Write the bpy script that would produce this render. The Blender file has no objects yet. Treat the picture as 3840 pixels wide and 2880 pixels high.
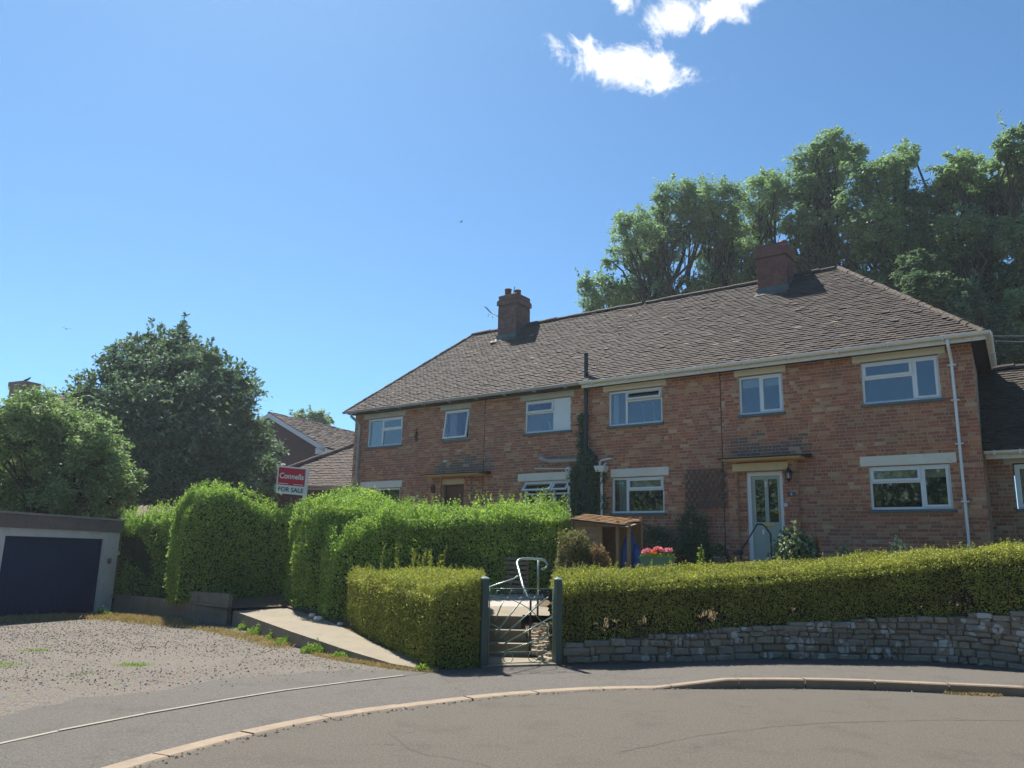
import bpy, math, random
import numpy as np
from mathutils import Vector, Matrix

random.seed(7)
RNG = np.random.default_rng(11)
S = bpy.context.scene
COL = S.collection
R = math.radians

# ------------------------------------------------------------------ camera
cd = bpy.data.cameras.new('camera')
cam = bpy.data.objects.new('camera', cd)
COL.objects.link(cam)
cd.sensor_fit = 'HORIZONTAL'
cd.sensor_width = 36.0
cd.lens = 27.78
cd.clip_start = 0.05
cd.clip_end = 2000
_R = Vector((0.99971, -0.00508, 0.02336)); _U = Vector((-0.0239, -0.21228, 0.97692)); _F = Vector((0.0, 0.97719, 0.21235))
cam.matrix_world = Matrix(((_R.x, _U.x, -_F.x, 0), (_R.y, _U.y, -_F.y, 0), (_R.z, _U.z, -_F.z, 1.6), (0, 0, 0, 1)))
S.camera = cam

# ------------------------------------------------------------------ light and sky
SUN_AZ, SUN_EL = -25.0, 55.0            # degrees; azimuth from +Y towards +X
sd = Vector((math.sin(R(SUN_AZ)) * math.cos(R(SUN_EL)), math.cos(R(SUN_AZ)) * math.cos(R(SUN_EL)), math.sin(R(SUN_EL))))
sl = bpy.data.lights.new('sun', 'SUN')
sl.energy = 4.6
sl.angle = R(0.53)
sl.color = (1.0, 0.95, 0.86)
so = bpy.data.objects.new('sun', sl)
COL.objects.link(so)
so.rotation_euler = (-sd).to_track_quat('-Z', 'Y').to_euler()
so.location = (0, 0, 60)

SKY_STRENGTH = 0.078
w = bpy.data.worlds.new('World')
S.world = w
w.use_nodes = True
nt = w.node_tree
nt.nodes.clear()
L = nt.links.new
out = nt.nodes.new('ShaderNodeOutputWorld')
bg = nt.nodes.new('ShaderNodeBackground')
sky = nt.nodes.new('ShaderNodeTexSky')
sky.sky_type = 'NISHITA'
sky.sun_disc = False
sky.sun_elevation = R(SUN_EL)
sky.sun_rotation = R(SUN_AZ)
sky.air_density = 0.85
sky.dust_density = 0.3
sky.ozone_density = 4.0
sky.altitude = 50
tint = nt.nodes.new('ShaderNodeMix'); tint.data_type = 'RGBA'; tint.blend_type = 'MULTIPLY'; tint.inputs[0].default_value = 1.0
L(sky.outputs[0], tint.inputs[6]); tint.inputs[7].default_value = (0.59, 0.86, 0.94, 1)
L(tint.outputs[2], bg.inputs[0])
bg.inputs[1].default_value = SKY_STRENGTH
cb = nt.nodes.new('ShaderNodeBackground')
cb.inputs[0].default_value = (1.0, 1.0, 1.0, 1)
cb.inputs[1].default_value = 0.62
tc = nt.nodes.new('ShaderNodeTexCoord')


def wmath(op, a, b=None, c=None):
    n = nt.nodes.new('ShaderNodeMath'); n.operation = op
    for i, v in enumerate((a, b, c)):
        if v is None: continue
        if isinstance(v, (int, float)): n.inputs[i].default_value = v
        else: L(v, n.inputs[i])
    return n.outputs[0]


def wdot(vec, const):
    n = nt.nodes.new('ShaderNodeVectorMath'); n.operation = 'DOT_PRODUCT'
    L(vec, n.inputs[0]); n.inputs[1].default_value = const
    return n.outputs['Value']


dirv = tc.outputs['Generated']
nz = nt.nodes.new('ShaderNodeTexNoise')
nz.inputs['Scale'].default_value = 16; nz.inputs['Detail'].default_value = 9; nz.inputs['Roughness'].default_value = 0.62
nz.inputs['Distortion'].default_value = 0.6
L(dirv, nz.inputs['Vector'])
nz2 = nt.nodes.new('ShaderNodeTexNoise')
nz2.inputs['Scale'].default_value = 34; nz2.inputs['Detail'].default_value = 8; nz2.inputs['Roughness'].default_value = 0.65
L(dirv, nz2.inputs['Vector'])
mask = None
# cumulus scraps in the sky: direction, half-width, half-height (tangent units), tilt, fullness
for cdir, A, B, tilt, full in (((0.1253, 0.8198, 0.5588), 0.088, 0.030, -12, 0.46), ((0.150, 0.816, 0.553), 0.046, 0.027, -10, 0.44), ((0.096, 0.823, 0.566), 0.034, 0.020, -8, 0.40),
                               ((0.2089, 0.7716, 0.6008), 0.074, 0.030, 8, 0.42), ((0.235, 0.758, 0.612), 0.055, 0.030, 4, 0.40), ((0.112, 0.779, 0.618), 0.022, 0.034, 20, 0.14)):
    c = Vector(cdir).normalized()
    r = c.cross(Vector((0, 0, 1))).normalized()
    u = r.cross(c).normalized()
    t = R(tilt)
    r2 = r * math.cos(t) + u * math.sin(t)
    u2 = -r * math.sin(t) + u * math.cos(t)
    dc = wmath('MAXIMUM', wdot(dirv, c), 0.05)
    a = wmath('DIVIDE', wmath('DIVIDE', wdot(dirv, r2), dc), A)
    b = wmath('DIVIDE', wmath('DIVIDE', wdot(dirv, u2), dc), B)
    d = wmath('SQRT', wmath('ADD', wmath('MULTIPLY', a, a), wmath('MULTIPLY', b, b)))
    v = wmath('ADD', wmath('SUBTRACT', 1.0, d), full - 0.35)
    mask = v if mask is None else wmath('MAXIMUM', mask, v)
n1 = wmath('MULTIPLY', wmath('SUBTRACT', nz.outputs[0], 0.5), 3.4)
n2 = wmath('MULTIPLY', wmath('SUBTRACT', nz2.outputs[0], 0.5), 1.3)
m = wmath('ADD', wmath('ADD', mask, n1), n2)
mr = nt.nodes.new('ShaderNodeMapRange')
mr.interpolation_type = 'SMOOTHSTEP'
L(m, mr.inputs[0]); mr.inputs[1].default_value = 0.12; mr.inputs[2].default_value = 0.95
inz = nt.nodes.new('ShaderNodeMath'); inz.operation = 'GREATER_THAN'; L(mask, inz.inputs[0]); inz.inputs[1].default_value = -0.75
fade = nt.nodes.new('ShaderNodeMapRange'); L(mask, fade.inputs[0]); fade.inputs[1].default_value = -0.7; fade.inputs[2].default_value = 0.05
cm = wmath('MULTIPLY', mr.outputs[0], fade.outputs[0])
mix = nt.nodes.new('ShaderNodeMixShader')
L(cm, mix.inputs[0]); L(bg.outputs[0], mix.inputs[1]); L(cb.outputs[0], mix.inputs[2])
L(mix.outputs[0], out.inputs[0])

S.view_settings.view_transform = 'Standard'
S.view_settings.look = 'None'
S.view_settings.gamma = 1.0
S.view_settings.use_curve_mapping = False
S.view_settings.exposure = 1.12
S.cycles.max_bounces = 7
S.cycles.transparent_max_bounces = 12
S.cycles.sample_clamp_indirect = 6


# ------------------------------------------------------------------ materials
def nodes_of(name):
    m = bpy.data.materials.new(name); m.use_nodes = True
    t = m.node_tree; t.nodes.clear()
    return m, t


class NT:
    def __init__(s, name):
        s.m, s.t = nodes_of(name)
        s.o = s.t.nodes.new('ShaderNodeOutputMaterial')

    def n(s, typ, **kw):
        x = s.t.nodes.new('ShaderNode' + typ)
        for k, v in kw.items(): setattr(x, k, v)
        return x

    def l(s, a, b): s.t.links.new(a, b)

    def math(s, op, a, b=None, c=None, clamp=False):
        x = s.n('Math', operation=op); x.use_clamp = clamp
        for i, v in enumerate((a, b, c)):
            if v is None: continue
            if isinstance(v, (int, float)): x.inputs[i].default_value = v
            else: s.l(v, x.inputs[i])
        return x.outputs[0]

    def pos(s): return s.n('NewGeometry').outputs['Position']

    def noise(s, scale, detail=4, rough=0.55, vec=None, dist=0.0):
        x = s.n('TexNoise'); x.inputs['Scale'].default_value = scale; x.inputs['Detail'].default_value = detail
        x.inputs['Roughness'].default_value = rough; x.inputs['Distortion'].default_value = dist
        s.l(vec if vec is not None else s.pos(), x.inputs['Vector'])
        return x.outputs[0]

    def ramp(s, fac, stops, interp='LINEAR'):
        x = s.n('ValToRGB'); cr = x.color_ramp; cr.interpolation = interp
        while len(cr.elements) < len(stops): cr.elements.new(0.5)
        for e, (p, c) in zip(cr.elements, stops):
            e.position = p; e.color = (*c, 1) if len(c) == 3 else c
        s.l(fac, x.inputs[0])
        return x.outputs[0]

    def rng(s, v, a, b, c=0.0, d=1.0):
        x = s.n('MapRange'); s.l(v, x.inputs[0])
        for i, q in enumerate((a, b, c, d)): x.inputs[i + 1].default_value = q
        return x.outputs[0]

    def mix(s, f, a, b, blend='MIX'):
        x = s.n('Mix'); x.data_type = 'RGBA'; x.blend_type = blend
        if isinstance(f, (int, float)): x.inputs[0].default_value = f
        else: s.l(f, x.inputs[0])
        for i, v in ((6, a), (7, b)):
            if isinstance(v, tuple): x.inputs[i].default_value = (*v, 1)
            else: s.l(v, x.inputs[i])
        return x.outputs[2]

    def bsdf(s, col, rough=0.8, spec=0.3, metal=0.0, bump=None, bdist=0.01, bstr=1.0):
        x = s.n('BsdfPrincipled')
        if isinstance(col, tuple): x.inputs['Base Color'].default_value = (*col, 1)
        else: s.l(col, x.inputs['Base Color'])
        if isinstance(rough, (int, float)): x.inputs['Roughness'].default_value = rough
        else: s.l(rough, x.inputs['Roughness'])
        x.inputs['Specular IOR Level'].default_value = spec
        x.inputs['Metallic'].default_value = metal
        if bump is not None:
            b = s.n('Bump'); b.inputs['Distance'].default_value = bdist; b.inputs['Strength'].default_value = bstr
            s.l(bump, b.inputs['Height']); s.l(b.outputs[0], x.inputs['Normal'])
        return x.outputs[0]

    def done(s, sh): s.l(sh, s.o.inputs[0]); return s.m

    def rand(s):
        a = s.n('NewGeometry').outputs['Random Per Island']
        b = s.n('ObjectInfo').outputs['Random']
        return s.math('FRACT', s.math('ADD', a, s.math('MULTIPLY', b, 7.31)))


def plain(name, c1, c2=None, rough=0.8, scale=6, spec=0.3, metal=0.0, bump=0.003, bscale=60, dirt=None):
    k = NT(name)
    c2 = c2 or tuple(v * 0.75 for v in c1)
    f = k.rng(k.noise(scale, 6, 0.6), 0.3, 0.7)
    col = k.mix(f, c1, c2)
    if dirt:
        g = k.rng(k.noise(scale * 3.1, 8, 0.7), 0.55, 0.72)
        col = k.mix(g, col, dirt)
    return k.done(k.bsdf(col, rough, spec, metal, k.noise(bscale, 5, 0.6), bump))


def brick_mat(name, stops, stain=None, dark=1.0):
    k = NT(name)
    r = k.rand()
    col = k.ramp(r, stops, 'CONSTANT')
    col = k.mix(k.rng(k.noise(9, 5, 0.6), 0.35, 0.7, 0, 0.28), col, tuple(v * dark for v in (0.50, 0.30, 0.19)))
    col = k.mix(k.rng(k.noise(70, 4, 0.7), 0.4, 0.75, 0, 0.55), col, (0.27, 0.12, 0.085))
    col = k.mix(k.rng(k.noise(0.6, 5, 0.6), 0.42, 0.7, 0, 0.4), col, (0.20, 0.14, 0.12))
    if stain:
        p = k.n('TexCoord').outputs['Object']
    return k.done(k.bsdf(col, 0.9, 0.2, 0, k.noise(180, 4, 0.7), 0.003))


BR = [(0.0, (0.586, 0.196, 0.095)), (0.18, (0.439, 0.137, 0.075)), (0.36, (0.653, 0.258, 0.123)), (0.52, (0.520, 0.172, 0.088)), (0.67, (0.688, 0.346, 0.183)), (0.76, (0.395, 0.142, 0.086)), (0.87, (0.641, 0.374, 0.215)), (0.965, (0.776, 0.511, 0.318))]
m_brick = brick_mat('red_brick', BR)
m_brick2 = brick_mat('annex_brick', [(a, tuple(v * q for v, q in zip(c, (0.72, 0.9, 0.95)))) for a, c in BR])
m_soot = brick_mat('sooty_brick', [(a, (0.13 + c[0] * 0.12, 0.10 + c[1] * 0.15, 0.09 + c[2] * 0.15)) for a, c in BR])
m_chim = brick_mat('chimney_brick', [(0.0, (0.200, 0.075, 0.069)), (0.3, (0.170, 0.065, 0.065)), (0.6, (0.235, 0.095, 0.088)), (0.85, (0.150, 0.065, 0.069))])
m_chim1 = brick_mat('weathered_chimney_brick', [(0.0, (0.187, 0.109, 0.108)), (0.3, (0.154, 0.092, 0.095)), (0.6, (0.220, 0.127, 0.121)), (0.85, (0.132, 0.092, 0.097))])
m_mortar = plain('mortar', (0.623, 0.458, 0.331), (0.509, 0.365, 0.259), 0.95, 3, 0.1, bump=0.004, bscale=120, dirt=(0.385, 0.310, 0.254))
m_mortar_d = plain('chimney_mortar', (0.17, 0.11, 0.09), (0.13, 0.085, 0.07), 0.95, 3, 0.1)
m_lintel = plain('cream_lintel', (0.870, 0.812, 0.674), (0.798, 0.739, 0.609), 0.7, 2.5, dirt=(0.677, 0.640, 0.544))
m_lintel_g = plain('grey_lintel', (0.600, 0.576, 0.504), (0.504, 0.492, 0.444), 0.8, 2.5, dirt=(0.396, 0.396, 0.360))
m_lintel_y = plain('yellow_lintel', (0.74, 0.60, 0.36), (0.68, 0.55, 0.33), 0.7, 2.5, dirt=(0.56, 0.47, 0.32))
m_upvc = plain('white_upvc', (0.861, 0.871, 0.865), (0.798, 0.819, 0.824), 0.35, 4, 0.5, bump=0.0005)
m_fascia = plain('white_fascia', (0.858, 0.836, 0.784), (0.770, 0.748, 0.694), 0.45, 3, 0.4, dirt=(0.638, 0.627, 0.571))
m_gutter_g = plain('grey_gutter', (0.46, 0.46, 0.45), (0.36, 0.36, 0.35), 0.5, 3, 0.4, dirt=(0.28, 0.29, 0.27))
m_sill = plain('slate_sill', (0.15, 0.165, 0.17), (0.12, 0.135, 0.14), 0.6, 8, dirt=(0.24, 0.25, 0.24))
m_black = plain('black_pipe', (0.03, 0.036, 0.04), (0.022, 0.027, 0.03), 0.45, 8, 0.5)
m_iron = plain('black_iron', (0.018, 0.019, 0.02), None, 0.5, 8, 0.5)
m_soffit = plain('dark_soffit', (0.05, 0.045, 0.04), None, 0.8, 6)
m_lead = plain('lead_flashing', (0.13, 0.155, 0.155), (0.10, 0.12, 0.12), 0.6, 5)
m_door_g = plain('sage_door', (0.432, 0.494, 0.414), (0.396, 0.460, 0.385), 0.45, 2, 0.4, bump=0.0005)
m_door_b = plain('brown_door', (0.19, 0.085, 0.05), (0.15, 0.065, 0.04), 0.5, 4, 0.4)
m_brass = plain('brass', (0.75, 0.50, 0.14), (0.66, 0.43, 0.12), 0.35, 8, 0.5, metal=0.6)
m_white = plain('white_paint', (0.78, 0.78, 0.76), (0.70, 0.70, 0.68), 0.5, 5, dirt=(0.6, 0.6, 0.58))
m_plate = plain('slate_plate', (0.09, 0.11, 0.16), None, 0.5, 8)
m_terra = plain('terracotta', (0.24, 0.095, 0.065), (0.18, 0.075, 0.055), 0.8, 7)
m_conc = plain('concrete', (0.272, 0.234, 0.174), (0.228, 0.196, 0.148), 0.9, 2.2, 0.2, bump=0.006, bscale=90, dirt=(0.180, 0.158, 0.121))
m_conc_d = plain('old_concrete', (0.31, 0.265, 0.20), (0.22, 0.19, 0.145), 0.95, 2.5, 0.15, bump=0.006, bscale=50, dirt=(0.13, 0.135, 0.10))
m_kerb = plain('kerb_concrete', (0.312, 0.240, 0.172), (0.234, 0.188, 0.139), 0.9, 5, 0.2, bump=0.004, bscale=140, dirt=(0.195, 0.172, 0.143))
m_edging = plain('edging_concrete', (0.320, 0.288, 0.232), (0.264, 0.240, 0.200), 0.9, 5, 0.2)
m_garage_w = plain('garage_white', (0.694, 0.694, 0.672), (0.582, 0.582, 0.560), 0.85, 2.0, 0.2, bump=0.004, bscale=60, dirt=(0.448, 0.414, 0.381))
m_garage_r = plain('garage_fascia', (0.22, 0.175, 0.16), (0.17, 0.135, 0.125), 0.9, 3, 0.2, dirt=(0.11, 0.095, 0.09))
m_garage_b = plain('blue_door', (0.006, 0.028, 0.098), (0.005, 0.024, 0.088), 0.45, 3, 0.4, bump=0.0005)
m_felt = plain('roof_felt', (0.36, 0.35, 0.33), (0.28, 0.27, 0.26), 0.95, 4)
m_soil = plain('soil', (0.16, 0.11, 0.07), (0.10, 0.075, 0.05), 0.95, 5, 0.1, bump=0.02, bscale=25)
m_ggravel = plain('garden_gravel', (0.46, 0.42, 0.36), (0.32, 0.30, 0.27), 0.9, 30, 0.2, bump=0.015, bscale=45)
m_green = plain('green_post', (0.065, 0.115, 0.10), (0.055, 0.10, 0.09), 0.4, 8, 0.5)
m_gate = plain('gate_metal', (0.22, 0.32, 0.27), (0.17, 0.26, 0.22), 0.3, 12, 0.6, metal=0.2)
m_rail = plain('rail_metal', (0.38, 0.46, 0.43), (0.30, 0.38, 0.35), 0.3, 12, 0.6, metal=0.4)
m_wood = plain('fence_wood', (0.42, 0.27, 0.14), (0.33, 0.21, 0.11), 0.8, 10, 0.2, dirt=(0.24, 0.16, 0.09))
m_wood_o = plain('orange_wood', (0.50, 0.32, 0.17), (0.40, 0.25, 0.13), 0.7, 10, 0.2)
m_wood_d = plain('old_wood', (0.30, 0.24, 0.18), (0.21, 0.165, 0.125), 0.9, 9, 0.2)
m_blue = plain('blue_tarp', (0.025, 0.09, 0.27), (0.02, 0.07, 0.22), 0.45, 9, 0.5)
m_curtain = plain('curtain', (0.62, 0.64, 0.62), (0.48, 0.50, 0.50), 0.9, 20)
m_blind = plain('blind', (0.60, 0.61, 0.50), (0.55, 0.56, 0.46), 0.8, 5)
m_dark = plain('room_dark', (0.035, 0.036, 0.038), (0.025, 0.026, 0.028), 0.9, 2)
m_red = plain('sign_red', (0.55, 0.022, 0.045), (0.50, 0.02, 0.04), 0.5, 2, bump=0)
m_signw = plain('sign_white', (0.80, 0.81, 0.83), (0.76, 0.77, 0.80), 0.5, 2, bump=0)
m_signk = plain('sign_navy', (0.03, 0.05, 0.09), None, 0.5, 2, bump=0)
m_gwall = plain('far_house_brick', (0.165, 0.08, 0.07), (0.135, 0.066, 0.058), 0.9, 1.5)
m_trough = plain('green_trough', (0.16, 0.30, 0.20), (0.14, 0.27, 0.18), 0.6, 5)
m_bark = plain('bark', (0.085, 0.065, 0.048), (0.05, 0.04, 0.03), 0.95, 6, 0.1, bump=0.02, bscale=14)
m_twig = plain('twig', (0.15, 0.105, 0.07), (0.09, 0.065, 0.045), 0.95, 12, 0.1)
m_cable = plain('cable_grey', (0.16, 0.17, 0.17), None, 0.6, 8)
m_bird = plain('bird_dark', (0.03, 0.03, 0.033), None, 0.8, 8)


def glass_mat():
    k = NT('window_glass')
    g = k.n('BsdfGlossy'); g.inputs['Roughness'].default_value = 0.02; g.inputs['Color'].default_value = (0.92, 0.96, 1.0, 1)
    t = k.n('BsdfTransparent'); t.inputs['Color'].default_value = (0.80, 0.84, 0.84, 1)
    f = k.n('Fresnel'); f.inputs['IOR'].default_value = 1.5
    fac = k.math('ADD', k.math('MULTIPLY', f.outputs[0], 1.6), 0.10, clamp=True)
    mx = k.n('MixShader'); k.l(fac, mx.inputs[0]); k.l(t.outputs[0], mx.inputs[1]); k.l(g.outputs[0], mx.inputs[2])
    return k.done(mx.outputs[0])


m_glass = glass_mat()


def tile_mat(name, stops, moss=0.5):
    k = NT(name)
    col = k.ramp(k.rand(), stops, 'CONSTANT')
    col = k.mix(k.rng(k.noise(25, 5, 0.7), 0.45, 0.75, 0, 0.5), col, (0.145, 0.130, 0.118))
    col = k.mix(k.rng(k.noise(1.1, 6, 0.65), 0.5, 0.75, 0, moss), col, (0.095, 0.07, 0.045))
    col = k.mix(k.rng(k.noise(90, 3, 0.7), 0.62, 0.72, 0, 0.5), col, (0.35, 0.33, 0.27))
    return k.done(k.bsdf(col, 0.85, 0.25, 0, k.noise(120, 4, 0.7), 0.004))


TS = [(0.0, (0.077, 0.057, 0.049)), (0.2, (0.063, 0.047, 0.042)), (0.42, (0.085, 0.062, 0.052)), (0.6, (0.071, 0.055, 0.049)), (0.78, (0.094, 0.069, 0.056)), (0.90, (0.054, 0.041, 0.036)), (0.965, (0.114, 0.079, 0.056)), (0.993, (0.285, 0.225, 0.156))]
m_tile = tile_mat('roof_tile', TS)
m_tile2 = tile_mat('annex_tile', [(a, (c[0] * 0.95, c[1], c[2] * 0.85)) for a, c in TS], 0.3)
m_tile3 = tile_mat('pinkish_tile', [(a, (c[0] * 1.25, c[1] * 1.12, c[2] * 1.05)) for a, c in TS], 0.2)
m_mosst = tile_mat('mossy_ridge', [(0.0, (0.085, 0.065, 0.05)), (0.35, (0.13, 0.105, 0.09)), (0.6, (0.07, 0.052, 0.038)), (0.85, (0.17, 0.11, 0.065))], 0.6)
m_under = plain('roof_underlay', (0.035, 0.03, 0.028), None, 0.95, 4)
m_pale = plain('pale_tile', (0.62, 0.56, 0.44), (0.5, 0.45, 0.36), 0.8, 9)


def leaf_mat(name, stops, trans=0.45, rough=0.45, clump=1.2, dark=None):
    k = NT(name)
    r = k.math('ADD', k.math('MULTIPLY', k.rand(), 0.6), k.math('MULTIPLY', k.rng(k.noise(clump, 4, 0.6), 0.3, 0.7), 0.4))
    col = k.ramp(r, stops)
    p = k.bsdf(col, rough, 0.35)
    t = k.n('BsdfTranslucent')
    tcol = k.mix(0.35, col, (0.35, 0.55, 0.05), 'SOFT_LIGHT')
    k.l(tcol, t.inputs['Color'])
    mx = k.n('MixShader'); mx.inputs[0].default_value = trans
    k.l(p, mx.inputs[1]); k.l(t.outputs[0], mx.inputs[2])
    return k.done(mx.outputs[0])


lm_ash = leaf_mat('ash_leaf', [(0.0, (0.137, 0.214, 0.119)), (0.45, (0.223, 0.327, 0.175)), (0.8, (0.350, 0.467, 0.234)), (1.0, (0.526, 0.636, 0.353))], 0.42, 0.55, 0.5)
lm_dark = leaf_mat('sycamore_leaf', [(0.0, (0.076, 0.133, 0.078)), (0.5, (0.118, 0.189, 0.107)), (0.85, (0.218, 0.290, 0.166)), (1.0, (0.405, 0.469, 0.292))], 0.28, 0.7, 0.8)
lm_bush = leaf_mat('bush_leaf', [(0.0, (0.122, 0.199, 0.078)), (0.45, (0.209, 0.312, 0.118)), (0.8, (0.367, 0.469, 0.194)), (1.0, (0.589, 0.668, 0.312))], 0.3, 0.65, 0.9)
lm_privet = leaf_mat('privet_leaf', [(0.0, (0.121, 0.206, 0.050)), (0.4, (0.240, 0.361, 0.077)), (0.75, (0.422, 0.567, 0.117)), (1.0, (0.683, 0.790, 0.195))], 0.38, 0.6, 1.4)
lm_box = leaf_mat('box_leaf', [(0.0, (0.163, 0.180, 0.036)), (0.4, (0.293, 0.310, 0.061)), (0.75, (0.473, 0.482, 0.091)), (1.0, (0.683, 0.636, 0.145))], 0.24, 0.75, 2.2)
lm_heather = leaf_mat('heather_leaf', [(0.0, (0.08, 0.11, 0.035)), (0.5, (0.17, 0.20, 0.07)), (1.0, (0.33, 0.28, 0.12))], 0.35, 0.6, 3)
lm_rust = leaf_mat('rust_leaf', [(0.0, (0.16, 0.11, 0.055)), (0.5, (0.30, 0.19, 0.09)), (1.0, (0.42, 0.28, 0.13))], 0.3, 0.7, 3)
lm_ivy = leaf_mat('ivy_leaf', [(0.0, (0.042, 0.092, 0.039)), (0.6, (0.076, 0.143, 0.062)), (1.0, (0.134, 0.202, 0.094))], 0.25, 0.5, 2)
lm_weed = leaf_mat('weed_leaf', [(0.0, (0.14, 0.25, 0.04)), (0.6, (0.24, 0.36, 0.06)), (1.0, (0.38, 0.44, 0.10))], 0.45, 0.5, 3)
lm_straw = leaf_mat('straw', [(0.0, (0.28, 0.20, 0.095)), (0.5, (0.42, 0.31, 0.155)), (1.0, (0.55, 0.43, 0.23))], 0.3, 0.8, 3)
lm_white = leaf_mat('pale_leaf', [(0.0, (0.10, 0.17, 0.06)), (0.4, (0.20, 0.28, 0.12)), (0.75, (0.55, 0.60, 0.42)), (1.0, (0.75, 0.76, 0.62))], 0.3, 0.5, 5)
lm_pink = leaf_mat('pink_petal', [(0.0, (0.75, 0.12, 0.25)), (0.6, (0.80, 0.25, 0.40)), (1.0, (0.85, 0.5, 0.55))], 0.3, 0.6, 9)
lm_orange = leaf_mat('orange_petal', [(0.0, (0.85, 0.12, 0.06)), (1.0, (0.90, 0.35, 0.12))], 0.3, 0.6, 9)
lm_cream = leaf_mat('cream_petal', [(0.0, (0.85, 0.80, 0.50)), (1.0, (0.9, 0.88, 0.68))], 0.3, 0.6, 9)


def asphalt(name, base, stone, scale=260, warm=(0.20, 0.17, 0.14), patch=0.5, cracks=True):
    k = NT(name)
    n1 = k.rng(k.noise(scale, 3, 0.8), 0.42, 0.62)
    col = k.mix(n1, base, stone)
    vor = k.n('TexVoronoi'); vor.inputs['Scale'].default_value = scale * 0.33; k.l(k.pos(), vor.inputs['Vector'])
    sp = k.math('LESS_THAN', vor.outputs['Distance'], 0.23)
    sel = k.n('SeparateColor'); k.l(vor.outputs['Color'], sel.inputs[0])
    sp = k.math('MULTIPLY', sp, k.math('GREATER_THAN', sel.outputs[0], 0.55))
    col = k.mix(k.math('MULTIPLY', sp, 0.55), col, tuple(min(1, v * 1.9) for v in stone))
    col = k.mix(k.rng(k.noise(0.45, 6, 0.6), 0.35, 0.72, 0, patch), col, warm)
    col = k.mix(k.rng(k.noise(1.7, 7, 0.7), 0.52, 0.7, 0, 0.45), col, tuple(v * 0.62 for v in base))
    col = k.mix(k.rng(k.noise(scale * 0.28, 4, 0.75), 0.52, 0.62, 0, 0.7), col, tuple(v * 0.45 for v in base))
    col = k.mix(k.rng(k.noise(scale * 0.22, 4, 0.8), 0.54, 0.66, 0, 0.6), col, tuple(v * 1.5 for v in stone))
    bump = k.noise(scale * 0.3, 4, 0.85)
    if cracks:
        v2 = k.n('TexVoronoi'); v2.feature = 'DISTANCE_TO_EDGE'; v2.inputs['Scale'].default_value = 0.22
        wv = k.n('VectorMath'); wv.operation = 'ADD'
        nn = k.n('TexNoise'); nn.inputs['Scale'].default_value = 1.2; nn.inputs['Detail'].default_value = 5; k.l(k.pos(), nn.inputs['Vector'])
        sc = k.n('VectorMath'); sc.operation = 'SCALE'; sc.inputs['Scale'].default_value = 1.6; k.l(nn.outputs['Color'], sc.inputs[0])
        k.l(k.pos(), wv.inputs[0]); k.l(sc.outputs[0], wv.inputs[1]); k.l(wv.outputs[0], v2.inputs['Vector'])
        cr = k.math('LESS_THAN', v2.outputs['Distance'], 0.0022)
        cr = k.math('MULTIPLY', cr, k.rng(k.noise(0.7, 2), 0.45, 0.6))
        col = k.mix(k.math('MULTIPLY', cr, 0.6), col, (0.05, 0.045, 0.04))
    return k.done(k.bsdf(col, 0.92, 0.25, 0, bump, 0.008))


m_road = asphalt('road_asphalt', (0.087, 0.077, 0.065), (0.130, 0.115, 0.095), 190, (0.113, 0.098, 0.078))
m_pave = asphalt('pavement_asphalt', (0.087, 0.080, 0.071), (0.145, 0.131, 0.115), 200, (0.116, 0.103, 0.086), 0.35)


def gravel_mat():
    k = NT('forecourt_gravel')
    vor = k.n('TexVoronoi'); vor.inputs['Scale'].default_value = 42; k.l(k.pos(), vor.inputs['Vector'])
    col = k.ramp(vor.outputs['Distance'], [(0.0, (0.238, 0.211, 0.178)), (0.5, (0.178, 0.157, 0.135)), (0.8, (0.086, 0.077, 0.066))])
    col = k.mix(0.35, col, vor.outputs['Color'], 'SOFT_LIGHT')
    big = k.rng(k.noise(0.5, 6, 0.6), 0.4, 0.6, 0, 0.75)
    fine = k.mix(k.rng(k.noise(160, 3, 0.8), 0.4, 0.6), (0.158, 0.137, 0.115), (0.218, 0.194, 0.162))
    col = k.mix(big, col, fine)
    gm = k.rng(k.noise(0.8, 6, 0.7), 0.62, 0.70, 0, 0.75)
    col = k.mix(gm, col, (0.066, 0.087, 0.026))
    return k.done(k.bsdf(col, 0.95, 0.15, 0, k.math('MULTIPLY', vor.outputs['Distance'], -1.0), 0.02))


m_gravel = gravel_mat()


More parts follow.
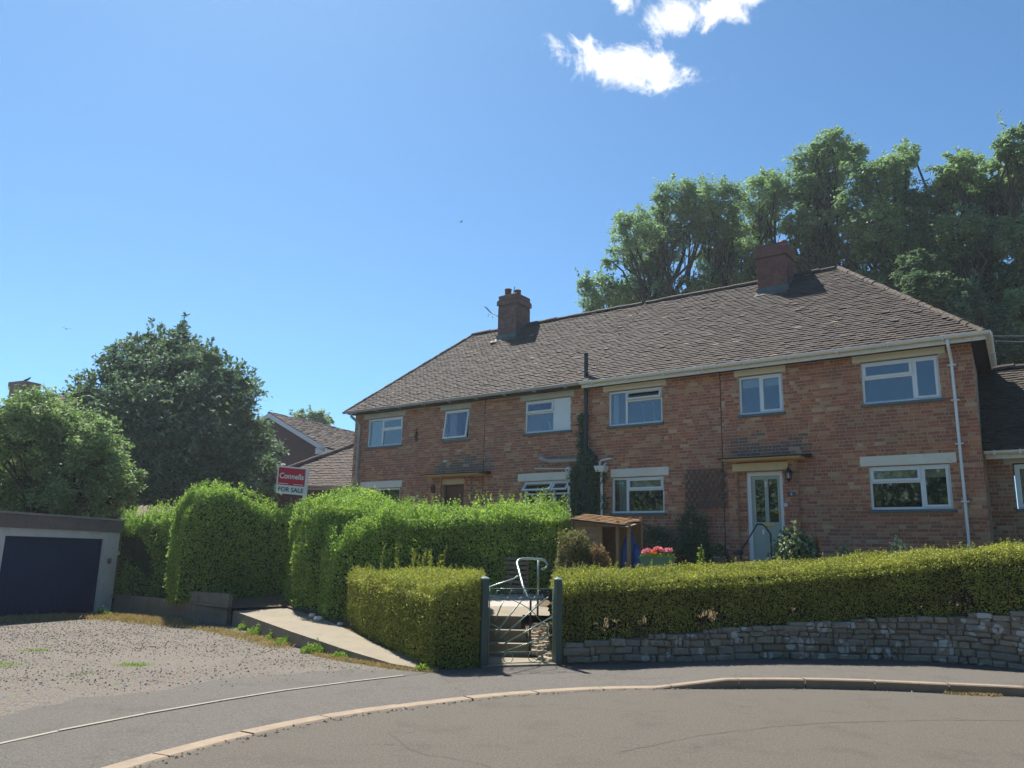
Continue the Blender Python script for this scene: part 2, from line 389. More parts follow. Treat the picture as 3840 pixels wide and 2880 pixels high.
def stone_mat():
    k = NT('wall_stone')
    col = k.ramp(k.rand(), [(0.0, (0.34, 0.30, 0.235)), (0.25, (0.42, 0.35, 0.26)), (0.5, (0.29, 0.265, 0.22)), (0.7, (0.38, 0.34, 0.285)), (0.88, (0.32, 0.26, 0.19))], 'CONSTANT')
    col = k.mix(k.rng(k.noise(14, 6, 0.7), 0.4, 0.7, 0, 0.6), col, (0.19, 0.165, 0.12))
    xs = k.n('SeparateXYZ'); k.l(k.pos(), xs.inputs[0])
    wv = k.n('VectorMath'); wv.operation = 'ADD'; sc_ = k.n('VectorMath'); sc_.operation = 'SCALE'; sc_.inputs['Scale'].default_value = 0.05
    nn_ = k.n('TexNoise'); nn_.inputs['Scale'].default_value = 14; nn_.inputs['Detail'].default_value = 4; k.l(k.pos(), nn_.inputs['Vector']); k.l(nn_.outputs['Color'], sc_.inputs[0])
    k.l(k.pos(), wv.inputs[0]); k.l(sc_.outputs[0], wv.inputs[1])
    vo = k.n('TexVoronoi'); vo.inputs['Scale'].default_value = 5.5; k.l(wv.outputs[0], vo.inputs['Vector'])
    cs_ = k.n('SeparateColor'); k.l(vo.outputs['Color'], cs_.inputs[0])
    rad = k.math('MULTIPLY', k.math('POWER', cs_.outputs[0], 2.2), k.rng(xs.outputs[0], 0.8, 8.0, 0.34, 0.85))
    edge = k.rng(k.math('SUBTRACT', rad, vo.outputs['Distance']), -0.01, 0.03)
    col = k.mix(k.math('MULTIPLY', edge, 0.85), col, (0.60, 0.60, 0.56))
    e2 = k.rng(k.noise(30, 3, 0.6), 0.66, 0.70, 0, 0.7)
    col = k.mix(e2, col, (0.42, 0.42, 0.37))
    return k.done(k.bsdf(col, 0.95, 0.15, 0, k.noise(40, 6, 0.7), 0.012))


m_stone = stone_mat()


# ------------------------------------------------------------------ mesh helpers
ORG = [0.0, 0.0, 0.0]


class MB:
    def __init__(s): s.v = []; s.f = []

    def quad(s, a, b, c, d): i = len(s.v); s.v += [tuple(a), tuple(b), tuple(c), tuple(d)]; s.f.append((i, i + 1, i + 2, i + 3)); return s

    def poly(s, pts): i = len(s.v); s.v += [tuple(p) for p in pts]; s.f.append(tuple(range(i, i + len(pts)))); return s

    def box(s, x0, x1, y0, y1, z0, z1):
        return s.hexa([(x0, y0, z0), (x1, y0, z0), (x1, y1, z0), (x0, y1, z0), (x0, y0, z1), (x1, y0, z1), (x1, y1, z1), (x0, y1, z1)])

    def hexa(s, p):
        i = len(s.v); s.v += [tuple(q) for q in p]
        for f in ((0, 3, 2, 1), (4, 5, 6, 7), (0, 1, 5, 4), (1, 2, 6, 5), (2, 3, 7, 6), (3, 0, 4, 7)): s.f.append(tuple(i + k for k in f))
        return s

    def bar(s, a, b, wd, ht, up=(0, 0, 1)):
        a = Vector(a); b = Vector(b); d = (b - a).normalized(); up = Vector(up)
        sdv = d.cross(up)
        if sdv.length < 1e-4: sdv = d.cross(Vector((1, 0, 0)))
        sdv.normalize(); u = sdv.cross(d).normalized()
        x = sdv * wd / 2; y = u * ht / 2
        return s.hexa([a - x - y, a + x - y, b + x - y, b - x - y, a - x + y, a + x + y, b + x + y, b - x + y])

    def tube(s, pts, r, n=8, cap=True):
        pts = [Vector(p) for p in pts]
        if isinstance(r, (int, float)): r = [r] * len(pts)
        rings = []
        ref = Vector((0.31, 0.17, 0.93)).normalized()
        for i, p in enumerate(pts):
            t = (pts[min(i + 1, len(pts) - 1)] - pts[max(i - 1, 0)]).normalized()
            if i == 0:
                a = t.cross(ref)
                if a.length < 0.1: a = t.cross(Vector((1, 0, 0)))
                a.normalize()
            else:
                a = (a - t * a.dot(t)).normalized()
            b = t.cross(a)
            st = len(s.v)
            for k in range(n):
                q = 2 * math.pi * k / n
                s.v.append(tuple(p + (a * math.cos(q) + b * math.sin(q)) * r[i]))
            rings.append(st)
        for i in range(len(rings) - 1):
            for k in range(n):
                k2 = (k + 1) % n
                s.f.append((rings[i] + k, rings[i] + k2, rings[i + 1] + k2, rings[i + 1] + k))
        if cap:
            s.f.append(tuple(rings[0] + k for k in reversed(range(n))))
            s.f.append(tuple(rings[-1] + k for k in range(n)))
        return s

    def mesh(s, name, mt):
        me = bpy.data.meshes.new(name)
        me.from_pydata([(a - ORG[0], b - ORG[1], c - ORG[2]) for a, b, c in s.v], [], s.f)
        if mt: me.materials.append(mt)
        return me

    def build(s, name, mt, parent=None, smooth=False, loc=None, rot=None):
        me = s.mesh(name, mt)
        if smooth:
            me.polygons.foreach_set('use_smooth', [True] * len(me.polygons))
        me.update()
        return link(name, me, parent, loc, rot)


def link(name, data, parent=None, loc=None, rot=None, scale=None):
    o = bpy.data.objects.new(name, data)
    COL.objects.link(o)
    if parent is not None: o.parent = parent
    if loc is not None: o.location = loc
    if rot is not None: o.rotation_euler = rot
    if scale is not None: o.scale = scale
    return o


def text_mesh(name, curve, parent, loc, rot, scale=(1, 1, 1)):
    tmp = bpy.data.objects.new(name + '_curve', curve); COL.objects.link(tmp)
    dg = bpy.context.evaluated_depsgraph_get()
    me = bpy.data.meshes.new_from_object(tmp.evaluated_get(dg)); bpy.data.objects.remove(tmp)
    if not me.materials: me.materials.append(curve.materials[0])
    return link(name, me, parent, loc, rot, scale)


def tag(o, label=None, cat=None, group=None, kind=None):
    if label: o['label'] = label
    if cat: o['category'] = cat
    if group: o['group'] = group
    if kind: o['kind'] = kind
    return o


def empty(name, loc, rz=0.0, label=None, cat=None, group=None):
    o = bpy.data.objects.new(name, None); COL.objects.link(o)
    o.empty_display_size = 0.2
    o.location = loc; o.rotation_euler = (0, 0, rz)
    return tag(o, label, cat, group)


def np_mesh(name, V, F, mt, parent=None, smooth=False):
    me = bpy.data.meshes.new(name)
    V = np.asarray(V, np.float32); F = np.asarray(F, np.int32)
    k = F.shape[1]
    me.vertices.add(len(V)); me.vertices.foreach_set('co', V.ravel())
    me.loops.add(F.size); me.loops.foreach_set('vertex_index', F.ravel())
    me.polygons.add(len(F)); me.polygons.foreach_set('loop_start', np.arange(0, F.size, k, dtype=np.int32))
    me.polygons.foreach_set('loop_total', np.full(len(F), k, np.int32))
    me.materials.append(mt)
    me.polygons.foreach_set('use_smooth', np.zeros(len(F), bool))
    me.update(calc_edges=True)
    return link(name, me, parent)


def unit(a): return a / np.maximum(np.linalg.norm(a, axis=1, keepdims=True), 1e-9)


def leaves(name, P, N, size, mt, parent=None, ratio=0.5, jitter=0.9, up=0.0, org=(0, 0, 0)):
    """diamond leaves at P, facing about N"""
    n = len(P)
    N = unit(np.asarray(N, float) + RNG.normal(0, jitter, (n, 3)))
    T = unit(np.cross(N, RNG.normal(0, 1, (n, 3))))
    if up: T = unit(T + np.array([0, 0, up]))
    B = unit(np.cross(N, T))
    Ls = size * RNG.uniform(0.65, 1.35, (n, 1))
    Wd = Ls * ratio
    P = np.asarray(P, float) - np.array(org)
    a = P; b = P + T * Ls * 0.5 + B * Wd * 0.5 + N * Ls * 0.08; c = P + T * Ls; d = P + T * Ls * 0.5 - B * Wd * 0.5 + N * Ls * 0.08
    V = np.stack([a, b, c, d], 1).reshape(-1, 3)
    F = np.arange(n * 4).reshape(-1, 4)
    return np_mesh(name, V, F, mt, parent)


def lump(P, s, seed=0):
    """cheap smooth 3-D noise for numpy points"""
    r = np.random.default_rng(seed); o = np.zeros(len(P))
    for k in range(5):
        d = r.normal(0, 1, 3) / s * (1 + 0.6 * k); o += np.sin(P @ d + r.uniform(0, 6.3)) / (1 + 0.5 * k)
    return o / 3.0


# ------------------------------------------------------------------ house frame
PHI = R(36.441276)
P0 = Vector((9.239, 15.369, 0))
E = Vector((math.cos(PHI), -math.sin(PHI), 0)); NV = Vector((math.sin(PHI), math.cos(PHI), 0))


def hw(u, w_, z=0): return P0 + E * u + NV * w_ + Vector((0, 0, z))


class Cut:
    """pieces laid on a flat face; the nearest become objects, the rest one joined mesh"""
    def __init__(s, limit=300): s.items = []; s.limit = limit

    def add(s, c, sx, sy, sz, key, ex, ey, ez, tilt=0.0): s.items.append((key, c, sx, sy, sz, ex, ey, ez))

    def emit(s, part, mesh, parent, joined):
        s.items.sort(key=lambda t: t[0])
        for key, c, sx, sy, sz, ex, ey, ez in s.items[:s.limit]:
            o = bpy.data.objects.new(part, mesh); COL.objects.link(o); o.parent = parent
            m = Matrix(((ex.x * sx, ey.x * sy, ez.x * sz, c.x - ORG[0]), (ex.y * sx, ey.y * sy, ez.y * sz, c.y - ORG[1]), (ex.z * sx, ey.z * sy, ez.z * sz, c.z - ORG[2]), (0, 0, 0, 1)))
            o.matrix_local = m
        rest = s.items[s.limit:]
        if rest:
            V = np.array([v.co[:] for v in mesh.vertices]); Fc = [tuple(p.vertices) for p in mesh.polygons]
            quads = np.array([f for f in Fc if len(f) == 4])
            C = np.array([t[1][:] for t in rest]) - np.array(ORG)
            X = np.array([[t[5][k] * t[2] for k in range(3)] for t in rest]); Y = np.array([[t[6][k] * t[3] for k in range(3)] for t in rest]); Z = np.array([[t[7][k] * t[4] for k in range(3)] for t in rest])
            W = C[:, None] + V[None, :, 0:1] * X[:, None] + V[None, :, 1:2] * Y[:, None] + V[None, :, 2:3] * Z[:, None]
            F = quads[None] + (np.arange(len(rest)) * len(V))[:, None, None]
            o = np_mesh(joined, W.reshape(-1, 3), F.reshape(-1, 4), mesh.materials[0], parent)
            o['kind'] = 'stuff'


def unit_brick(mt, name='brick'):
    """unit block, front at y=0, slightly chamfered: 0..1 in x and z, 0..1 depth in y"""
    e = 0.03; ez = 0.09
    v = [(0, 1, 0), (1, 1, 0), (1, 1, 1), (0, 1, 1), (0, .3, 0), (1, .3, 0), (1, .3, 1), (0, .3, 1), (e, 0, ez), (1 - e, 0, ez), (1 - e, 0, 1 - ez), (e, 0, 1 - ez)]
    f = [(0, 1, 5, 4), (1, 2, 6, 5), (2, 3, 7, 6), (3, 0, 4, 7), (4, 5, 9, 8), (5, 6, 10, 9), (6, 7, 11, 10), (7, 4, 8, 11), (8, 9, 10, 11)]
    me = bpy.data.meshes.new(name); me.from_pydata(v, [], f); me.materials.append(mt); me.update()
    return me


def unit_tile(mt, name='roof_tile'):
    """x 0..1 across, y 0..1 up the slope, z thickness; lower edge lifted, gently cambered"""
    v = []
    for y, z0, z1 in ((0, 0.45, 1.0), (1, -0.35, 0.25)):
        for x, c in ((0, -0.05), (0.5, 0.06), (1, -0.05)):
            v.append((x, y, z1 + c))
        for x in (0, 1): v.append((x, y, z0))
    f = [(0, 1, 6, 5), (1, 2, 7, 6), (3, 4, 2, 1), (3, 1, 0, 3)[:3] + (3,), (3, 8, 5, 0), (4, 2, 7, 9)]
    f = [(0, 1, 6, 5), (1, 2, 7, 6), (3, 4, 2, 1), (3, 8, 5, 0), (4, 2, 7, 9)]
    # small extra triangle closing the front, as a thin quad
    v.append((0.0, 0, 0.46)); f.append((3, 1, 0, 10))
    me = bpy.data.meshes.new(name); me.from_pydata(v, [], f); me.materials.append(mt); me.update()
    return me


def course_pieces(a0, a1, rnd, header=0.33):
    """one course of stretchers and headers between a0 and a1 (random bond)"""
    x = a0 - rnd.uniform(0, 0.2); outp = []
    while x < a1:
        L_ = rnd.choice((0.1, 0.1, 0.065)) if rnd.random() < header else 0.214
        b0, b1 = max(x, a0), min(x + L_, a1)
        if b1 - b0 > 0.03: outp.append((b0, b1))
        x += L_ + 0.013
    return outp


def lay_bricks(cut, u0, u1, z0, z1, holes, rnd, org, ex, ey, keyf, proud=0.0, header=0.33, gauge=0.075):
    nz_ = int((z1 - z0) / gauge)
    for i in range(nz_):
        za = z0 + i * gauge + 0.005; zb = za + gauge - 0.0135
        segs = [(u0, u1)]
        for (h0, h1, g0, g1) in holes:
            if min(zb, g1) - max(za, g0) > 0.02:
                ns = []
                for a, b in segs:
                    if h1 <= a or h0 >= b: ns.append((a, b)); continue
                    if a < h0: ns.append((a, h0))
                    if b > h1: ns.append((h1, b))
                segs = ns
        hd = header * rnd.choice((0.8, 1.2, 1.6, 2.3))
        for a, b in segs:
            for b0, b1 in course_pieces(a, b, rnd, min(hd, 0.8)):
                c = org + ex * b0 + ey * (-proud - rnd.uniform(-0.002, 0.003)) + Vector((0, 0, za + rnd.uniform(-0.0015, 0.0015)))
                cut.add(c, b1 - b0, 0.02, zb - za, keyf(c), ex, ey, Vector((0, 0, 1)))


def wall_panel(mb, u0, u1, z0, z1, holes, y, depth, org, ex, ey):
    us = sorted({u0, u1, *[min(max(h[0], u0), u1) for h in holes], *[min(max(h[1], u0), u1) for h in holes]})
    zs = sorted({z0, z1, *[min(max(h[2], z0), z1) for h in holes], *[min(max(h[3], z0), z1) for h in holes]})
    P = lambda u, yy, z: org + ex * u + ey * yy + Vector((0, 0, z))
    for a, b in zip(us, us[1:]):
        for c, d in zip(zs, zs[1:]):
            mu, mz = (a + b) / 2, (c + d) / 2
            if any(h[0] < mu < h[1] and h[2] < mz < h[3] for h in holes): continue
            mb.quad(P(a, y, c), P(b, y, c), P(b, y, d), P(a, y, d))
    for h in holes:
        a, b, c, d = h
        mb.quad(P(a, y, c), P(a, depth, c), P(b, depth, c), P(b, y, c))
        mb.quad(P(a, y, d), P(b, y, d), P(b, depth, d), P(a, depth, d))
        mb.quad(P(a, y, c), P(a, y, d), P(a, depth, d), P(a, depth, c))
        mb.quad(P(b, y, c), P(b, depth, c), P(b, depth, d), P(b, y, d))


CAMP = Vector((0, 0, 1.6))
X_, Y_, Z_ = Vector((1, 0, 0)), Vector((0, 1, 0)), Vector((0, 0, 1))


def house_key(c):        # local (u,w,z) -> distance from the viewer; pieces hidden low behind the hedge last
    p = hw(c.x, c.y, c.z)
    return (p - CAMP).length + (50 if c.z < 2.15 else 0)


def window(parent, u0, u1, z0, z1, mull, left, right, y=0.045, sill=True, curtains=()):
    """two-light casement. left/right: list of transom heights ('z', opened_top_angle) or [] ; frame mesh + panes"""
    fw = 0.05
    fr = MB()
    fr.box(u0, u1, y, y + 0.06, z1 - fw, z1); fr.box(u0, u1, y, y + 0.06, z0, z0 + fw)
    fr.box(u0, u0 + fw, y + .001, y + 0.059, z0 + fw, z1 - fw); fr.box(u1 - fw, u1, y + .001, y + 0.059, z0 + fw, z1 - fw)
    lights = []
    if mull is not None:
        fr.box(mull - 0.03, mull + 0.03, y + .001, y + 0.059, z0 + fw, z1 - fw)
        lights = [(u0 + fw, mull - 0.03, left), (mull + 0.03, u1 - fw, right)]
    else:
        lights = [(u0 + fw, u1 - fw, left)]
    wob = None
    cells = []
    for a, b, spec in lights:
        tr, ang, casement = spec
        if tr is not None:
            fr.box(a, b, y + .002, y + 0.058, tr - 0.025, tr + 0.025)
            cells.append((a, b, tr + 0.025, z1 - fw, ang, ang is not None or True))
            cells.append((a, b, z0 + fw, tr - 0.025, None, False))
        else:
            cells.append((a, b, z0 + fw, z1 - fw, ang, casement))
    wob = fr.build('window', m_upvc, parent)
    for a, b, c, d, ang, sash in cells:
        if sash:
            sw = 0.038
            h = d - c
            sm = MB()
            o0 = ORG[:]; ORG[:] = [0, 0, 0]
            e = 0.012
            for q in ((a - e, b + e, -sw, e), (a - e, b + e, -h - e, -h + sw), (a - e, a + sw, -h + sw, -sw), (b - sw, b + e, -h + sw, -sw)):
                sm.box(q[0] - a, q[1] - a, -0.016, 0.02, q[2], q[3])
            so_ = sm.build('casement', m_upvc, wob)
            pm = MB().quad((sw, 0.0, -h + sw), (b - a - sw, 0.0, -h + sw), (b - a - sw, 0.0, -sw), (sw, 0.0, -sw))
            po = pm.build('pane', m_glass, wob)
            ORG[:] = o0
            for o in (so_, po):
                o.location = (a - ORG[0], y - 0.002 - ORG[1], d - ORG[2]); o.rotation_euler = (-R(ang) if ang else 0, 0, 0)
        else:
            MB().quad((a, y + 0.03, c), (b, y + 0.03, c), (b, y + 0.03, d), (a, y + 0.03, d)).build('pane', m_glass, wob)
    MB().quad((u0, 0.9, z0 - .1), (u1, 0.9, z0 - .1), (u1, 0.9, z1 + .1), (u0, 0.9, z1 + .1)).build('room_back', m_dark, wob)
    for kind, a, b, c, d in curtains:
        cm_ = MB()
        if kind == 'blind':
            cm_.quad((a, 0.15, c), (b, 0.15, c), (b, 0.15, d), (a, 0.15, d)); cm_.build('blind', m_blind, wob)
        else:
            n = max(4, int((b - a) / 0.03))
            for i in range(n):
                xa = a + (b - a) * i / n; xb = a + (b - a) * (i + 1) / n
                ya = 0.16 + 0.02 * math.sin(i * 1.9); yb = 0.16 + 0.02 * math.sin((i + 1) * 1.9)
                cm_.quad((xa, ya, c), (xb, yb, c), (xb, yb, d), (xa, ya, d))
            cm_.build('curtain', m_curtain, wob)
    if sill:
        MB().box(u0 - 0.04, u1 + 0.04, -0.05, y + 0.05, z0 - 0.062, z0 - 0.003).build('window_sill', m_sill, wob)
    return wob


def lintel(parent, u0, u1, z0, z1, mt, proud=0.025):
    mb = MB(); c = 0.008
    mb.hexa([(u0, -proud, z0 + c), (u1, -proud, z0 + c), (u1, 0.09, z0), (u0, 0.09, z0), (u0 + .002, -proud, z1 - c), (u1 - .002, -proud, z1 - c), (u1, 0.09, z1), (u0, 0.09, z1)])
    return mb.build('lintel', mt, parent)


EZ, RZ, RW = 6.10, 9.36, 3.5          # eave height, ridge height, ridge offset
EW = -0.38
slope = math.atan2(RZ - EZ, RW - EW)
UL, UR = -18.1, 0.33                   # eave ends
RL, RR = -15.83, -3.22                 # ridge ends
up_s = Vector((0, math.cos(slope), math.sin(slope))); nrm_s = Vector((0, -math.sin(slope), math.cos(slope)))
SLEN = math.hypot(RZ - EZ, RW - EW)


def roof_tiles(parent, o0, ex, eu, en, length, left, right, tw, gauge, mesh, rnd, limit, keyf, joined, skip=None, thick=0.028):
    cut = Cut(limit)
    rows = int(length / gauge)
    for i in range(rows + 1):
        y = i * gauge
        a, b = left(y), right(y)
        off = (i % 2) * tw * 0.5 + rnd.uniform(-0.012, 0.012)
        k0 = math.floor((a - off) / tw)
        x = off + k0 * tw
        while x < b:
            x0 = max(x, a); x1 = min(x + tw - 0.004, b)
            if x1 - x0 > 0.04:
                jit = rnd.uniform(-0.005, 0.005)
                c = o0 + ex * x0 + eu * (y - 0.006 + jit) + en * (0.006 + rnd.uniform(0, 0.0035) + (0.010 if rnd.random() < 0.02 else 0))
                if not (skip and skip(c)):
                    cut.add(c, x1 - x0, gauge * 1.25, thick * rnd.uniform(0.85, 1.35), keyf(c), ex + eu * rnd.uniform(-0.01, 0.01), eu, en)
            x += tw
    cut.emit('roof_tile', mesh, parent, joined)


tile_me = unit_tile(m_tile)
brick_me = unit_brick(m_brick)

chimneys = {'right': (-5.22, -4.41, 2.85, 3.65), 'left': (-14.26, -13.47, 2.85, 3.65)}


def in_chimney(c):
    return any(a < c.x + 0.08 < b + 0.02 and w0 - 0.02 < c.y < w1 for a, b, w0, w1 in chimneys.values())


def gutter(mb, u0, u1, y, z, r=0.062):
    n = 6
    prev = None
    for i in range(n + 1):
        q = math.pi + math.pi * i / n
        p = (y + r * math.cos(q), z + r * math.sin(q))
        if prev:
            mb.quad((u0, prev[0], prev[1]), (u1, prev[0], prev[1]), (u1, p[0], p[1]), (u0, p[0], p[1]))
        prev = p
    mb.box(u0, u1, y - r - 0.006, y - r + 0.004, z - 0.004, z + 0.012)


def half_tile(mt, name):
    """unit half-round ridge tile along x"""
    mb = MB(); n = 6
    for k in range(n):
        a = math.pi * k / n; b = math.pi * (k + 1) / n
        mb.quad((0, math.cos(a), math.sin(a)), (1, math.cos(a) * 0.97, math.sin(a) * 0.97), (1, math.cos(b) * 0.97, math.sin(b) * 0.97), (0, math.cos(b), math.sin(b)))
    mb.poly([(0, math.cos(math.pi * k / n), math.sin(math.pi * k / n)) for k in range(n + 1)])
    o0 = ORG[:]; ORG[:] = [0, 0, 0]; me = mb.mesh(name, mt); ORG[:] = o0
    return me


ridge_me = half_tile(m_tile, 'ridge_tile'); hip_me = half_tile(m_mosst, 'hip_tile'); hip_me2 = half_tile(m_tile, 'hip_tile')


def run_ridge(parent, a, b, step, rad, me, name, rnd, lift=0.0):
    a = Vector(a); b = Vector(b); d = (b - a); n = max(1, int(d.length / step)); d.normalize()
    sd_ = d.cross(Z_).normalized() * -1; upv = sd_.cross(d) * -1
    if upv.z < 0: upv = -upv
    for i in range(n):
        p = a + d * (i * step) + Vector((0, 0, lift + rnd.uniform(-0.006, 0.006)))
        o = bpy.data.objects.new(name, me); COL.objects.link(o); o.parent = parent
        rr = rad * rnd.uniform(0.92, 1.1)
        ez = (upv + d * rnd.uniform(-0.10, 0.04)).normalized()
        L_ = step * 1.06
        o.matrix_local = Matrix(((d.x * L_, sd_.x * rr, ez.x * rr, p.x - ORG[0]), (d.y * L_, sd_.y * rr, ez.y * rr, p.y - ORG[1]), (d.z * L_, sd_.z * rr, ez.z * rr, p.z - ORG[2]), (0, 0, 0, 1)))


def build_half(side):
    rnd = random.Random(3 if side == 'right' else 5)
    right = side == 'right'
    a0, a1 = (-8.93, 0.0) if right else (-17.93, -8.93)
    ZB = 1.5
    ORG[:] = [a0, 0.0, ZB]
    base = hw(a0, 0, ZB)
    house = empty('brick_house', base, -PHI)
    if right:
        tag(house, 'right half of the brick semi-detached pair, white fascia and pale green front door', 'house', 'semi-detached brick houses')
    else:
        tag(house, 'left half of the brick semi-detached pair, grey gutter and brown front door', 'house', 'semi-detached brick houses')
    if right:
        holes = [(-8.33, -6.80, 4.94, 5.87), (-4.83, -3.80, 4.94, 5.87), (-2.11, -0.61, 4.94, 5.87), (-8.24, -6.79, 2.70, 3.61), (-2.10, -0.58, 2.70, 3.61), (-4.73, -3.91, 1.62, 3.61)]
        lints = [(-8.48, -6.69, 5.87, 6.04, m_lintel), (-4.92, -3.71, 5.87, 6.04, m_lintel), (-2.27, -0.47, 5.87, 6.04, m_lintel), (-8.26, -6.65, 3.61, 3.83, m_lintel), (-2.25, -0.45, 3.61, 3.83, m_lintel)]
    else:
        holes = [(-17.31, -15.75, 4.94, 5.87), (-14.02, -13.03, 4.94, 5.87), (-11.01, -9.50, 4.94, 5.87), (-17.3, -15.72, 2.70, 3.60), (-11.01, -9.50, 2.70, 3.61), (-13.95, -13.09, 1.62, 3.61)]
        lints = [(-17.5, -15.62, 5.87, 6.04, m_lintel_g), (-14.16, -12.95, 5.87, 6.03, m_lintel_g), (-11.16, -9.37, 5.87, 6.04, m_lintel_g), (-17.48, -15.63, 3.60, 3.82, m_lintel), (-11.19, -9.59, 3.61, 3.83, m_lintel), (-14.23, -12.95, 3.61, 3.79, m_lintel_y)]
    mb = MB()
    O = Vector((0, 0, 0))
    wall_panel(mb, a0, a1, ZB, 6.07, holes, 0.008, 0.11, O, X_, Y_)
    if right: mb.quad((0, 0.0, ZB), (-0.5, 7.0, ZB), (-0.5, 7.0, 6.06), (0, 0.0, 6.06))
    else: mb.quad((a0, 7.0, ZB), (a0, 0.0, ZB), (a0, 0.0, 6.06), (a0, 7.0, 6.06))
    mb.quad((a1, 7.0, ZB), (a0, 7.0, ZB), (a0, 7.0, 6.06), (a1, 7.0, 6.06))
    wall = mb.build('wall', m_mortar, house)
    hl = [(h[0], h[1], h[2] - (0.06 if h[2] > 2 else 0), h[3]) for h in holes] + [(l[0], l[1], l[2], l[3]) for l in lints]
    stain = (-5.2, -3.15, 3.92, 4.34) if right else (-14.4, -12.2, 3.92, 4.34)
    cut = Cut(300)
    joint = -5.28 if right else -12.44
    lay_bricks(cut, a0, joint - 0.012, ZB, 6.06, hl, rnd, O, X_, Y_, house_key)
    lay_bricks(cut, joint + 0.012, a1, ZB, 6.06, hl, rnd, O, X_, Y_, house_key)
    st = Cut(300); keep = []
    for it in cut.items:
        c = it[1]; e = 0.13 * math.sin(c.x * 5.1) + 0.1 * math.sin(c.x * 11)
        if stain[0] + abs(e) < c.x < stain[1] - abs(e) * 1.5 and stain[2] < c.z < stain[3] + e and rnd.random() < 0.85: st.items.append(it)
        else: keep.append(it)
    cut.items = keep
    cut.emit('brick', brick_me, wall, 'brickwork')
    st.limit = 0
    st.emit('brick', unit_brick(m_soot), wall, 'sooty_brickwork')
    MB().box(joint - 0.013, joint + 0.013, 0.006, 0.02, ZB, 6.05).build('movement_joint', m_soffit, wall)
    for l in lints: lintel(house, *l)
    # windows
    if right:
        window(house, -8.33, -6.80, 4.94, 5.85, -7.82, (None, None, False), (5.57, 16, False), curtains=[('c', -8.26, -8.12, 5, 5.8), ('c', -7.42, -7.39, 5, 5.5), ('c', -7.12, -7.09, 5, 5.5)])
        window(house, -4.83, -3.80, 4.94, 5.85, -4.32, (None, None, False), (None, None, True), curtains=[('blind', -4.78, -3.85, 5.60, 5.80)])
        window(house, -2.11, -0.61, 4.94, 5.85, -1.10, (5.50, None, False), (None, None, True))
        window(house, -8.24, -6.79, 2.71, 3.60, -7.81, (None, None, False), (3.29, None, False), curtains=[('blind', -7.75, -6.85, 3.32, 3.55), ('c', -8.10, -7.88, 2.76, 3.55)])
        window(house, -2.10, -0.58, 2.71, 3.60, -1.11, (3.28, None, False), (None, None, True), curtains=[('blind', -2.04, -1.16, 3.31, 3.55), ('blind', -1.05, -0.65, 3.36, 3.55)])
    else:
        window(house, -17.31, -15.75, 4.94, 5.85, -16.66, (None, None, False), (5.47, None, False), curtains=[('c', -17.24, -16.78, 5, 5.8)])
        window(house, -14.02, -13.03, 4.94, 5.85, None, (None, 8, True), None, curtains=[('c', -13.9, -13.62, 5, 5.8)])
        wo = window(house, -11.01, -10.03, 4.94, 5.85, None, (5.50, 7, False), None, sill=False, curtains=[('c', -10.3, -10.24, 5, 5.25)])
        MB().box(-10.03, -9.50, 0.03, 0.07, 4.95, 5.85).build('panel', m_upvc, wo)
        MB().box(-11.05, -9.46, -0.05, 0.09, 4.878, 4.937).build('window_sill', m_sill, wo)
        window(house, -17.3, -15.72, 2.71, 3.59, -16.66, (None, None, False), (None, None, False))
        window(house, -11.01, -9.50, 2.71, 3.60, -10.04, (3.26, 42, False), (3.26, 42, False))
    # porch
    if right: dl, dr, pl, pr, cl, cr = -4.73, -3.91, -5.13, -3.55, -5.21, -3.24
    else: dl, dr, pl, pr, cl, cr = -13.95, -13.09, -14.17, -12.85, -14.46, -12.16
    for q, (x0, x1) in enumerate(((pl, pl + 0.21), (pr - 0.21, pr))):
        pier = MB().box(x0 + .004, x1 - .004, -0.09, 0.02, ZB, 3.84).build('porch_pier', m_mortar, house)
        pc = Cut(120)
        lay_bricks(pc, x0, x1, ZB, 3.84, [], rnd, Vector((0, 0, 0)), X_, Y_, house_key, proud=0.1, header=0.4)
        pc.emit('brick', brick_me, pier, 'pier_brickwork')
    band = MB().box(pl + .2, pr - .2, -0.07, 0.01, 3.795, 3.84).build('porch_band', m_brick, house)
    cano = MB()
    cano.hexa([(cl + .10, -0.40, 3.835), (cr - .16, -0.40, 3.835), (cr - .16, 0.02, 3.835), (cl + .10, 0.02, 3.835), (cl + .06, -0.44, 3.87), (cr - .12, -0.44, 3.87), (cr - .12, 0.02, 3.87), (cl + .06, 0.02, 3.87)])
    co = cano.build('porch_canopy', m_lintel_y, house)
    MB().hexa([(cl, -0.47, 3.872), (cr, -0.47, 3.872), (cr, 0.02, 3.872), (cl, 0.02, 3.872), (cl, -0.47, 3.895), (cr, -0.47, 3.895), (cr, 0.02, 3.96), (cl, 0.02, 3.96)]).build('canopy_lead', m_under, co)
    if right:
        lintel(house, -5.01, -3.735, 3.61, 3.80, m_lintel_y, 0.12)
        f = MB(); f.box(dl, dl + 0.09, 0.03, 0.10, 1.62, 3.60); f.box(dr - 0.07, dr, 0.03, 0.10, 1.62, 3.60); f.box(dl + .09, dr - .07, 0.03, 0.10, 3.51, 3.60)
        f.build('door_frame', m_upvc, house)
        d = MB()
        x0, x1 = dl + 0.09, dr - 0.07
        d.box(x0, x1, 0.07, 0.11, 1.64, 2.47); d.box(x0, x1, 0.07, 0.11, 3.43, 3.51)
        for p_, q_ in ((x0, -4.555), (-4.345, -4.26), (-4.05, x1)): d.box(p_, q_, 0.07, 0.11, 2.47, 3.43)
        d.box(x0 + .1, -4.33, 0.062, 0.071, 1.72, 2.30); d.box(-4.27, x1 - .1, 0.062, 0.071, 1.72, 2.30)
        door = d.build('door', m_door_g, house)
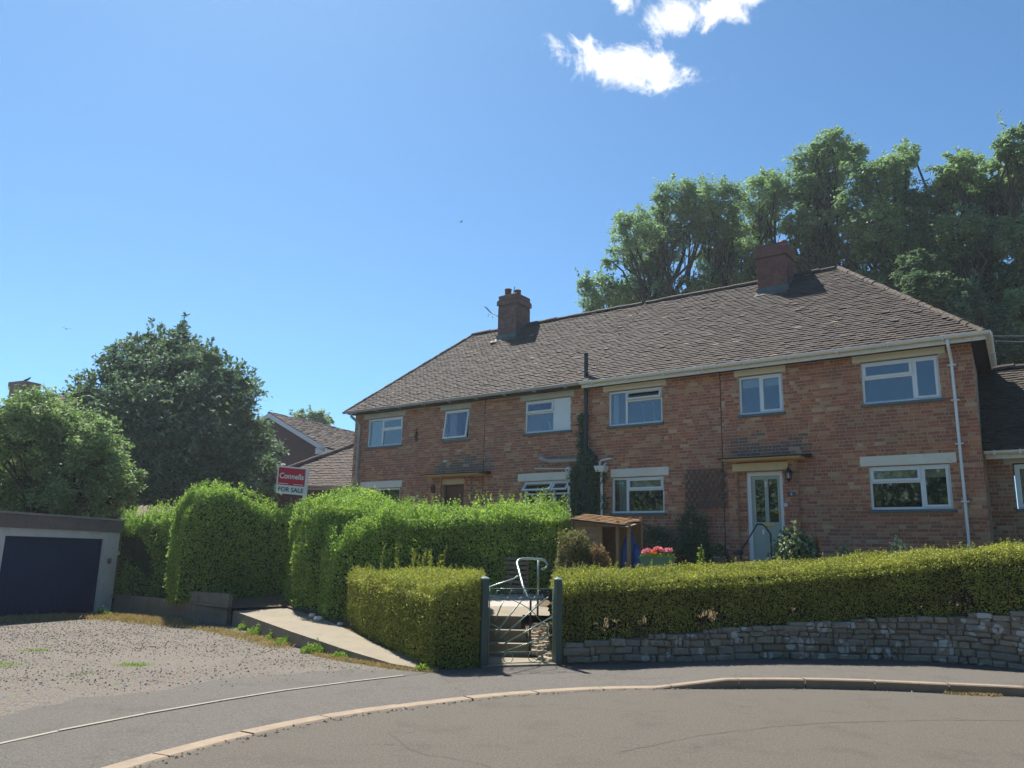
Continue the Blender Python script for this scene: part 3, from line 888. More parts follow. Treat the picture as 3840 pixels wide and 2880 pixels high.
        for p_, q_ in ((-4.555, -4.345), (-4.26, -4.05)):
            MB().quad((p_, 0.09, 2.47), (q_, 0.09, 2.47), (q_, 0.09, 3.43), (p_, 0.09, 3.43)).build('door_pane', m_glass, door)
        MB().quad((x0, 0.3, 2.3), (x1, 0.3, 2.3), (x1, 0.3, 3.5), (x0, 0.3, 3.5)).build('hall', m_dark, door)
        MB().box(-4.40, -4.14, 0.05, 0.071, 2.385, 2.435).build('letter_plate', m_brass, door)
        MB().box(-4.325, -4.285, 0.05, 0.071, 3.26, 3.38).build('door_knocker', m_signw, door)
        h = MB(); h.box(-4.03, -4.00, 0.055, 0.071, 2.55, 2.72); h.tube([(-4.015, 0.07, 2.67), (-4.015, 0.02, 2.67), (-4.12, 0.02, 2.67)], 0.009, 6)
        h.build('door_handle', m_brass, door)
        MB().box(-3.77, -3.61, -0.118, -0.1, 3.02, 3.11).build('number_plate', m_plate, house)
        tx = bpy.data.curves.new('number', 'FONT'); tx.body = '8'; tx.size = 0.085; tx.extrude = 0.002; tx.align_x = 'CENTER'; tx.align_y = 'CENTER'
        tx.materials.append(m_signw)
        text_mesh('number', tx, house, (-3.69 - ORG[0], -0.12, 3.065 - ORG[2]), (R(90), 0, 0))
        MB().box(-3.89, -3.82, -0.02, 0.0, 2.80, 2.88).build('doorbell', m_signw, house)
        lamp = MB(); lx, lz = -3.70, 3.50
        lamp.box(lx - .03, lx + .03, -0.115, -0.1, lz - .12, lz + .05)
        lamp.tube([(lx, -0.11, lz - .1), (lx, -0.17, lz - .12), (lx, -0.22, lz - .07)], 0.01, 6)
        lamp.tube([(lx, -0.22, lz + .02), (lx, -0.22, lz + .06), (lx, -0.22, lz + .12), (lx, -0.22, lz + .17)], [0.095, 0.085, 0.03, 0.006], 6)
        lamp.tube([(lx, -0.22, lz - .17), (lx, -0.22, lz - .12), (lx, -0.22, lz - .1)], [0.012, 0.045, 0.05], 6)
        for k in range(6):
            q = k * math.pi / 3
            lamp.tube([(lx + .05 * math.cos(q), -.22 + .05 * math.sin(q), lz - .1), (lx + .08 * math.cos(q), -.22 + .08 * math.sin(q), lz + .02)], 0.006, 4)
        lp = lamp.build('lantern', m_iron, house)
        MB().tube([(lx, -0.22, lz - .1), (lx, -0.22, lz + .02)], [0.04, 0.065], 6).build('lantern_glass', m_glass, lp)
        MB().tube([(lx, -0.22, lz - .09), (lx, -0.22, lz - .01)], 0.018, 8).build('bulb', m_signw, lp)
    else:
        d = MB(); d.box(dl, dr, 0.14, 0.18, 1.62, 3.60)
        for zz in (2.72, 2.2): d.box(dl + .1, dl + .38, 0.13, 0.141, zz, zz + .38); d.box(dr - .38, dr - .1, 0.13, 0.141, zz, zz + .38)
        door = d.build('door', m_door_b, house)
        for xx in (dl + .29, dr - .29): MB().box(xx - .035, xx + .035, 0.125, 0.141, 3.12, 3.18).build('door_pane', m_iron, door)
        lamp = MB(); lx, lz = -14.24, 3.50
        lamp.box(lx - .03, lx + .03, -0.015, 0.0, lz - .08, lz + .05); lamp.tube([(lx, -0.1, lz - .12), (lx, -0.1, lz - .1), (lx, -0.1, lz + .06), (lx, -0.1, lz + .12)], [0.03, 0.06, 0.08, 0.02], 8)
        lamp.tube([(lx, 0, lz - .03), (lx, -0.1, lz - .08)], 0.012, 5)
        lamp.build('lantern', m_iron, house)
        bk = MB(); bk.tube([(-15.12, -0.03, 5.08), (-15.12, -0.05, 5.2), (-15.05, -0.1, 5.3), (-14.9, -0.25, 5.34), (-14.78, -0.35, 5.33)], 0.014, 6)
        bk.tube([(-15.15, -0.02, 5.15), (-15.1, -.1, 5.13), (-15.07, -.12, 5.2)], 0.012, 5); bk.box(-15.16, -15.08, -0.02, 0.0, 5.0, 5.3)
        bk.build('hanging_bracket', m_iron, house)
        MB().box(-13.93, -13.80, -0.06, 0.0, 4.29, 4.34).build('security_light', m_signw, house)
    # roof
    r = MB()
    if right:
        r.quad((-8.93, EW, EZ), (UR, EW, EZ), (RR, RW, RZ), (-8.93, RW, RZ)); r.poly([(UR, EW, EZ), (UR - .55, 7.38, EZ), (RR, RW, RZ)]); r.quad((UR - .55, 7.38, EZ), (-8.93, 7.38, EZ), (-8.93, RW, RZ), (RR, RW, RZ))
    else:
        r.quad((UL, EW, EZ), (-8.93, EW, EZ), (-8.93, RW, RZ), (RL, RW, RZ)); r.poly([(UL, 7.38, EZ), (UL, EW, EZ), (RL, RW, RZ)]); r.quad((-8.93, 7.38, EZ), (UL, 7.38, EZ), (RL, RW, RZ), (-8.93, RW, RZ))
    roof = r.build('roof', m_tile, house)
    o0 = Vector((0, EW, EZ))
    lf = (lambda y: -8.93) if right else (lambda y: UL + (RL - UL) * y / SLEN + 0.02)
    rf = (lambda y: UR + (RR - UR) * y / SLEN - 0.02) if right else (lambda y: -8.93)
    roof_tiles(roof, o0, X_, up_s, nrm_s, SLEN - 0.04, lf, rf, 0.168, 0.105, tile_me, rnd, 300, lambda c: (hw(c.x, c.y, c.z) - CAMP).length, 'roof_tiling', in_chimney)
    if right:
        run_ridge(roof, (-8.93, RW, RZ - .02), (RR + .05, RW, RZ - .02), 0.40, 0.115, ridge_me, 'ridge_tile', rnd)
        run_ridge(roof, (UR - .06, EW + .02, EZ + .0), (RR, RW, RZ), 0.118, 0.085, hip_me, 'hip_tile', rnd, -0.01)
    else:
        run_ridge(roof, (RL - .05, RW, RZ - .02), (-8.93, RW, RZ - .02), 0.40, 0.115, ridge_me, 'ridge_tile', rnd)
        run_ridge(roof, (UL + .06, EW + .02, EZ + .0), (RL, RW, RZ), 0.125, 0.09, hip_me2, 'hip_tile', rnd, -0.01)
    # eaves
    if right:
        f = MB(); f.box(-8.98, UR - 0.02, -0.30, -0.275, 5.98, 6.07)
        f.hexa([(UR - .045, -0.30, 5.98), (UR - .02, -0.30, 5.98), (UR - .20, 2.6, 5.98), (UR - .225, 2.6, 5.98), (UR - .045, -0.30, 6.07), (UR - .02, -0.30, 6.07), (UR - .20, 2.6, 6.07), (UR - .225, 2.6, 6.07)])
        f.build('fascia_board', m_fascia, house)
        s = MB(); s.quad((-8.9, -0.275, 6.01), (UR - .05, -0.275, 6.01), (UR - .05, 0.0, 6.01), (-8.9, 0, 6.01)); s.quad((0, 0, 6.01), (UR - .05, -0.27, 6.01), (UR - .23, 2.6, 6.01), (-.2, 2.6, 6.01)); s.build('soffit', m_soffit, house)
        g = MB(); gutter(g, -8.98, UR + 0.06, -0.37, 6.115, 0.058); g.box(UR + .055, UR + .065, -.435, -.3, 6.03, 6.11)
        go = g.build('gutter', m_fascia, house)
        g2 = MB()
        a = Vector((UR + .03, -.43, 6.10)); b = Vector((UR - .17, 2.6, 6.10)); n = 6; prev = None
        for i in range(n + 1):
            q = math.pi + math.pi * i / n; off = (0.062 * math.cos(q), 0.062 * math.sin(q))
            if prev: g2.quad(a + Vector((prev[0], 0, prev[1])), b + Vector((prev[0], 0, prev[1])), b + Vector((off[0], 0, off[1])), a + Vector((off[0], 0, off[1])))
            prev = off
        g2.build('side_gutter', m_fascia, house)
        for k in range(4):
            t = 0.12 + k * 0.20
            c = a + (b - a) * t
            MB().box(c.x - .1, c.x + .075, c.y - .012, c.y + .012, 6.015, 6.035).build('gutter_bracket', m_fascia, go)
        for k in range(9):
            x = -8.6 + k * 1.02
            MB().box(x - .012, x + .012, -.44, -.30, 6.03, 6.115).build('gutter_bracket', m_fascia, go)
        dp = MB(); dp.tube([(-0.36, -0.37, 6.05), (-0.36, -0.37, 5.93), (-0.36, -0.28, 5.85), (-0.36, -0.10, 5.66), (-0.36, -0.085, 5.60), (-0.36, -0.085, 1.5)], 0.034, 4)
        dpo = dp.build('downpipe', m_upvc, house)
        for z in (5.58, 4.86, 3.98, 2.84, 1.9): MB().box(-0.36 - .075, -0.36 + .075, -0.125, 0.0, z - .012, z + .012).build('pipe_clip', m_upvc, dpo)
        hp = MB(); hp.hexa([(-8.60, -0.2, 3.76), (-8.37, -0.2, 3.76), (-8.37, 0, 3.76), (-8.60, 0, 3.76), (-8.64, -0.24, 3.91), (-8.33, -0.24, 3.91), (-8.33, 0, 3.91), (-8.64, 0, 3.91)])
        hp.tube([(-8.48, -.1, 3.76), (-8.48, -.1, 1.55)], 0.034, 8); hp.tube([(-8.52, -.12, 3.9), (-8.52, -.12, 4.02), (-8.48, -.12, 4.06), (-8.2, -.12, 4.09), (-8.2, 0.02, 4.09)], 0.02, 8)
        hp.tube([(-8.4, -.1, 3.88), (-8.4, -.1, 3.95), (-8.36, -.04, 3.99)], 0.02, 6)
        hp.build('rainwater_hopper', m_upvc, house)
        sv = MB(); sv.tube([(-8.93, -0.14, 1.5), (-8.93, -0.14, 6.96)], 0.056, 12); sv.tube([(-8.93, -0.14, 4.1), (-8.8, -0.14, 4.13), (-8.62, -0.14, 4.13)], [0.05, 0.06, 0.075], 10)
        for z in (5.2, 4.35, 3.2, 2.2): sv.tube([(-8.93, -.14, z), (-8.93, -.14, z + .09)], 0.068, 12)
        svo = sv.build('soil_pipe', m_black, house)
        MB().box(-9.03, -8.83, -0.3, 0.02, 6.20, 6.215).build('pipe_flashing', m_lead, svo)
    else:
        f = MB(); f.box(UL + .1, -8.98, -0.30, -0.28, 6.035, 6.08); f.build('fascia_board', m_soffit, house)
        MB().quad((UL + .1, -0.28, 6.045), (-8.9, -0.28, 6.045), (-8.9, 0.0, 6.045), (UL + .1, 0, 6.045)).build('soffit', m_soffit, house)
        g = MB(); gutter(g, UL - .03, -8.98, -0.37, 6.11, 0.058); go = g.build('gutter', m_gutter_g, house)
        for k in range(9):
            x = -17.6 + k * 1.02
            MB().box(x - .012, x + .012, -.435, -.30, 6.02, 6.105).build('gutter_bracket', m_gutter_g, go)
        dp = MB(); dp.tube([(-17.74, -0.37, 6.05), (-17.74, -0.37, 5.95), (-17.66, -0.15, 5.78), (-17.6, -0.10, 5.68), (-17.6, -0.10, 1.5)], 0.045, 10)
        dp.build('downpipe', m_gutter_g, house)
        p = MB(); p.tube([(-10.37, 0.02, 4.21), (-10.37, -.1, 4.21), (-10.30, -.12, 4.18), (-10.1, -.12, 4.11), (-9.12, -.12, 4.10)], [0.06, 0.06, 0.055, 0.05, 0.05], 10)
        p.build('waste_pipe', m_gutter_g, house)
        p = MB(); p.tube([(-10.62, -.05, 3.945), (-9.57, -.05, 3.90)], 0.016, 6); p.tube([(-9.5, -.1, 3.92), (-9.48, -.1, 3.86), (-9.47, -.1, 3.76), (-9.46, -.1, 3.70), (-9.46, -.1, 1.5)], [0.06, 0.1, 0.06, 0.045, 0.045], 10)
        p.build('drain_pipe', m_fascia, house)
    # chimney
    x0, x1, w0, w1 = chimneys[side]
    cm = m_chim if right else m_chim1
    cme = unit_brick(cm)
    zt, zband = (10.20, 9.84) if right else (10.38, 10.02)
    c = MB(); c.box(x0 + .012, x1 - .012, w0 + .012, w1, 8.4, zt - .005)
    if right: c.box(x0 - .028, x1 + .028, w0 - .028, w1 + .03, zband, zt - .006)
    else: c.box(x0 - .028, x1 + .028, w0 - .028, w1 + .03, zband, 10.2)
    ch = c.build('chimney', m_mortar_d, house)
    cc = Cut(300)
    kf = lambda c_: 0
    zb_end = zband
    lay_bricks(cc, x0, x1, 8.6, zb_end, [], rnd, Vector((0, w0, 0)), X_, Y_, kf, header=0.5)
    lay_bricks(cc, 0, w1 - w0, 8.6, zb_end, [], rnd, Vector((x1, w0, 0)), Y_, -X_, kf, header=0.5)
    zt2 = zt if right else 10.21
    lay_bricks(cc, x0 - .04, x1 + .04, zband, zt2, [], rnd, Vector((0, w0 - .04, 0)), X_, Y_, kf, header=0.5)
    lay_bricks(cc, -.04, w1 - w0 + .04, zband, zt2, [], rnd, Vector((x1 + .04, w0, 0)), Y_, -X_, kf, header=0.5)
    if not right:
        lay_bricks(cc, x0, x1, 10.21, zt, [], rnd, Vector((0, w0, 0)), X_, Y_, kf, header=0.5)
        lay_bricks(cc, 0, w1 - w0, 10.21, zt, [], rnd, Vector((x1, w0, 0)), Y_, -X_, kf, header=0.5)
    cc.emit('brick', cme, ch, 'chimney_brickwork')
    fl = MB()
    def fz(w_): return EZ + (w_ - EW) * math.tan(slope)
    fl.box(x0 - .03, x1 + .03, w0 - .035, w0 - .026, fz(w0) - .05, fz(w0) + .14)
    for k in range(5):
        wa = w0 + (RW - w0) * k / 5; wb = w0 + (RW - w0) * (k + 1) / 5
        fl.box(x1 + .004, x1 + .012, wa, wb, fz(wa) - .02, fz(wa) + .2)
    fl.hexa([(x0 - .05, w0 - .2, fz(w0 - .2) + .03), (x1 + .05, w0 - .2, fz(w0 - .2) + .03), (x1 + .05, w0, fz(w0) + .03), (x0 - .05, w0, fz(w0) + .03)] + [(x0 - .05, w0 - .2, fz(w0 - .2) + .04), (x1 + .05, w0 - .2, fz(w0 - .2) + .04), (x1 + .05, w0, fz(w0) + .04), (x0 - .05, w0, fz(w0) + .04)])
    fl.build('chimney_flashing', m_lead, ch)
    cap = MB(); cap.hexa([(x0 + .02, w0 + .02, zt), (x1 - .02, w0 + .02, zt), (x1 - .02, w1 - .02, zt), (x0 + .02, w1 - .02, zt), (x0 + .16, w0 + .14, zt + .06), (x1 - .16, w0 + .14, zt + .06), (x1 - .16, w1 - .14, zt + .06), (x0 + .16, w1 - .14, zt + .06)])
    cap.build('flaunching', m_garage_r, ch)
    if right:
        for xx, hh in ((-5.02, 0.09), (-4.80, 0.09), (-4.56, 0.15)):
            MB().tube([(xx, 3.2, zt), (xx, 3.2, zt + hh)], 0.11, 14).build('chimney_pot', m_terra, ch, True)
    else:
        for xx, ww, hh in ((-14.02, 3.08, 0.27), (-13.86, 3.42, 0.30)):
            MB().tube([(xx, ww, zt), (xx, ww, zt + hh - .03), (xx, ww, zt + hh - .03), (xx, ww, zt + hh)], [0.115, 0.115, 0.125, 0.125], 14).build('chimney_pot', m_terra, ch, True)
        MB().tube([(-13.95, 3.3, zt + .2), (-13.9, 3.3, zt + .42)], 0.012, 5).build('aerial_stub', m_iron, ch)
        ae = MB(); ae.tube([(-14.26, 3.2, 9.62), (-14.45, 3.2, 9.68), (-14.55, 3.2, 9.80)], 0.014, 5); ae.tube([(-14.26, 3.2, 9.82), (-14.5, 3.2, 9.80)], 0.012, 5)
        ae.tube([(-14.45, 3.2, 9.76), (-14.80, 3.2, 9.92), (-15.11, 3.2, 10.24)], 0.012, 5)
        for k in range(7):
            t = k / 6; px_ = -14.80 - .31 * t; pz_ = 9.92 + .32 * t
            ae.tube([(px_, 3.08, pz_), (px_, 3.32, pz_)], 0.005, 4)
        ae.tube([(-14.70, 3.1, 9.86), (-14.90, 3.1, 9.90), (-14.88, 3.1, 9.80)], 0.010, 4); ae.tube([(-14.70, 3.3, 9.86), (-14.86, 3.3, 9.90), (-14.84, 3.3, 9.80)], 0.010, 4)
        ae.build('aerial', m_iron, ch)
        dd = MB(); n = 12
        cpt = Vector((-14.34, 3.45, 10.0)); ax = Vector((-0.9, 0.43, 0.1)).normalized(); b1 = ax.cross(Z_).normalized(); b2 = b1.cross(ax)
        rim = [cpt + b1 * 0.24 * math.cos(2 * math.pi * i / n) + b2 * 0.27 * math.sin(2 * math.pi * i / n) + ax * 0.05 for i in range(n)]
        for i in range(n): dd.poly([cpt, rim[i], rim[(i + 1) % n]])
        dd.tube([cpt, cpt + ax * -0.1 + Vector((.05, -.1, -.1))], 0.015, 5)
        dd.build('satellite_dish', m_gutter_g, ch)
        cp = MB(); p = [Vector((-13.95, w, fz(w) + .035)) for w in (2.75, 2.5, 2.2, 1.95)]
        cp.tube(p, 0.012, 5); cp.build('aerial_cable', m_iron, roof)
        MB().tube([(-14.22, 2.62, fz(2.62) + .01), (-14.22, 2.62, fz(2.62) + .06), (-14.22, 2.62, fz(2.62) + .085)], [0.15, 0.11, 0.03], 9).build('mortar_lump', m_pale, roof)
    ORG[:] = [0, 0, 0]
    return house


build_half('right')
build_half('left')


# ------------------------------------------------------------------ annex at the far right
def annex():
    rnd = random.Random(9)
    ORG[:] = [0, 0.6, 1.5]
    h = empty('brick_house', hw(0, 0.6, 1.5), -PHI, 'low brick house set back at the right, partly behind the end of the semi-detached pair', 'house')
    ul, ur = 0.0, 7.0
    holes = [(0.44, 1.95, 2.72, 3.62)]
    mb = MB(); O = Vector((0, 0.6, 0))
    wall_panel(mb, ul - .1, ur, 1.5, 3.85, holes, 0.008, 0.11, O, X_, Y_)
    mb.quad((ur, .6, 1.5), (ur, 5.4, 1.5), (ur, 5.4, 3.85), (ur, .6, 3.85)); mb.poly([(ur, .6, 3.85), (ur, 5.4, 3.85), (ur, 3.0, 6.0)])
    wall = mb.build('wall', m_mortar, h)
    cut = Cut(300)
    lay_bricks(cut, 0.0, 2.6, 1.5, 3.85, [(0.44, 1.95, 2.66, 3.62), (0.30, 2.1, 3.62, 3.74)], rnd, O, X_, Y_, lambda c: (hw(c.x, c.y, c.z) - CAMP).length + (50 if c.z < 2 else 0))
    cut.emit('brick', unit_brick(m_brick2), wall, 'brickwork')
    MB().box(0.30, 2.1, 0.57, 0.69, 3.62, 3.74).build('lintel', m_lintel_g, h)
    o0 = ORG[:]
    # window set back plane: shift local y by 0.6
    hh = empty('window_bay', (0, 0, 0)); bpy.data.objects.remove(hh)
    ORG[:] = [0, 0, 1.5]
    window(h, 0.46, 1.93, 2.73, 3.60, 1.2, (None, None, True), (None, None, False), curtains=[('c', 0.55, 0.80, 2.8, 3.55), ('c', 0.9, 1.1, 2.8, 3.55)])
    ORG[:] = o0
    z0, w0, z1, w1 = 3.86, 0.36, 6.04, 3.0
    sl_ = math.atan2(z1 - z0, w1 - w0); us = Vector((0, math.cos(sl_), math.sin(sl_))); ns = Vector((0, -math.sin(sl_), math.cos(sl_)))
    r = MB(); r.quad((-.02, w0, z0), (ur + .2, w0, z0), (ur + .2, w1, z1), (-.25, w1, z1)); r.quad((ur + .2, 2 * w1 - w0, z0), (-.3, 2 * w1 - w0, z0), (-.25, w1, z1), (ur + .2, w1, z1))
    roof = r.build('roof', m_tile2, h)
    roof_tiles(roof, Vector((0, w0, z0)), X_, us, ns, math.hypot(z1 - z0, w1 - w0), lambda y: 0.0 - 0.08 * y, lambda y: 2.6, 0.168, 0.105, unit_tile(m_tile2), rnd, 300, lambda c: (hw(c.x, c.y, c.z) - CAMP).length, 'roof_tiling')
    run_ridge(roof, (-.25, w1, z1 - .02), (2.6, w1, z1 - .02), 0.38, 0.115, ridge_me, 'ridge_tile', rnd)
    f = MB(); f.box(0.02, ur, 0.40, 0.42, 3.70, 3.83); f.build('fascia_board', m_fascia, h)
    g = MB(); gutter(g, 0.0, ur, 0.335, 3.84, 0.055); go = g.build('gutter', m_fascia, h)
    for x in (0.18, 0.62, 1.5): MB().box(x - .02, x + .02, .27, .40, 3.77, 3.86).build('gutter_bracket', m_fascia, go)
    ORG[:] = [0, 0, 0]


annex()


# ------------------------------------------------------------------ ground, road, pavement
def sheet(name, pts, z, mt, kind='structure'):
    mb = MB(); mb.poly([(x, y, z if not callable(z) else z(x, y)) for x, y in pts])
    return tag(mb.build(name, mt), kind=kind)


k = NT('far_ground')
col = k.mix(k.rng(k.noise(0.3, 6, 0.6), 0.3, 0.7), (0.075, 0.095, 0.035), (0.15, 0.13, 0.07))
m_ground = k.done(k.bsdf(col, 0.95, 0.1, 0, k.noise(20, 5, 0.7), 0.03))
sheet('ground', [(-300, -200), (300, -200), (300, 500), (-300, 500)], -0.03, m_ground)

KERB = [(-4.2, 0.5), (-3.75, 3.0), (-3.2, 5.0), (-2.73, 6.33), (-2.49, 6.9), (-2.15, 7.55), (-1.6, 8.33), (-.94, 8.98), (0, 9.73), (1.08, 10.3), (1.95, 10.55), (2.85, 10.72), (3.81, 10.88), (4.9, 10.88), (5.6, 10.78), (6.64, 10.62), (8.5, 10.1), (10.5, 9.2), (13, 7.4), (15, 4.5), (16, 1.0)]


def resample(pts, step):
    pts = [Vector(p) for p in pts]
    # Catmull-Rom then even spacing
    fine = []
    for i in range(len(pts) - 1):
        p0, p1, p2, p3 = pts[max(i - 1, 0)], pts[i], pts[i + 1], pts[min(i + 2, len(pts) - 1)]
        for j in range(12):
            t = j / 12
            fine.append(0.5 * ((2 * p1) + (p2 - p0) * t + (2 * p0 - 5 * p1 + 4 * p2 - p3) * t * t + (3 * p1 - p0 - 3 * p2 + p3) * t ** 3))
    fine.append(pts[-1])
    outp = [fine[0]]; acc = 0
    for a, b in zip(fine, fine[1:]):
        d = (b - a).length
        while acc + d >= step:
            q = (step - acc) / d; a = a.lerp(b, q); outp.append(a.copy()); d = (b - a).length; acc = 0
        acc += d
    return outp


def kerb_h(x):
    if x < 1.9: return 0.012
    if x > 2.85: return 0.112
    return 0.012 + 0.10 * (x - 1.9) / 0.95


kp = resample(KERB, 0.152)
road = MB()
road.poly([(p.x, p.y, 0.0) for p in kp] + [(30, 1), (30, -60), (-30, -60), (-30, 0.5)][0:0] + [(16, -40, 0.0), (-4.2, -40, 0.0)])
tag(road.build('road', m_road), kind='structure')

kerb = empty('kerb', (0, 0, 0)); kerb['kind'] = 'structure'
rk = random.Random(4)


def offs(i, d):
    a = kp[max(i - 1, 0)]; b = kp[min(i + 1, len(kp) - 1)]; t = (b - a).normalized()
    return kp[i] + Vector((-t.y, t.x)) * d


i = 0
while i + 6 < len(kp):
    mb = MB(); dz = rk.uniform(-0.004, 0.004); g = rk.uniform(0.005, 0.010)
    for j in range(6):
        a, b = i + j, i + j + 1
        q = []
        for idx, sh in ((a, g if j == 0 else 0), (b, -g if j == 5 else 0)):
            t = (kp[min(idx + 1, len(kp) - 1)] - kp[max(idx - 1, 0)]).normalized() * sh
            f = kp[idx] + t; bk = offs(idx, 0.19 if kp[idx].x < 1.9 else 0.135) + t; h = kerb_h(kp[idx].x) + dz
            q.append((f, bk, h))
        (f0, b0, h0), (f1, b1, h1) = q
        c = 0.014
        m0 = f0.lerp(b0, 0.12); m1 = f1.lerp(b1, 0.12)
        mb.quad((f0.x, f0.y, -.03), (f1.x, f1.y, -.03), (f1.x, f1.y, h1 - c), (f0.x, f0.y, h0 - c))
        mb.quad((f0.x, f0.y, h0 - c), (f1.x, f1.y, h1 - c), (m1.x, m1.y, h1), (m0.x, m0.y, h0))
        mb.quad((m0.x, m0.y, h0), (m1.x, m1.y, h1), (b1.x, b1.y, h1), (b0.x, b0.y, h0))
        if j == 0: mb.quad((f0.x, f0.y, -.03), (f0.x, f0.y, h0 - c), (b0.x, b0.y, h0), (b0.x, b0.y, -.03))
        if j == 5: mb.quad((f1.x, f1.y, -.03), (b1.x, b1.y, -.03), (b1.x, b1.y, h1), (f1.x, f1.y, h1 - c))
    mb.build('kerb_stone', m_kerb, kerb)
    i += 6

EDG = [(-6.0, 1.5), (-5.1, 4.3), (-4.1, 6.94), (-3.76, 7.74), (-3.27, 8.63), (-2.42, 9.93), (-1.0, 11.46)]
ep = resample(EDG, 0.15)
edging = empty('edging', (0, 0, 0)); edging['kind'] = 'structure'
i = 0
while i + 6 < len(ep):
    mb = MB(); a0 = ep[i]; a1 = ep[i + 6]; t = (a1 - a0).normalized(); nn = Vector((-t.y, t.x)) * 0.024
    a0 = a0 + t * .004; a1 = a1 - t * .004; z = 0.012 + rk.uniform(-.002, .003)
    mb.hexa([(a0 - nn).to_3d(), (a1 - nn).to_3d(), (a1 + nn).to_3d(), (a0 + nn).to_3d()] + [tuple((v).to_3d() + Vector((0, 0, z))) for v in (a0 - nn, a1 - nn, a1 + nn, a0 + nn)])
    mb.build('edging_stone', m_edging, edging)
    i += 6

WALLB = [(0.86, 12.62, 0.02), (1.0, 12.62, .022), (2.17, 12.72, .062), (4.04, 13.02, .11), (6.0, 13.32, .112), (7.23, 12.90, .112), (7.73, 12.44, .112), (9.6, 10.6, .112), (12, 8.6, .112)]
# pavement: strips from the kerb back to the wall / edging line
pv = MB()
top = [(p.x, p.y) for p in ep] + [(-.95, 11.75), (-.4, 12.12), (.3, 12.42), (0.86, 12.72)] + [(x, y + .06) for x, y, z in WALLB[1:]]
tv = [Vector(p) for p in top]
acc = [0]
for a, b in zip(tv, tv[1:]): acc.append(acc[-1] + (b - a).length)


def along(t):
    s_ = t * acc[-1]
    for i in range(len(acc) - 1):
        if s_ <= acc[i + 1]:
            return tv[i].lerp(tv[i + 1], (s_ - acc[i]) / max(acc[i + 1] - acc[i], 1e-6))
    return tv[-1]


ks = kp[8:len(kp) - 12]
kb = [offs(i, 0.187 if kp[i].x < 1.9 else 0.132) for i in range(8, len(kp) - 12)]
n = len(kb)
# pair by nearest progress
prevt = 0.0; pairs = []
ts = np.linspace(0, 1, 1200); tp = np.array([along(t)[:] for t in ts])
for q, kbp in enumerate(kb):
    tdir = (kb[min(q + 1, n - 1)] - kb[max(q - 1, 0)]).normalized(); nv = Vector((-tdir.y, tdir.x))
    d = tp - np.array(kbp[:])
    lat = np.abs(d @ np.array(tdir[:])) + np.where(d @ np.array(nv[:]) < 0, 50, 0)
    idx = int(np.argmin(lat)); pairs.append(ts[idx])
for q in range(1, n): pairs[q] = max(pairs[q], pairs[q - 1])
SEG = 5


def pz(a, b, f):
    h0 = kerb_h(a.x) - 0.004
    hw_ = min(max((b.x - 1.0) / 3.0, 0), 1) * 0.112
    return h0 * (1 - f) + hw_ * f + 0.004 * f


V = []
for q in range(n):
    a = kb[q]; b = along(pairs[q])
    for j in range(SEG + 1):
        f = j / SEG; p = a.lerp(b, f); V.append((p.x, p.y, pz(a, b, f)))
F = []
for q in range(n - 1):
    for j in range(SEG):
        i0 = q * (SEG + 1) + j
        F.append((i0, i0 + SEG + 1, i0 + SEG + 2, i0 + 1))
me = bpy.data.meshes.new('pavement'); me.from_pydata(V, [], F); me.materials.append(m_pave); me.update()
tag(link('pavement', me), kind='structure')
sheet('pavement_base', [(-1.6, 10.6), (1.0, 10.3), (1.2, 12.75), (-1.2, 12.3)], -0.004, m_pave)

sheet('forecourt', [(-5.98, 1.5), (-5.08, 4.3), (-4.08, 6.98), (-3.74, 7.78), (-3.25, 8.67), (-2.4, 9.97), (-0.98, 11.5), (-1.1, 11.75), (-1.75, 12.1), (-2.5, 13.0), (-3.7, 14.3), (-5.9, 17.8), (-10.2, 20.6), (-12, 16.5), (-26, 10), (-26, 1.5)], 0.0, m_gravel)

ra = random.Random(77); inner = []
for q in range(len(ep)):
    p = ep[q]; a_ = ep[max(q - 1, 0)]; b_ = ep[min(q + 1, len(ep) - 1)]; t_ = (b_ - a_).normalized(); wdt = 1.15 * min(1, (len(ep) - 1 - q) / 12 + .35) + .10 * math.sin(q * .55) + .06 * math.sin(q * 1.7) + ra.uniform(-.03, .03)
    inner.append((p.x - t_.y * wdt, p.y + t_.x * wdt))
mb = MB()
for q in range(len(ep) - 1):
    t_ = (ep[q + 1] - ep[q]).normalized(); o1 = (ep[q].x - t_.y * .02, ep[q].y + t_.x * .02); o2 = (ep[q + 1].x - t_.y * .02, ep[q + 1].y + t_.x * .02)
    mb.quad((*o1, .004), (*o2, .004), (*inner[q + 1], .004), (*inner[q], .004))
tag(mb.build('forecourt_apron', m_pave), kind='structure')


def ribbon(name, pts, wd, z, mt, rnd):
    pts = resample(pts, .09); mb = MB(); pr = None
    for q, p in enumerate(pts):
        a_ = pts[max(q - 1, 0)]; b_ = pts[min(q + 1, len(pts) - 1)]; t_ = (b_ - a_).normalized(); n_ = Vector((-t_.y, t_.x)); w_ = wd * rnd.uniform(.35, 1.3); c_ = p + n_ * rnd.uniform(-.018, .018)
        cur = (c_ - n_ * w_ / 2, c_ + n_ * w_ / 2)
        if pr: mb.quad((*pr[0], z), (*cur[0], z), (*cur[1], z), (*pr[1], z))
        pr = cur
    return tag(mb.build(name, mt), kind='structure')


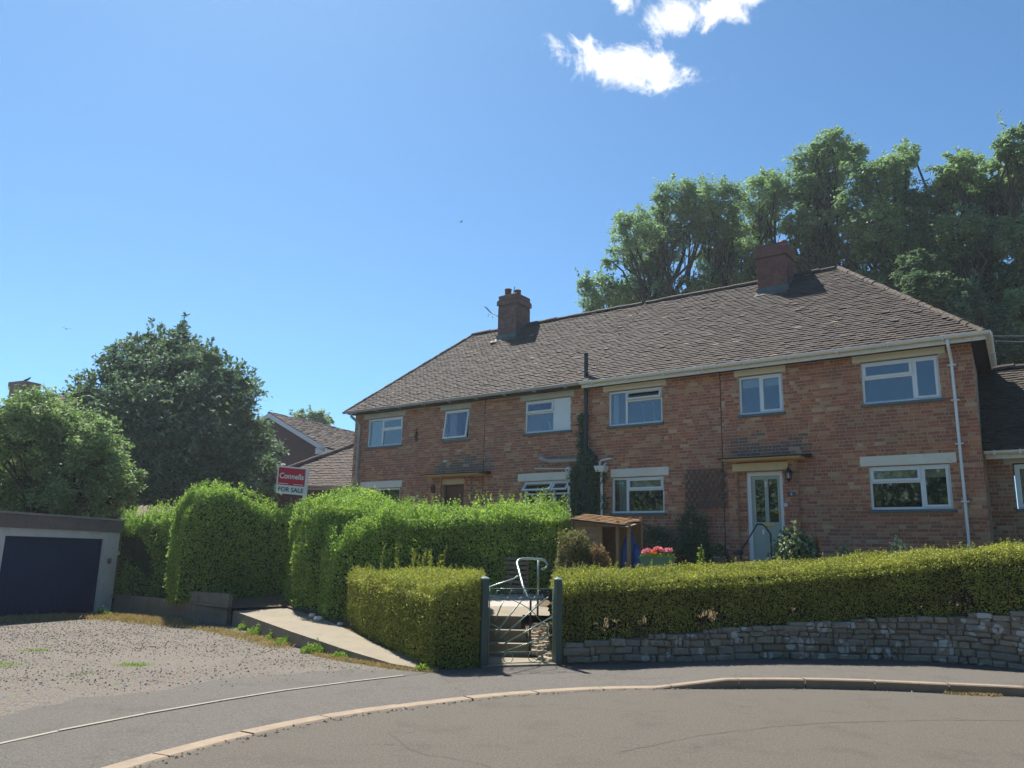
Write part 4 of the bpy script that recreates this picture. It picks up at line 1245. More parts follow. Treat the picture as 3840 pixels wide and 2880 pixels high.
m_crack = plain('crack_filler', (0.085, 0.075, 0.065), (0.065, 0.056, 0.05), 0.95, 9)
ribbon('road_crack', [(1.0, 7.2), (2.0, 8.0), (3.1, 8.55), (4.2, 8.85), (5.2, 9.0), (7.0, 9.05)], .009, .002, m_crack, ra)
ribbon('road_crack', [(-1.0, 7.6), (-.7, 7.0), (-.2, 6.7), (.1, 6.2)], .007, .002, m_crack, ra)
ribbon('road_crack', [(.6, 9.2), (1.3, 9.0), (1.9, 9.15)], .006, .002, m_crack, ra)
# grit gathered at the kerb foot
gp_ = []
for q in range(10, len(kp) - 10):
    for _ in range(9 if kp[q].x > 1.9 else 6):
        pp = offs(q, -abs(ra.gauss(0, .035)) - .008); gp_.append((pp.x + ra.uniform(-.08, .08), pp.y + ra.uniform(-.03, .03)))
GPA = np.array(gp_)

# loose chippings on the forecourt
N = 26000
P = np.stack([RNG.uniform(-11.5, -1.2, N), RNG.uniform(6.2, 18.5, N)], 1)
lim = np.interp(P[:, 1], [4.3, 6.94, 7.74, 8.63, 9.93, 11.4, 12.0, 14.3, 17.8], [-5.1, -4.15, -3.8, -3.3, -2.5, -1.2, -1.7, -3.8, -5.95])
left = np.interp(P[:, 1], [6, 16.5, 18.5], [-14, -12, -9.8])
g = lump(np.c_[P, np.zeros(N)], 2.2, 5)
keep = (P[:, 0] < lim - 0.06) & (P[:, 0] > left) & (g + RNG.normal(0, .25, N) > -0.05)
apw = np.interp(P[:, 1], [6.9, 11.4], [1.2, .5])
keep &= (P[:, 0] < lim - apw + RNG.normal(0, .12, len(P)))
P = np.concatenate([P[keep], GPA]); N = len(P)
sz = RNG.uniform(0.006, 0.017, (N, 1)) * RNG.uniform(0.8, 1.3, (N, 1))
oct_ = np.array([(1, 0, 0), (0, 1, 0), (-1, 0, 0), (0, -1, 0), (0, 0, .75)], float)
ang = RNG.uniform(0, 6.28, N); ca, sa = np.cos(ang), np.sin(ang)
off = oct_[None] * (RNG.uniform(0.6, 1.3, (N, 5, 1))) * sz[:, None]
ox = off[:, :, 0] * ca[:, None] - off[:, :, 1] * sa[:, None]; oy = off[:, :, 0] * sa[:, None] + off[:, :, 1] * ca[:, None]
V = np.stack([ox + P[:, 0:1], oy + P[:, 1:2], off[:, :, 2] + 0.002], 2).reshape(-1, 3)
F = (np.array([(0, 1, 4), (1, 2, 4), (2, 3, 4), (3, 0, 4)])[None] + (np.arange(N) * 5)[:, None, None]).reshape(-1, 3)
k = NT('chipping'); m_chip = k.done(k.bsdf(k.ramp(k.rand(), [(0, (0.085, 0.074, 0.062)), (0.5, (0.15, 0.13, 0.108)), (0.85, (0.22, 0.19, 0.16)), (1, (0.40, 0.36, 0.31))]), 0.9, 0.2))
tag(np_mesh('gravel', V, F, m_chip), kind='stuff')

# ------------------------------------------------------------------ garden terrain behind wall and hedges
from mathutils.geometry import delaunay_2d_cdt
GP = [(-1.0, 11.8, 0.0), (-0.5, 12.15, 0.0), (-0.5, 13.0, -.02), (-0.5, 13.75, 0.2), (0.05, 13.85, 0.3), (0.55, 14.1, 0.35), (0.66, 13.0, -.02), (0.80, 12.72, -.02),
      (2.3, 12.95, 0.38), (4.04, 13.25, 0.52), (6.0, 13.55, 0.66), (7.3, 13.1, 0.8), (7.9, 12.6, 0.88), (9.9, 10.8, 0.95), (14, 7.5, 1.0), (24, 10, 1.5), (12, 15, 1.55), (9.5, 15.6, 1.55),
      (2.5, 15.0, 0.85), (4.5, 15.2, 1.05), (7, 15, 1.2), (5.5, 17.6, 1.55), (1.5, 18.5, 1.25), (-5.2, 26.2, 1.6), (-5.5, 25, 1.5), (0.1, 15.2, .68), (0.2, 17.5, .8), (-2.5, 16.5, 0.5), (-3.2, 15.5, .26), (-2.1, 13.4, .13), (-4.7, 17.5, .45),
      (-6.1, 17.7, .35), (-10.0, 20.9, .4), (-8, 22, .9), (-12, 28, 1.2), (-6, 21, .8), (-30, 40, 1.5), (30, 40, 1.5), (-20, 25, .6), (0, 60, 2), (-60, 60, 2), (60, 60, 2), (60, 10, 1), (-1.0, 18, 0.95)]
res = delaunay_2d_cdt([Vector((p[0], p[1])) for p in GP], [], [], 0, 1e-5)
zs = {(round(p[0], 3), round(p[1], 3)): p[2] for p in GP}
V = [(v.x, v.y, zs[(round(v.x, 3), round(v.y, 3))] - 0.01) for v in res[0]]


def ok_tri(f):
    cx_ = sum(V[i][0] for i in f) / 3; cy_ = sum(V[i][1] for i in f) / 3
    # keep what lies behind the front line of hedges, walls and garage
    fx = [-60, -12, -10.0, -6.1, -4.7, -3.2, -2.1, -1.0, -0.5, 0.8, 2.3, 4.04, 6.0, 7.3, 7.9, 9.9, 14, 60]
    fy = [24.5, 24.5, 20.9, 17.7, 17.5, 15.5, 13.4, 11.8, 12.15, 12.72, 12.95, 13.25, 13.55, 13.1, 12.6, 10.8, 7.5, 7.5]
    return cy_ > np.interp(cx_, fx, fy) - 0.02


F = [tuple(f) for f in res[2] if ok_tri(f)]
me = bpy.data.meshes.new('garden_ground'); me.from_pydata(V, [], F); me.materials.append(m_soil); me.update()
tag(link('garden_ground', me), kind='structure')

# sloping concrete path
rp_o = [(-5.85, 17.65, .30), (-3.65, 14.2, .225), (-2.45, 12.87, .105), (-1.6, 11.97, .035), (-1.03, 11.62, .012)]
rp_i = [(-4.55, 17.6, .43), (-3.05, 15.2, .25), (-1.95, 13.25, .125), (-1.2, 12.15, .045), (-.93, 11.72, .014)]
mb = MB()
for (a, b), (c, d) in zip(zip(rp_o, rp_o[1:]), zip(rp_i, rp_i[1:])):
    mb.quad(a, b, d, c)
    mb.quad((a[0], a[1], -.02), (b[0], b[1], -.02), b, a)
mb.quad((-5.85, 17.65, .30), (-4.55, 17.6, .43), (-4.1, 19.8, .5), (-6.3, 19.6, .4))
tag(mb.build('concrete_path', m_conc), kind='structure')
mb = MB()
for a, b in zip(rp_o[:4], rp_o[1:]):
    d = Vector((b[0] - a[0], b[1] - a[1], 0)).normalized(); nn = Vector((-d.y, d.x, 0))
    if nn.x > 0: nn = -nn
    o1 = nn * 0.02; o2 = nn * -0.03
    A_, B_ = Vector(a), Vector(b)
    mb.hexa([(A_.x + o1.x, A_.y + o1.y, -.02), (B_.x + o1.x, B_.y + o1.y, -.02), (B_.x + o2.x, B_.y + o2.y, -.02), (A_.x + o2.x, A_.y + o2.y, -.02),
             tuple(A_ + o1 + Vector((0, 0, .008))), tuple(B_ + o1 + Vector((0, 0, .008))), tuple(B_ + o2 + Vector((0, 0, .008))), tuple(A_ + o2 + Vector((0, 0, .008)))])
tag(mb.build('path_edge', m_conc_d), kind='structure')

# garden steps (frame aligned with the gate line)
GA = Vector((-.33, 12.12, 0)); gd = Vector((1.11, .44, 0)).normalized(); gn = Vector((-gd.y, gd.x, 0))


def gp(s_, t_, z): return tuple(GA + gd * s_ + gn * t_ + Vector((0, 0, z)))


steps = empty('garden_steps', gp(.5, 0, 0), 0, 'three weathered concrete steps rising behind the green gate', 'steps')
ORG[:] = list(gp(.5, 0, 0))


def gbox(s0, s1, t0, t1, z0, z1):
    return MB().hexa([gp(s0, t0, z0), gp(s1, t0, z0), gp(s1, t1, z0), gp(s0, t1, z0), gp(s0, t0, z1), gp(s1, t0, z1), gp(s1, t1, z1), gp(s0, t1, z1)])


mb = MB(); mb.poly([gp(-.03, -.06, .03), gp(1.17, -.06, .03), (.80, 13.12, .05), (-.50, 13.12, .05)]); mb.quad(gp(-.03, -.06, -.02), gp(1.17, -.06, -.02), gp(1.17, -.06, .03), gp(-.03, -.06, .03))
mb.build('threshold', m_conc, steps)
for x1, y0, z0, z1 in ((.37, 13.08, -.02, .24), (.33, 13.36, .2, .42), (.26, 13.64, .38, .62)):
    MB().box(-.5, x1 - .01, y0 + .035, y0 + .45, z0, z1 - .05).build('riser', m_conc_d, steps)
    MB().box(-.5, x1 + .01, y0, y0 + .40, z1 - .049, z1).build('tread', m_conc, steps)
ORG[:] = [0, 0, 0]
mb = MB(); mb.poly([(-.55, 14.03, .618), (.26, 14.03, .618), (.80, 13.98, .618), (1.5, 14.3, .63), (1.3, 15.3, .70), (-.55, 14.9, .69)])
tag(mb.build('garden_path', m_conc), kind='structure')
mb = MB(); mb.quad((-.7, 14.88, .689), (1.6, 15.3, .70), (2.2, 18.6, .9), (-.9, 18.0, .88))
tag(mb.build('garden_gravel', m_ggravel), kind='structure')


def rock(name, c, r, parent, rnd, mt=None, flat=0.8):
    mb = MB(); n = 6; rings = []
    for j, (zz, rr) in enumerate(((-.6, .6), (0, 1), (.6, .75))):
        rings.append([(c[0] + r * rr * math.cos(6.283 * k / n + j * .3) * rnd.uniform(.8, 1.15), c[1] + r * rr * math.sin(6.283 * k / n + j * .3) * rnd.uniform(.8, 1.15), c[2] + zz * r * flat * rnd.uniform(.9, 1.1)) for k in range(n)])
    for a, b in zip(rings, rings[1:]):
        for k in range(n): mb.quad(a[k], a[(k + 1) % n], b[(k + 1) % n], b[k])
    mb.poly(rings[-1])
    return mb.build(name, mt or m_stone, parent)


m_rock = plain('pale_rubble', (0.46, 0.40, 0.31), (0.33, 0.285, 0.22), 0.95, 9, 0.1, bump=0.01, bscale=50, dirt=(0.20, 0.17, 0.13))
rs = random.Random(21)
bank = empty('rockery', gp(.98, .9, 0), 0, 'bank of pale rough stones beside the steps, behind the right gate post', 'rockery')
ORG[:] = list(gp(.98, .9, 0))
for i in range(95):
    y = rs.uniform(12.62, 13.98); f = (y - 12.62) / 1.36
    xl = .40 - .12 * max(0, f - .3); x = xl + (.80 - xl) * (rs.random() ** .8) if f > .3 else rs.uniform(.56, .86)
    z = max(0, f - .22) * .72 * (.55 + .45 * (x - xl) / max(.80 - xl, .1))
    rock('stone', (x, y, min(z + .05, .60)), rs.uniform(.035, .09), bank, rs, m_rock)
mb = MB()
mb.poly([(.40, 13.0, .02), (.62, 12.7, .02), (.85, 12.62, .03), (.95, 13.4, .30)]); mb.poly([(.40, 13.0, .0), (.95, 13.4, .30), (.85, 14.0, .54), (.27, 14.0, .48)])
mb.build('earth', m_soil, bank)
ORG[:] = [0, 0, 0]

# ------------------------------------------------------------------ gate and posts
for (s_, nm) in ((0.0, 'green square gate post at the left of the gate, against the block hedge'), (1.20, 'green square gate post at the right of the gate, against the long hedge')):
    b = gp(s_, 0, 0)
    ORG[:] = list(b)
    p = empty('gate_post', b, 0, nm, 'gate post', 'green gate posts')
    mb = MB(); h = .048; z = 1.25
    mb.hexa([gp(s_ - h, -h, 0), gp(s_ + h, -h, 0), gp(s_ + h, h, 0), gp(s_ - h, h, 0), gp(s_ - h, -h, z), gp(s_ + h, -h, z), gp(s_ + h, h, z), gp(s_ - h, h, z)]).build('post', m_green, p)
    h2 = h + .006
    mb = MB().hexa([gp(s_ - h2, -h2, z), gp(s_ + h2, -h2, z), gp(s_ + h2, h2, z), gp(s_ - h2, h2, z), gp(s_ - h2, -h2, z + .015), gp(s_ + h2, -h2, z + .015), gp(s_ + h2, h2, z + .015), gp(s_ - h2, h2, z + .015)])
    mb.hexa([gp(s_ - h2, -h2, z + .015), gp(s_ + h2, -h2, z + .015), gp(s_ + h2, h2, z + .015), gp(s_ - h2, h2, z + .015), gp(s_ - .015, -.015, z + .04), gp(s_ + .015, -.015, z + .04), gp(s_ + .015, .015, z + .04), gp(s_ - .015, .015, z + .04)])
    mb.build('post_cap', m_rail, p)
gate = empty('garden_gate', gp(.6, 0, 0), 0, 'low green wrought metal gate with fanned sunray bars and rings', 'gate')
ORG[:] = list(gp(.6, 0, 0))


def gt(pts, r, name, mt=m_gate):
    return MB().tube([gp(a, t if len(q) > 2 else 0, z) for q in pts for a, z, t in [(q[0], q[1], q[2] if len(q) > 2 else 0)]], r, 6).build(name, mt, gate, True)


gt([(.08, .05), (.08, 1.13)], .009, 'stile'); gt([(1.12, .05), (1.12, 1.13)], .009, 'stile')
gt([(.08, 1.115), (1.12, 1.115)], .008, 'rail'); gt([(.08, .205), (1.12, .205)], .008, 'rail'); gt([(.08, .05), (1.12, .05)], .008, 'rail')
for a, b in (((.59, .94), (.17, .45)), ((.99, .97), (.26, .40)), ((1.12, .71), (.31, .31)), ((1.12, .44), (.34, .215)), ((.29, .93), (.17, .64))): gt([a, b], .0105, 'sunray')
gt([(.16 + 0 * k, .66) if False else (.08 + .30 * math.cos(q), .205 + .40 * math.sin(q)) for q in [math.pi / 2 * k / 10 for k in range(11)]], .006, 'arc')
gt([(.08 + 1.0 * math.cos(q), .205 + .80 * math.sin(q)) for q in [math.pi / 2 * k / 14 for k in range(15)]], .006, 'arc')
for cx_ in (.40, .80):
    gt([(cx_ + .078 * math.cos(2 * math.pi * k / 16), .128 + .072 * math.sin(2 * math.pi * k / 16)) for k in range(17)], .006, 'ring')
for cx_ in (.30, .52, .74, .96):
    gt([(cx_ - .07 + .05 * math.cos(q), 1.04 + .05 * math.sin(q)) for q in [math.radians(60 + 25 * k) for k in range(9)]], .006, 'scroll')
    gt([(cx_ + .03 + .05 * math.cos(q), 1.02 - .05 * math.sin(q)) for q in [math.radians(200 - 25 * k) for k in range(8)]], .006, 'scroll')
ORG[:] = [0, 0, 0]

rail = empty('handrail', (.38, 13.05, .2), 0, 'bent grey-green tube handrail beside the steps behind the gate', 'handrail')
ORG[:] = [.38, 13.05, .2]
MB().tube([(.38, 13.05, .95), (.32, 13.05, .96), (.25, 13.3, 1.14), (.18, 13.7, 1.40), (.155, 13.85, 1.485), (.19, 13.92, 1.535), (.26, 14.0, 1.555), (.58, 14.2, 1.555), (.65, 14.2, 1.53), (.69, 14.2, 1.47), (.68, 14.18, 1.41), (.60, 14.12, 1.385)], .020, 8).build('rail', m_rail, rail, True)
MB().tube([(.38, 13.05, .96), (.38, 13.05, .15)], .018, 8).build('post', m_black, rail, True)
MB().tube([(.53, 14.05, 1.54), (.53, 14.0, .95)], .018, 8).build('post', m_rail, rail, True)
MB().tube([(.53, 14.0, .95), (.53, 14.0, .6)], .018, 8).build('post', m_black, rail, True)
MB().tube([gp(.06, .03, 1.13), (.10, 13.0, 1.24), (.17, 13.35, 1.28)], .011, 6).build('latch_bar', m_rail, rail, True)
ORG[:] = [0, 0, 0]

# ------------------------------------------------------------------ rubble retaining wall
rs = random.Random(17)
wl = [Vector(p) for p in WALLB]
wtop = [0.30, 0.30, 0.44, 0.61, 0.745, 0.86, 0.93, 0.95, 0.95]
sw = empty('stone_wall', (4.0, 13.2, .1), 0, 'low rubble stone retaining wall with white lichen, under the long hedge', 'wall')
ORG[:] = [4.0, 13.2, .1]
mb = MB()
for (a, b), (ta, tb) in zip(zip(wl, wl[1:]), zip(wtop, wtop[1:])):
    d = (b - a); d.z = 0; d.normalize(); nn = Vector((-d.y, d.x, 0))
    ai, bi = a + nn * .034, b + nn * .034
    mb.quad((ai.x, ai.y, -.02), (bi.x, bi.y, -.02), (bi.x, bi.y, tb - .03), (ai.x, ai.y, ta - .03))
    mb.quad((ai.x, ai.y, ta - .03), (bi.x, bi.y, tb - .03), (bi.x + nn.x * .4, bi.y + nn.y * .4, tb), (ai.x + nn.x * .4, ai.y + nn.y * .4, ta))
mb.build('mortar', plain('lime_mortar', (0.19, 0.165, 0.125), (0.12, 0.105, 0.08), 0.95, 6), sw)
seglen = [0]
for a, b in zip(wl, wl[1:]): seglen.append(seglen[-1] + (Vector(b[:2]) - Vector(a[:2])).length)


def wpt(s_):
    for i in range(len(wl) - 1):
        if s_ <= seglen[i + 1] or i == len(wl) - 2:
            f = (s_ - seglen[i]) / (seglen[i + 1] - seglen[i]); p = wl[i].lerp(wl[i + 1], f); d = wl[i + 1] - wl[i]; d.z = 0; d.normalize()
            return p, d, wtop[i] * (1 - f) + wtop[i + 1] * f
    return None


smax = 10.4
z = 0.0
nst = 0
while z < 0.95:
    hrow = rs.uniform(.075, .14)
    s_ = rs.uniform(0, .1)
    while s_ < smax:
        Ls = rs.choice((rs.uniform(.07, .16), rs.uniform(.12, .26), rs.uniform(.2, .42)))
        p, d, tz = wpt(s_ + Ls / 2)
        zb = p.z - .01 + z + 0.02 * math.sin(s_ * 2.3)
        hh = hrow - .008
        if zb + .04 < tz:
            hh = min(hh, tz - zb + rs.uniform(-.01, .02))
            nn = Vector((-d.y, d.x, 0)); pr = rs.uniform(-.02, .03)
            A_ = p - d * (Ls / 2 - .006) - nn * pr; A_.z = zb + rs.uniform(-.006, .006)
            hh2 = hh * rs.uniform(.88, 1.05)
            c = min(.02, hh2 * .25)
            fx = lambda a_, dz_, dn, q: tuple(A_ + d * a_ + nn * dn + Vector((0, 0, dz_)) + Vector((rs.uniform(-q, q), rs.uniform(-q, q), rs.uniform(-q, q))) * 1.7)
            LL = Ls - .012
            bk = [(0, 0), (LL * .5, -.003), (LL, 0), (LL, hh2), (LL * .5, hh2 + .006), (0, hh2)]
            v = [fx(a_, b_, .09, .002) for a_, b_ in bk] + [fx(a_, b_, .022, .006) for a_, b_ in bk] + [fx(a_ + (c if a_ == 0 else (-c if a_ > LL * .9 else 0)), b_ + (c if b_ < hh2 * .5 else -c), 0, .006) for a_, b_ in bk]
            f = []
            for k in range(6):
                k2 = (k + 1) % 6; f += [(k, k2, 6 + k2, 6 + k), (6 + k, 6 + k2, 12 + k2, 12 + k)]
            f += [(12, 13, 16, 17), (13, 14, 15, 16)]
            m_ = MB(); m_.v = v; m_.f = f; m_.build('stone', m_stone, sw); nst += 1
        s_ += Ls
    z += hrow
ORG[:] = [0, 0, 0]

# ------------------------------------------------------------------ garage and low block wall
GO = Vector((-11.03, 17.2, 0)); GR = math.atan2(.94, .342)
garage = empty('garage', GO, GR, 'flat-roofed white rendered garage with a dark blue up-and-over door', 'garage')
# local: x along the front (right), y into the building (left/back), z up
ORG[:] = [0, 0, 0]
DZ = 1.77
wlm = MB()
wlm.box(-.9, .34, 0, .2, 0, 1.95); wlm.box(2.99, 3.46, 0, .2, 0, 1.95); wlm.box(.34, 2.99, 0.002, .2, DZ, 1.95)
wlm.box(3.28, 3.46, .2, 5.2, 0, 1.95); wlm.box(-.9, -.7, .2, 5.2, 0, 1.95); wlm.box(-.7, 3.28, 5.0, 5.2, 0, 1.95)
wlm.build('wall', m_garage_w, garage)
MB().hexa([(-1.0, -.05, 1.952), (3.50, -.05, 1.952), (3.50, .2, 1.952), (-1.0, .2, 1.952), (-1.0, -.05, 2.26), (3.50, -.05, 2.23), (3.50, .2, 2.23), (-1.0, .2, 2.26)]).build('fascia', m_garage_r, garage)
MB().hexa([(-1.02, -.08, 2.262), (3.52, -.08, 2.232), (3.52, 5.3, 2.15), (-1.02, 5.3, 2.15), (-1.02, -.08, 2.30), (3.52, -.08, 2.27), (3.52, 5.3, 2.19), (-1.02, 5.3, 2.19)]).build('roof', m_felt, garage)
MB().box(3.29, 3.50, .21, 5.2, 1.952, 2.14).build('side_fascia', m_garage_r, garage)
dm = MB(); dm.box(.345, 2.985, .10, .13, .01, DZ - .01)
door = dm.build('door', m_garage_b, garage)
for k_ in range(17):
    x = .42 + k_ * .155
    MB().box(x, x + .13, .096, .101, .06, DZ - .06).build('door_panel', m_garage_b, door)
MB().box(1.6, 1.75, .07, .09, .75, .79).build('door_handle', m_iron, door)
fr = MB(); fr.box(.342, .40, .06, .1, 0, DZ); fr.box(2.93, 2.988, .06, .1, 0, DZ); fr.box(.40, 2.93, .06, .1, DZ - .05, DZ - .002)
fr.build('door_frame', m_garage_b, garage)
MB().box(3.16, 3.26, -.03, 0, 1.18, 1.30).build('meter_box', m_garage_r, garage)

rs = random.Random(6)
lw = empty('block_wall', (-8, 19, 0), 0, 'low mossy concrete block wall between the garage and the path', 'wall')
a = Vector((-9.78, 20.45, 0)); b = Vector((-6.02, 17.75, 0)); d = (b - a).normalized(); nn = Vector((-d.y, d.x, 0)); ln = (b - a).length
if nn.y < 0: nn = -nn
ORG[:] = [-8, 19, 0]
row = 0; z = 0.0
while z < .74:
    s_ = -(.22 if row % 2 else 0)
    while s_ < ln:
        x0, x1 = max(s_, 0), min(s_ + .44, ln)
        lim_ = .50 if s_ < ln * .60 else (.72 if s_ < ln - .9 else .55)
        if x1 - x0 > .08 and z + .1 < lim_:
            pr = rs.uniform(-.004, .006)
            p = a + d * (x0 + .0015) - nn * pr; q = a + d * (x1 - .0015) - nn * pr
            t = nn * .1
            MB().hexa([(p.x, p.y, z), (q.x, q.y, z), (q.x + t.x, q.y + t.y, z), (p.x + t.x, p.y + t.y, z), (p.x, p.y, z + .2125), (q.x, q.y, z + .2125), (q.x + t.x, q.y + t.y, z + .2125), (p.x + t.x, p.y + t.y, z + .2125)]).build('block', m_conc_d, lw)
        s_ += .44
    z += .215; row += 1
ORG[:] = [0, 0, 0]


# ------------------------------------------------------------------ houses behind
def bg_wall(mb, pts, z0, z1):
    for p, q in zip(pts, pts[1:]): mb.quad((p[0], p[1], z0), (q[0], q[1], z0), (q[0], q[1], z1), (p[0], p[1], z1))


# gable house: ridge runs along r, gable wall along g
r_ = Vector((.454, .891, 0)); g_ = Vector((.891, -.454, 0))
A0 = Vector((-13.88, 45, 0))
gh = empty('brick_house', A0, math.atan2(r_.y, r_.x), 'brown brick house with a white-edged gable beyond the big dark tree', 'house')
# local x = along ridge (away), local y = left of r (i.e. -g)
hwid = 4.05; ez = 7.25; rz = 9.30; dl = 9.5
w_ = MB(); w_.poly([(0.15, -hwid + .4, 1.2), (.15, hwid - .4, 1.2), (.15, hwid - .4, ez + .15), (.15, 0, rz - .1), (.15, -hwid + .4, ez + .15)][::-1])
w_.quad((.15, -hwid + .4, 1.2), (dl, -hwid + .4, 1.2), (dl, -hwid + .4, ez), (.15, -hwid + .4, ez)); w_.quad((dl, hwid - .4, 1.2), (.15, hwid - .4, 1.2), (.15, hwid - .4, ez), (dl, hwid - .4, ez)); w_.quad((dl, -hwid + .4, 1.2), (dl, hwid - .4, 1.2), (dl, hwid - .4, ez), (dl, -hwid + .4, ez))


def far_brick(name, c1, c2, mort):
    k = NT(name)
    tcn = k.n('TexCoord').outputs['Object']; sx = k.n('SeparateXYZ'); k.l(tcn, sx.inputs[0])
    cmb = k.n('CombineXYZ'); k.l(k.math('ADD', sx.outputs[0], sx.outputs[1]), cmb.inputs[0]); k.l(sx.outputs[2], cmb.inputs[1])
    b = k.n('TexBrick'); b.inputs['Scale'].default_value = 1; b.inputs['Brick Width'].default_value = .225; b.inputs['Row Height'].default_value = .075; b.inputs['Mortar Size'].default_value = .006
    b.inputs['Color1'].default_value = (*c1, 1); b.inputs['Color2'].default_value = (*c2, 1); b.inputs['Mortar'].default_value = (*mort, 1)
    k.l(cmb.outputs[0], b.inputs['Vector'])
    col = k.mix(k.rng(k.noise(.8, 5, .6), .35, .7, 0, .4), b.outputs[0], tuple(v * .7 for v in c2))
    return k.done(k.bsdf(col, .9, .2))


m_farbrick = far_brick('brown_brick', (.155, .072, .062), (.12, .058, .052), (.16, .12, .10))
w_.build('wall', m_farbrick, gh)
rm = MB(); hh = hwid + .25
rm.quad((-.15, -hh, ez - .13), (dl + .2, -hh, ez - .13), (dl + .2, 0, rz), (-.15, 0, rz)); rm.quad((dl + .2, hh, ez - .13), (-.15, hh, ez - .13), (-.15, 0, rz), (dl + .2, 0, rz))
rf = rm.build('roof', m_tile3, gh)
rs = random.Random(12)
sl2 = math.atan2(rz - ez + .13, hh); us = Vector((0, math.cos(sl2), math.sin(sl2))); ns = Vector((0, -math.sin(sl2), math.cos(sl2)))
roof_tiles(rf, Vector((0, -hh, ez - .13)), X_, us, ns, math.hypot(hh, rz - ez + .13) - .05, lambda y: -.15, lambda y: dl + .1, .30, .30, unit_tile(m_tile3), rs, 300, lambda c: c.x - c.y * .1, 'roof_tiling', thick=.06)
run_ridge(rf, (-.15, 0, rz - .03), (dl, 0, rz - .03), .45, .13, half_tile(m_tile3, 'ridge_tile'), 'ridge_tile', rs)
bb = MB()
for sg in (-1, 1):
    bb.hexa([(-.17, sg * hh, ez - .38), (-.17, 0, rz - .27), (-.12, 0, rz - .27), (-.12, sg * hh, ez - .38), (-.17, sg * hh, ez - .11), (-.17, 0, rz + .0), (-.12, 0, rz + .0), (-.12, sg * hh, ez - .11)])
bb.box(-.17, .0, -hh, -hwid + .4, ez - .45, ez - .13)
bb.build('bargeboard', m_fascia, gh)
MB().box(0, dl, -hh + .02, -hh + .06, ez - .32, ez - .13).build('fascia_board', m_fascia, gh)
gg = MB(); gutter(gg, 0, dl, -hh - .03, ez - .12, .06); gg.build('gutter', m_black, gh)
MB().tube([(.55, -hwid + .3, ez - .15), (.55, -hwid + .3, 1.5)], .05, 8).build('downpipe', m_black, gh)


def simple_window(parent, mbp, w, h, name='window'):
    """mbp: function (s,z,depth)->point; frame with two lights"""
    def bx(s0, s1, z0, z1, d0, d1):
        return [mbp(s0, z0, d0), mbp(s1, z0, d0), mbp(s1, z0, d1), mbp(s0, z0, d1), mbp(s0, z1, d0), mbp(s1, z1, d0), mbp(s1, z1, d1), mbp(s0, z1, d1)]
    mb = MB()
    for q in ((0, w, 0, .07), (0, w, h - .07, h), (0, .07, .07, h - .07), (w - .07, w, .07, h - .07), (w / 2 - .03, w / 2 + .03, .07, h - .07)): mb.hexa(bx(*q, -.03, .04))
    fo = mb.build(name, m_upvc, parent)
    for s0, s1 in ((.07, w / 2 - .03), (w / 2 + .03, w - .07)):
        MB().quad(mbp(s0, .07, .0), mbp(s1, .07, .0), mbp(s1, h - .07, .0), mbp(s0, h - .07, .0)).build('pane', m_glass, fo)
        MB().quad(mbp(s0, .07, .03), mbp(s1, .07, .03), mbp(s1, h - .07, .03), mbp(s0, h - .07, .03)).build('net_curtain', m_curtain, fo)
    return fo


simple_window(gh, lambda s_, z_, d_: (1.1 + s_, -hwid + .4 - .05 + d_, 6.05 + z_), 1.7, 1.0)
simple_window(gh, lambda s_, z_, d_: (.10 + d_, .10 - s_, 6.35 + z_), 0.75, 1.15)

# low hipped building in front of it
lb = empty('low_building', (-7.2, 33, 0), R(-9), 'low building with a hipped pinkish tiled roof just left of the pair of houses', 'building')
ZE = 4.25; HX0, HX1 = -4.1, 2.5
lwm = MB(); lwm.quad((HX0 + .4, 0.4, 1), (HX1, .4, 1), (HX1, .4, ZE - .05), (HX0 + .4, .4, ZE - .05)); lwm.quad((HX0 + .4, 7, 1), (HX0 + .4, .4, 1), (HX0 + .4, .4, ZE - .05), (HX0 + .4, 7, ZE - .05)); lwm.quad((HX1, .4, 1), (HX1, 7, 1), (HX1, 7, ZE - .05), (HX1, .4, ZE - .05)); lwm.quad((HX1, 7, 1), (HX0 + .4, 7, 1), (HX0 + .4, 7, ZE - .05), (HX1, 7, ZE - .05))
lwm.build('wall', m_farbrick, lb)
RZL = 6.75; ry = 3.7; rx = HX0 + 4.2
q = MB(); q.quad((HX0, 0, ZE), (HX1 + .3, 0, ZE), (HX1 + .3, ry, RZL), (rx, ry, RZL)); q.poly([(HX0, 7.4, ZE), (HX0, 0, ZE), (rx, ry, RZL)]); q.quad((HX1 + .3, 7.4, ZE), (HX0, 7.4, ZE), (rx, ry, RZL), (HX1 + .3, ry, RZL)); q.poly([(HX1 + .3, 0, ZE), (HX1 + .3, 7.4, ZE), (HX1 + .3, ry, RZL)])
lr = q.build('roof', m_tile3, lb)
sl3 = math.atan2(RZL - ZE, ry); us = Vector((0, math.cos(sl3), math.sin(sl3))); ns = Vector((0, -math.sin(sl3), math.cos(sl3))); LL3 = math.hypot(RZL - ZE, ry)
roof_tiles(lr, Vector((0, 0, ZE)), X_, us, ns, LL3 - .05, lambda y: HX0 + (rx - HX0) * y / LL3, lambda y: HX1 + .3, .20, .15, unit_tile(m_tile3), rs, 300, lambda c: -c.x, 'roof_tiling', thick=.03)
run_ridge(lr, (HX0, 0, ZE), (rx, ry, RZL), .30, .12, half_tile(m_tile3, 'hip_tile'), 'hip_tile', rs, .02)
run_ridge(lr, (rx, ry, RZL), (HX1 + .3, ry, RZL), .35, .12, half_tile(m_tile3, 'ridge_tile'), 'ridge_tile', rs)
gg = MB(); gutter(gg, HX0 + .1, HX1 + .2, -.04, ZE, .07); gg.box(HX0 + .1, HX1 + .2, .02, .05, ZE - .16, ZE - .01); gg.build('gutter', m_gutter_g, lb)

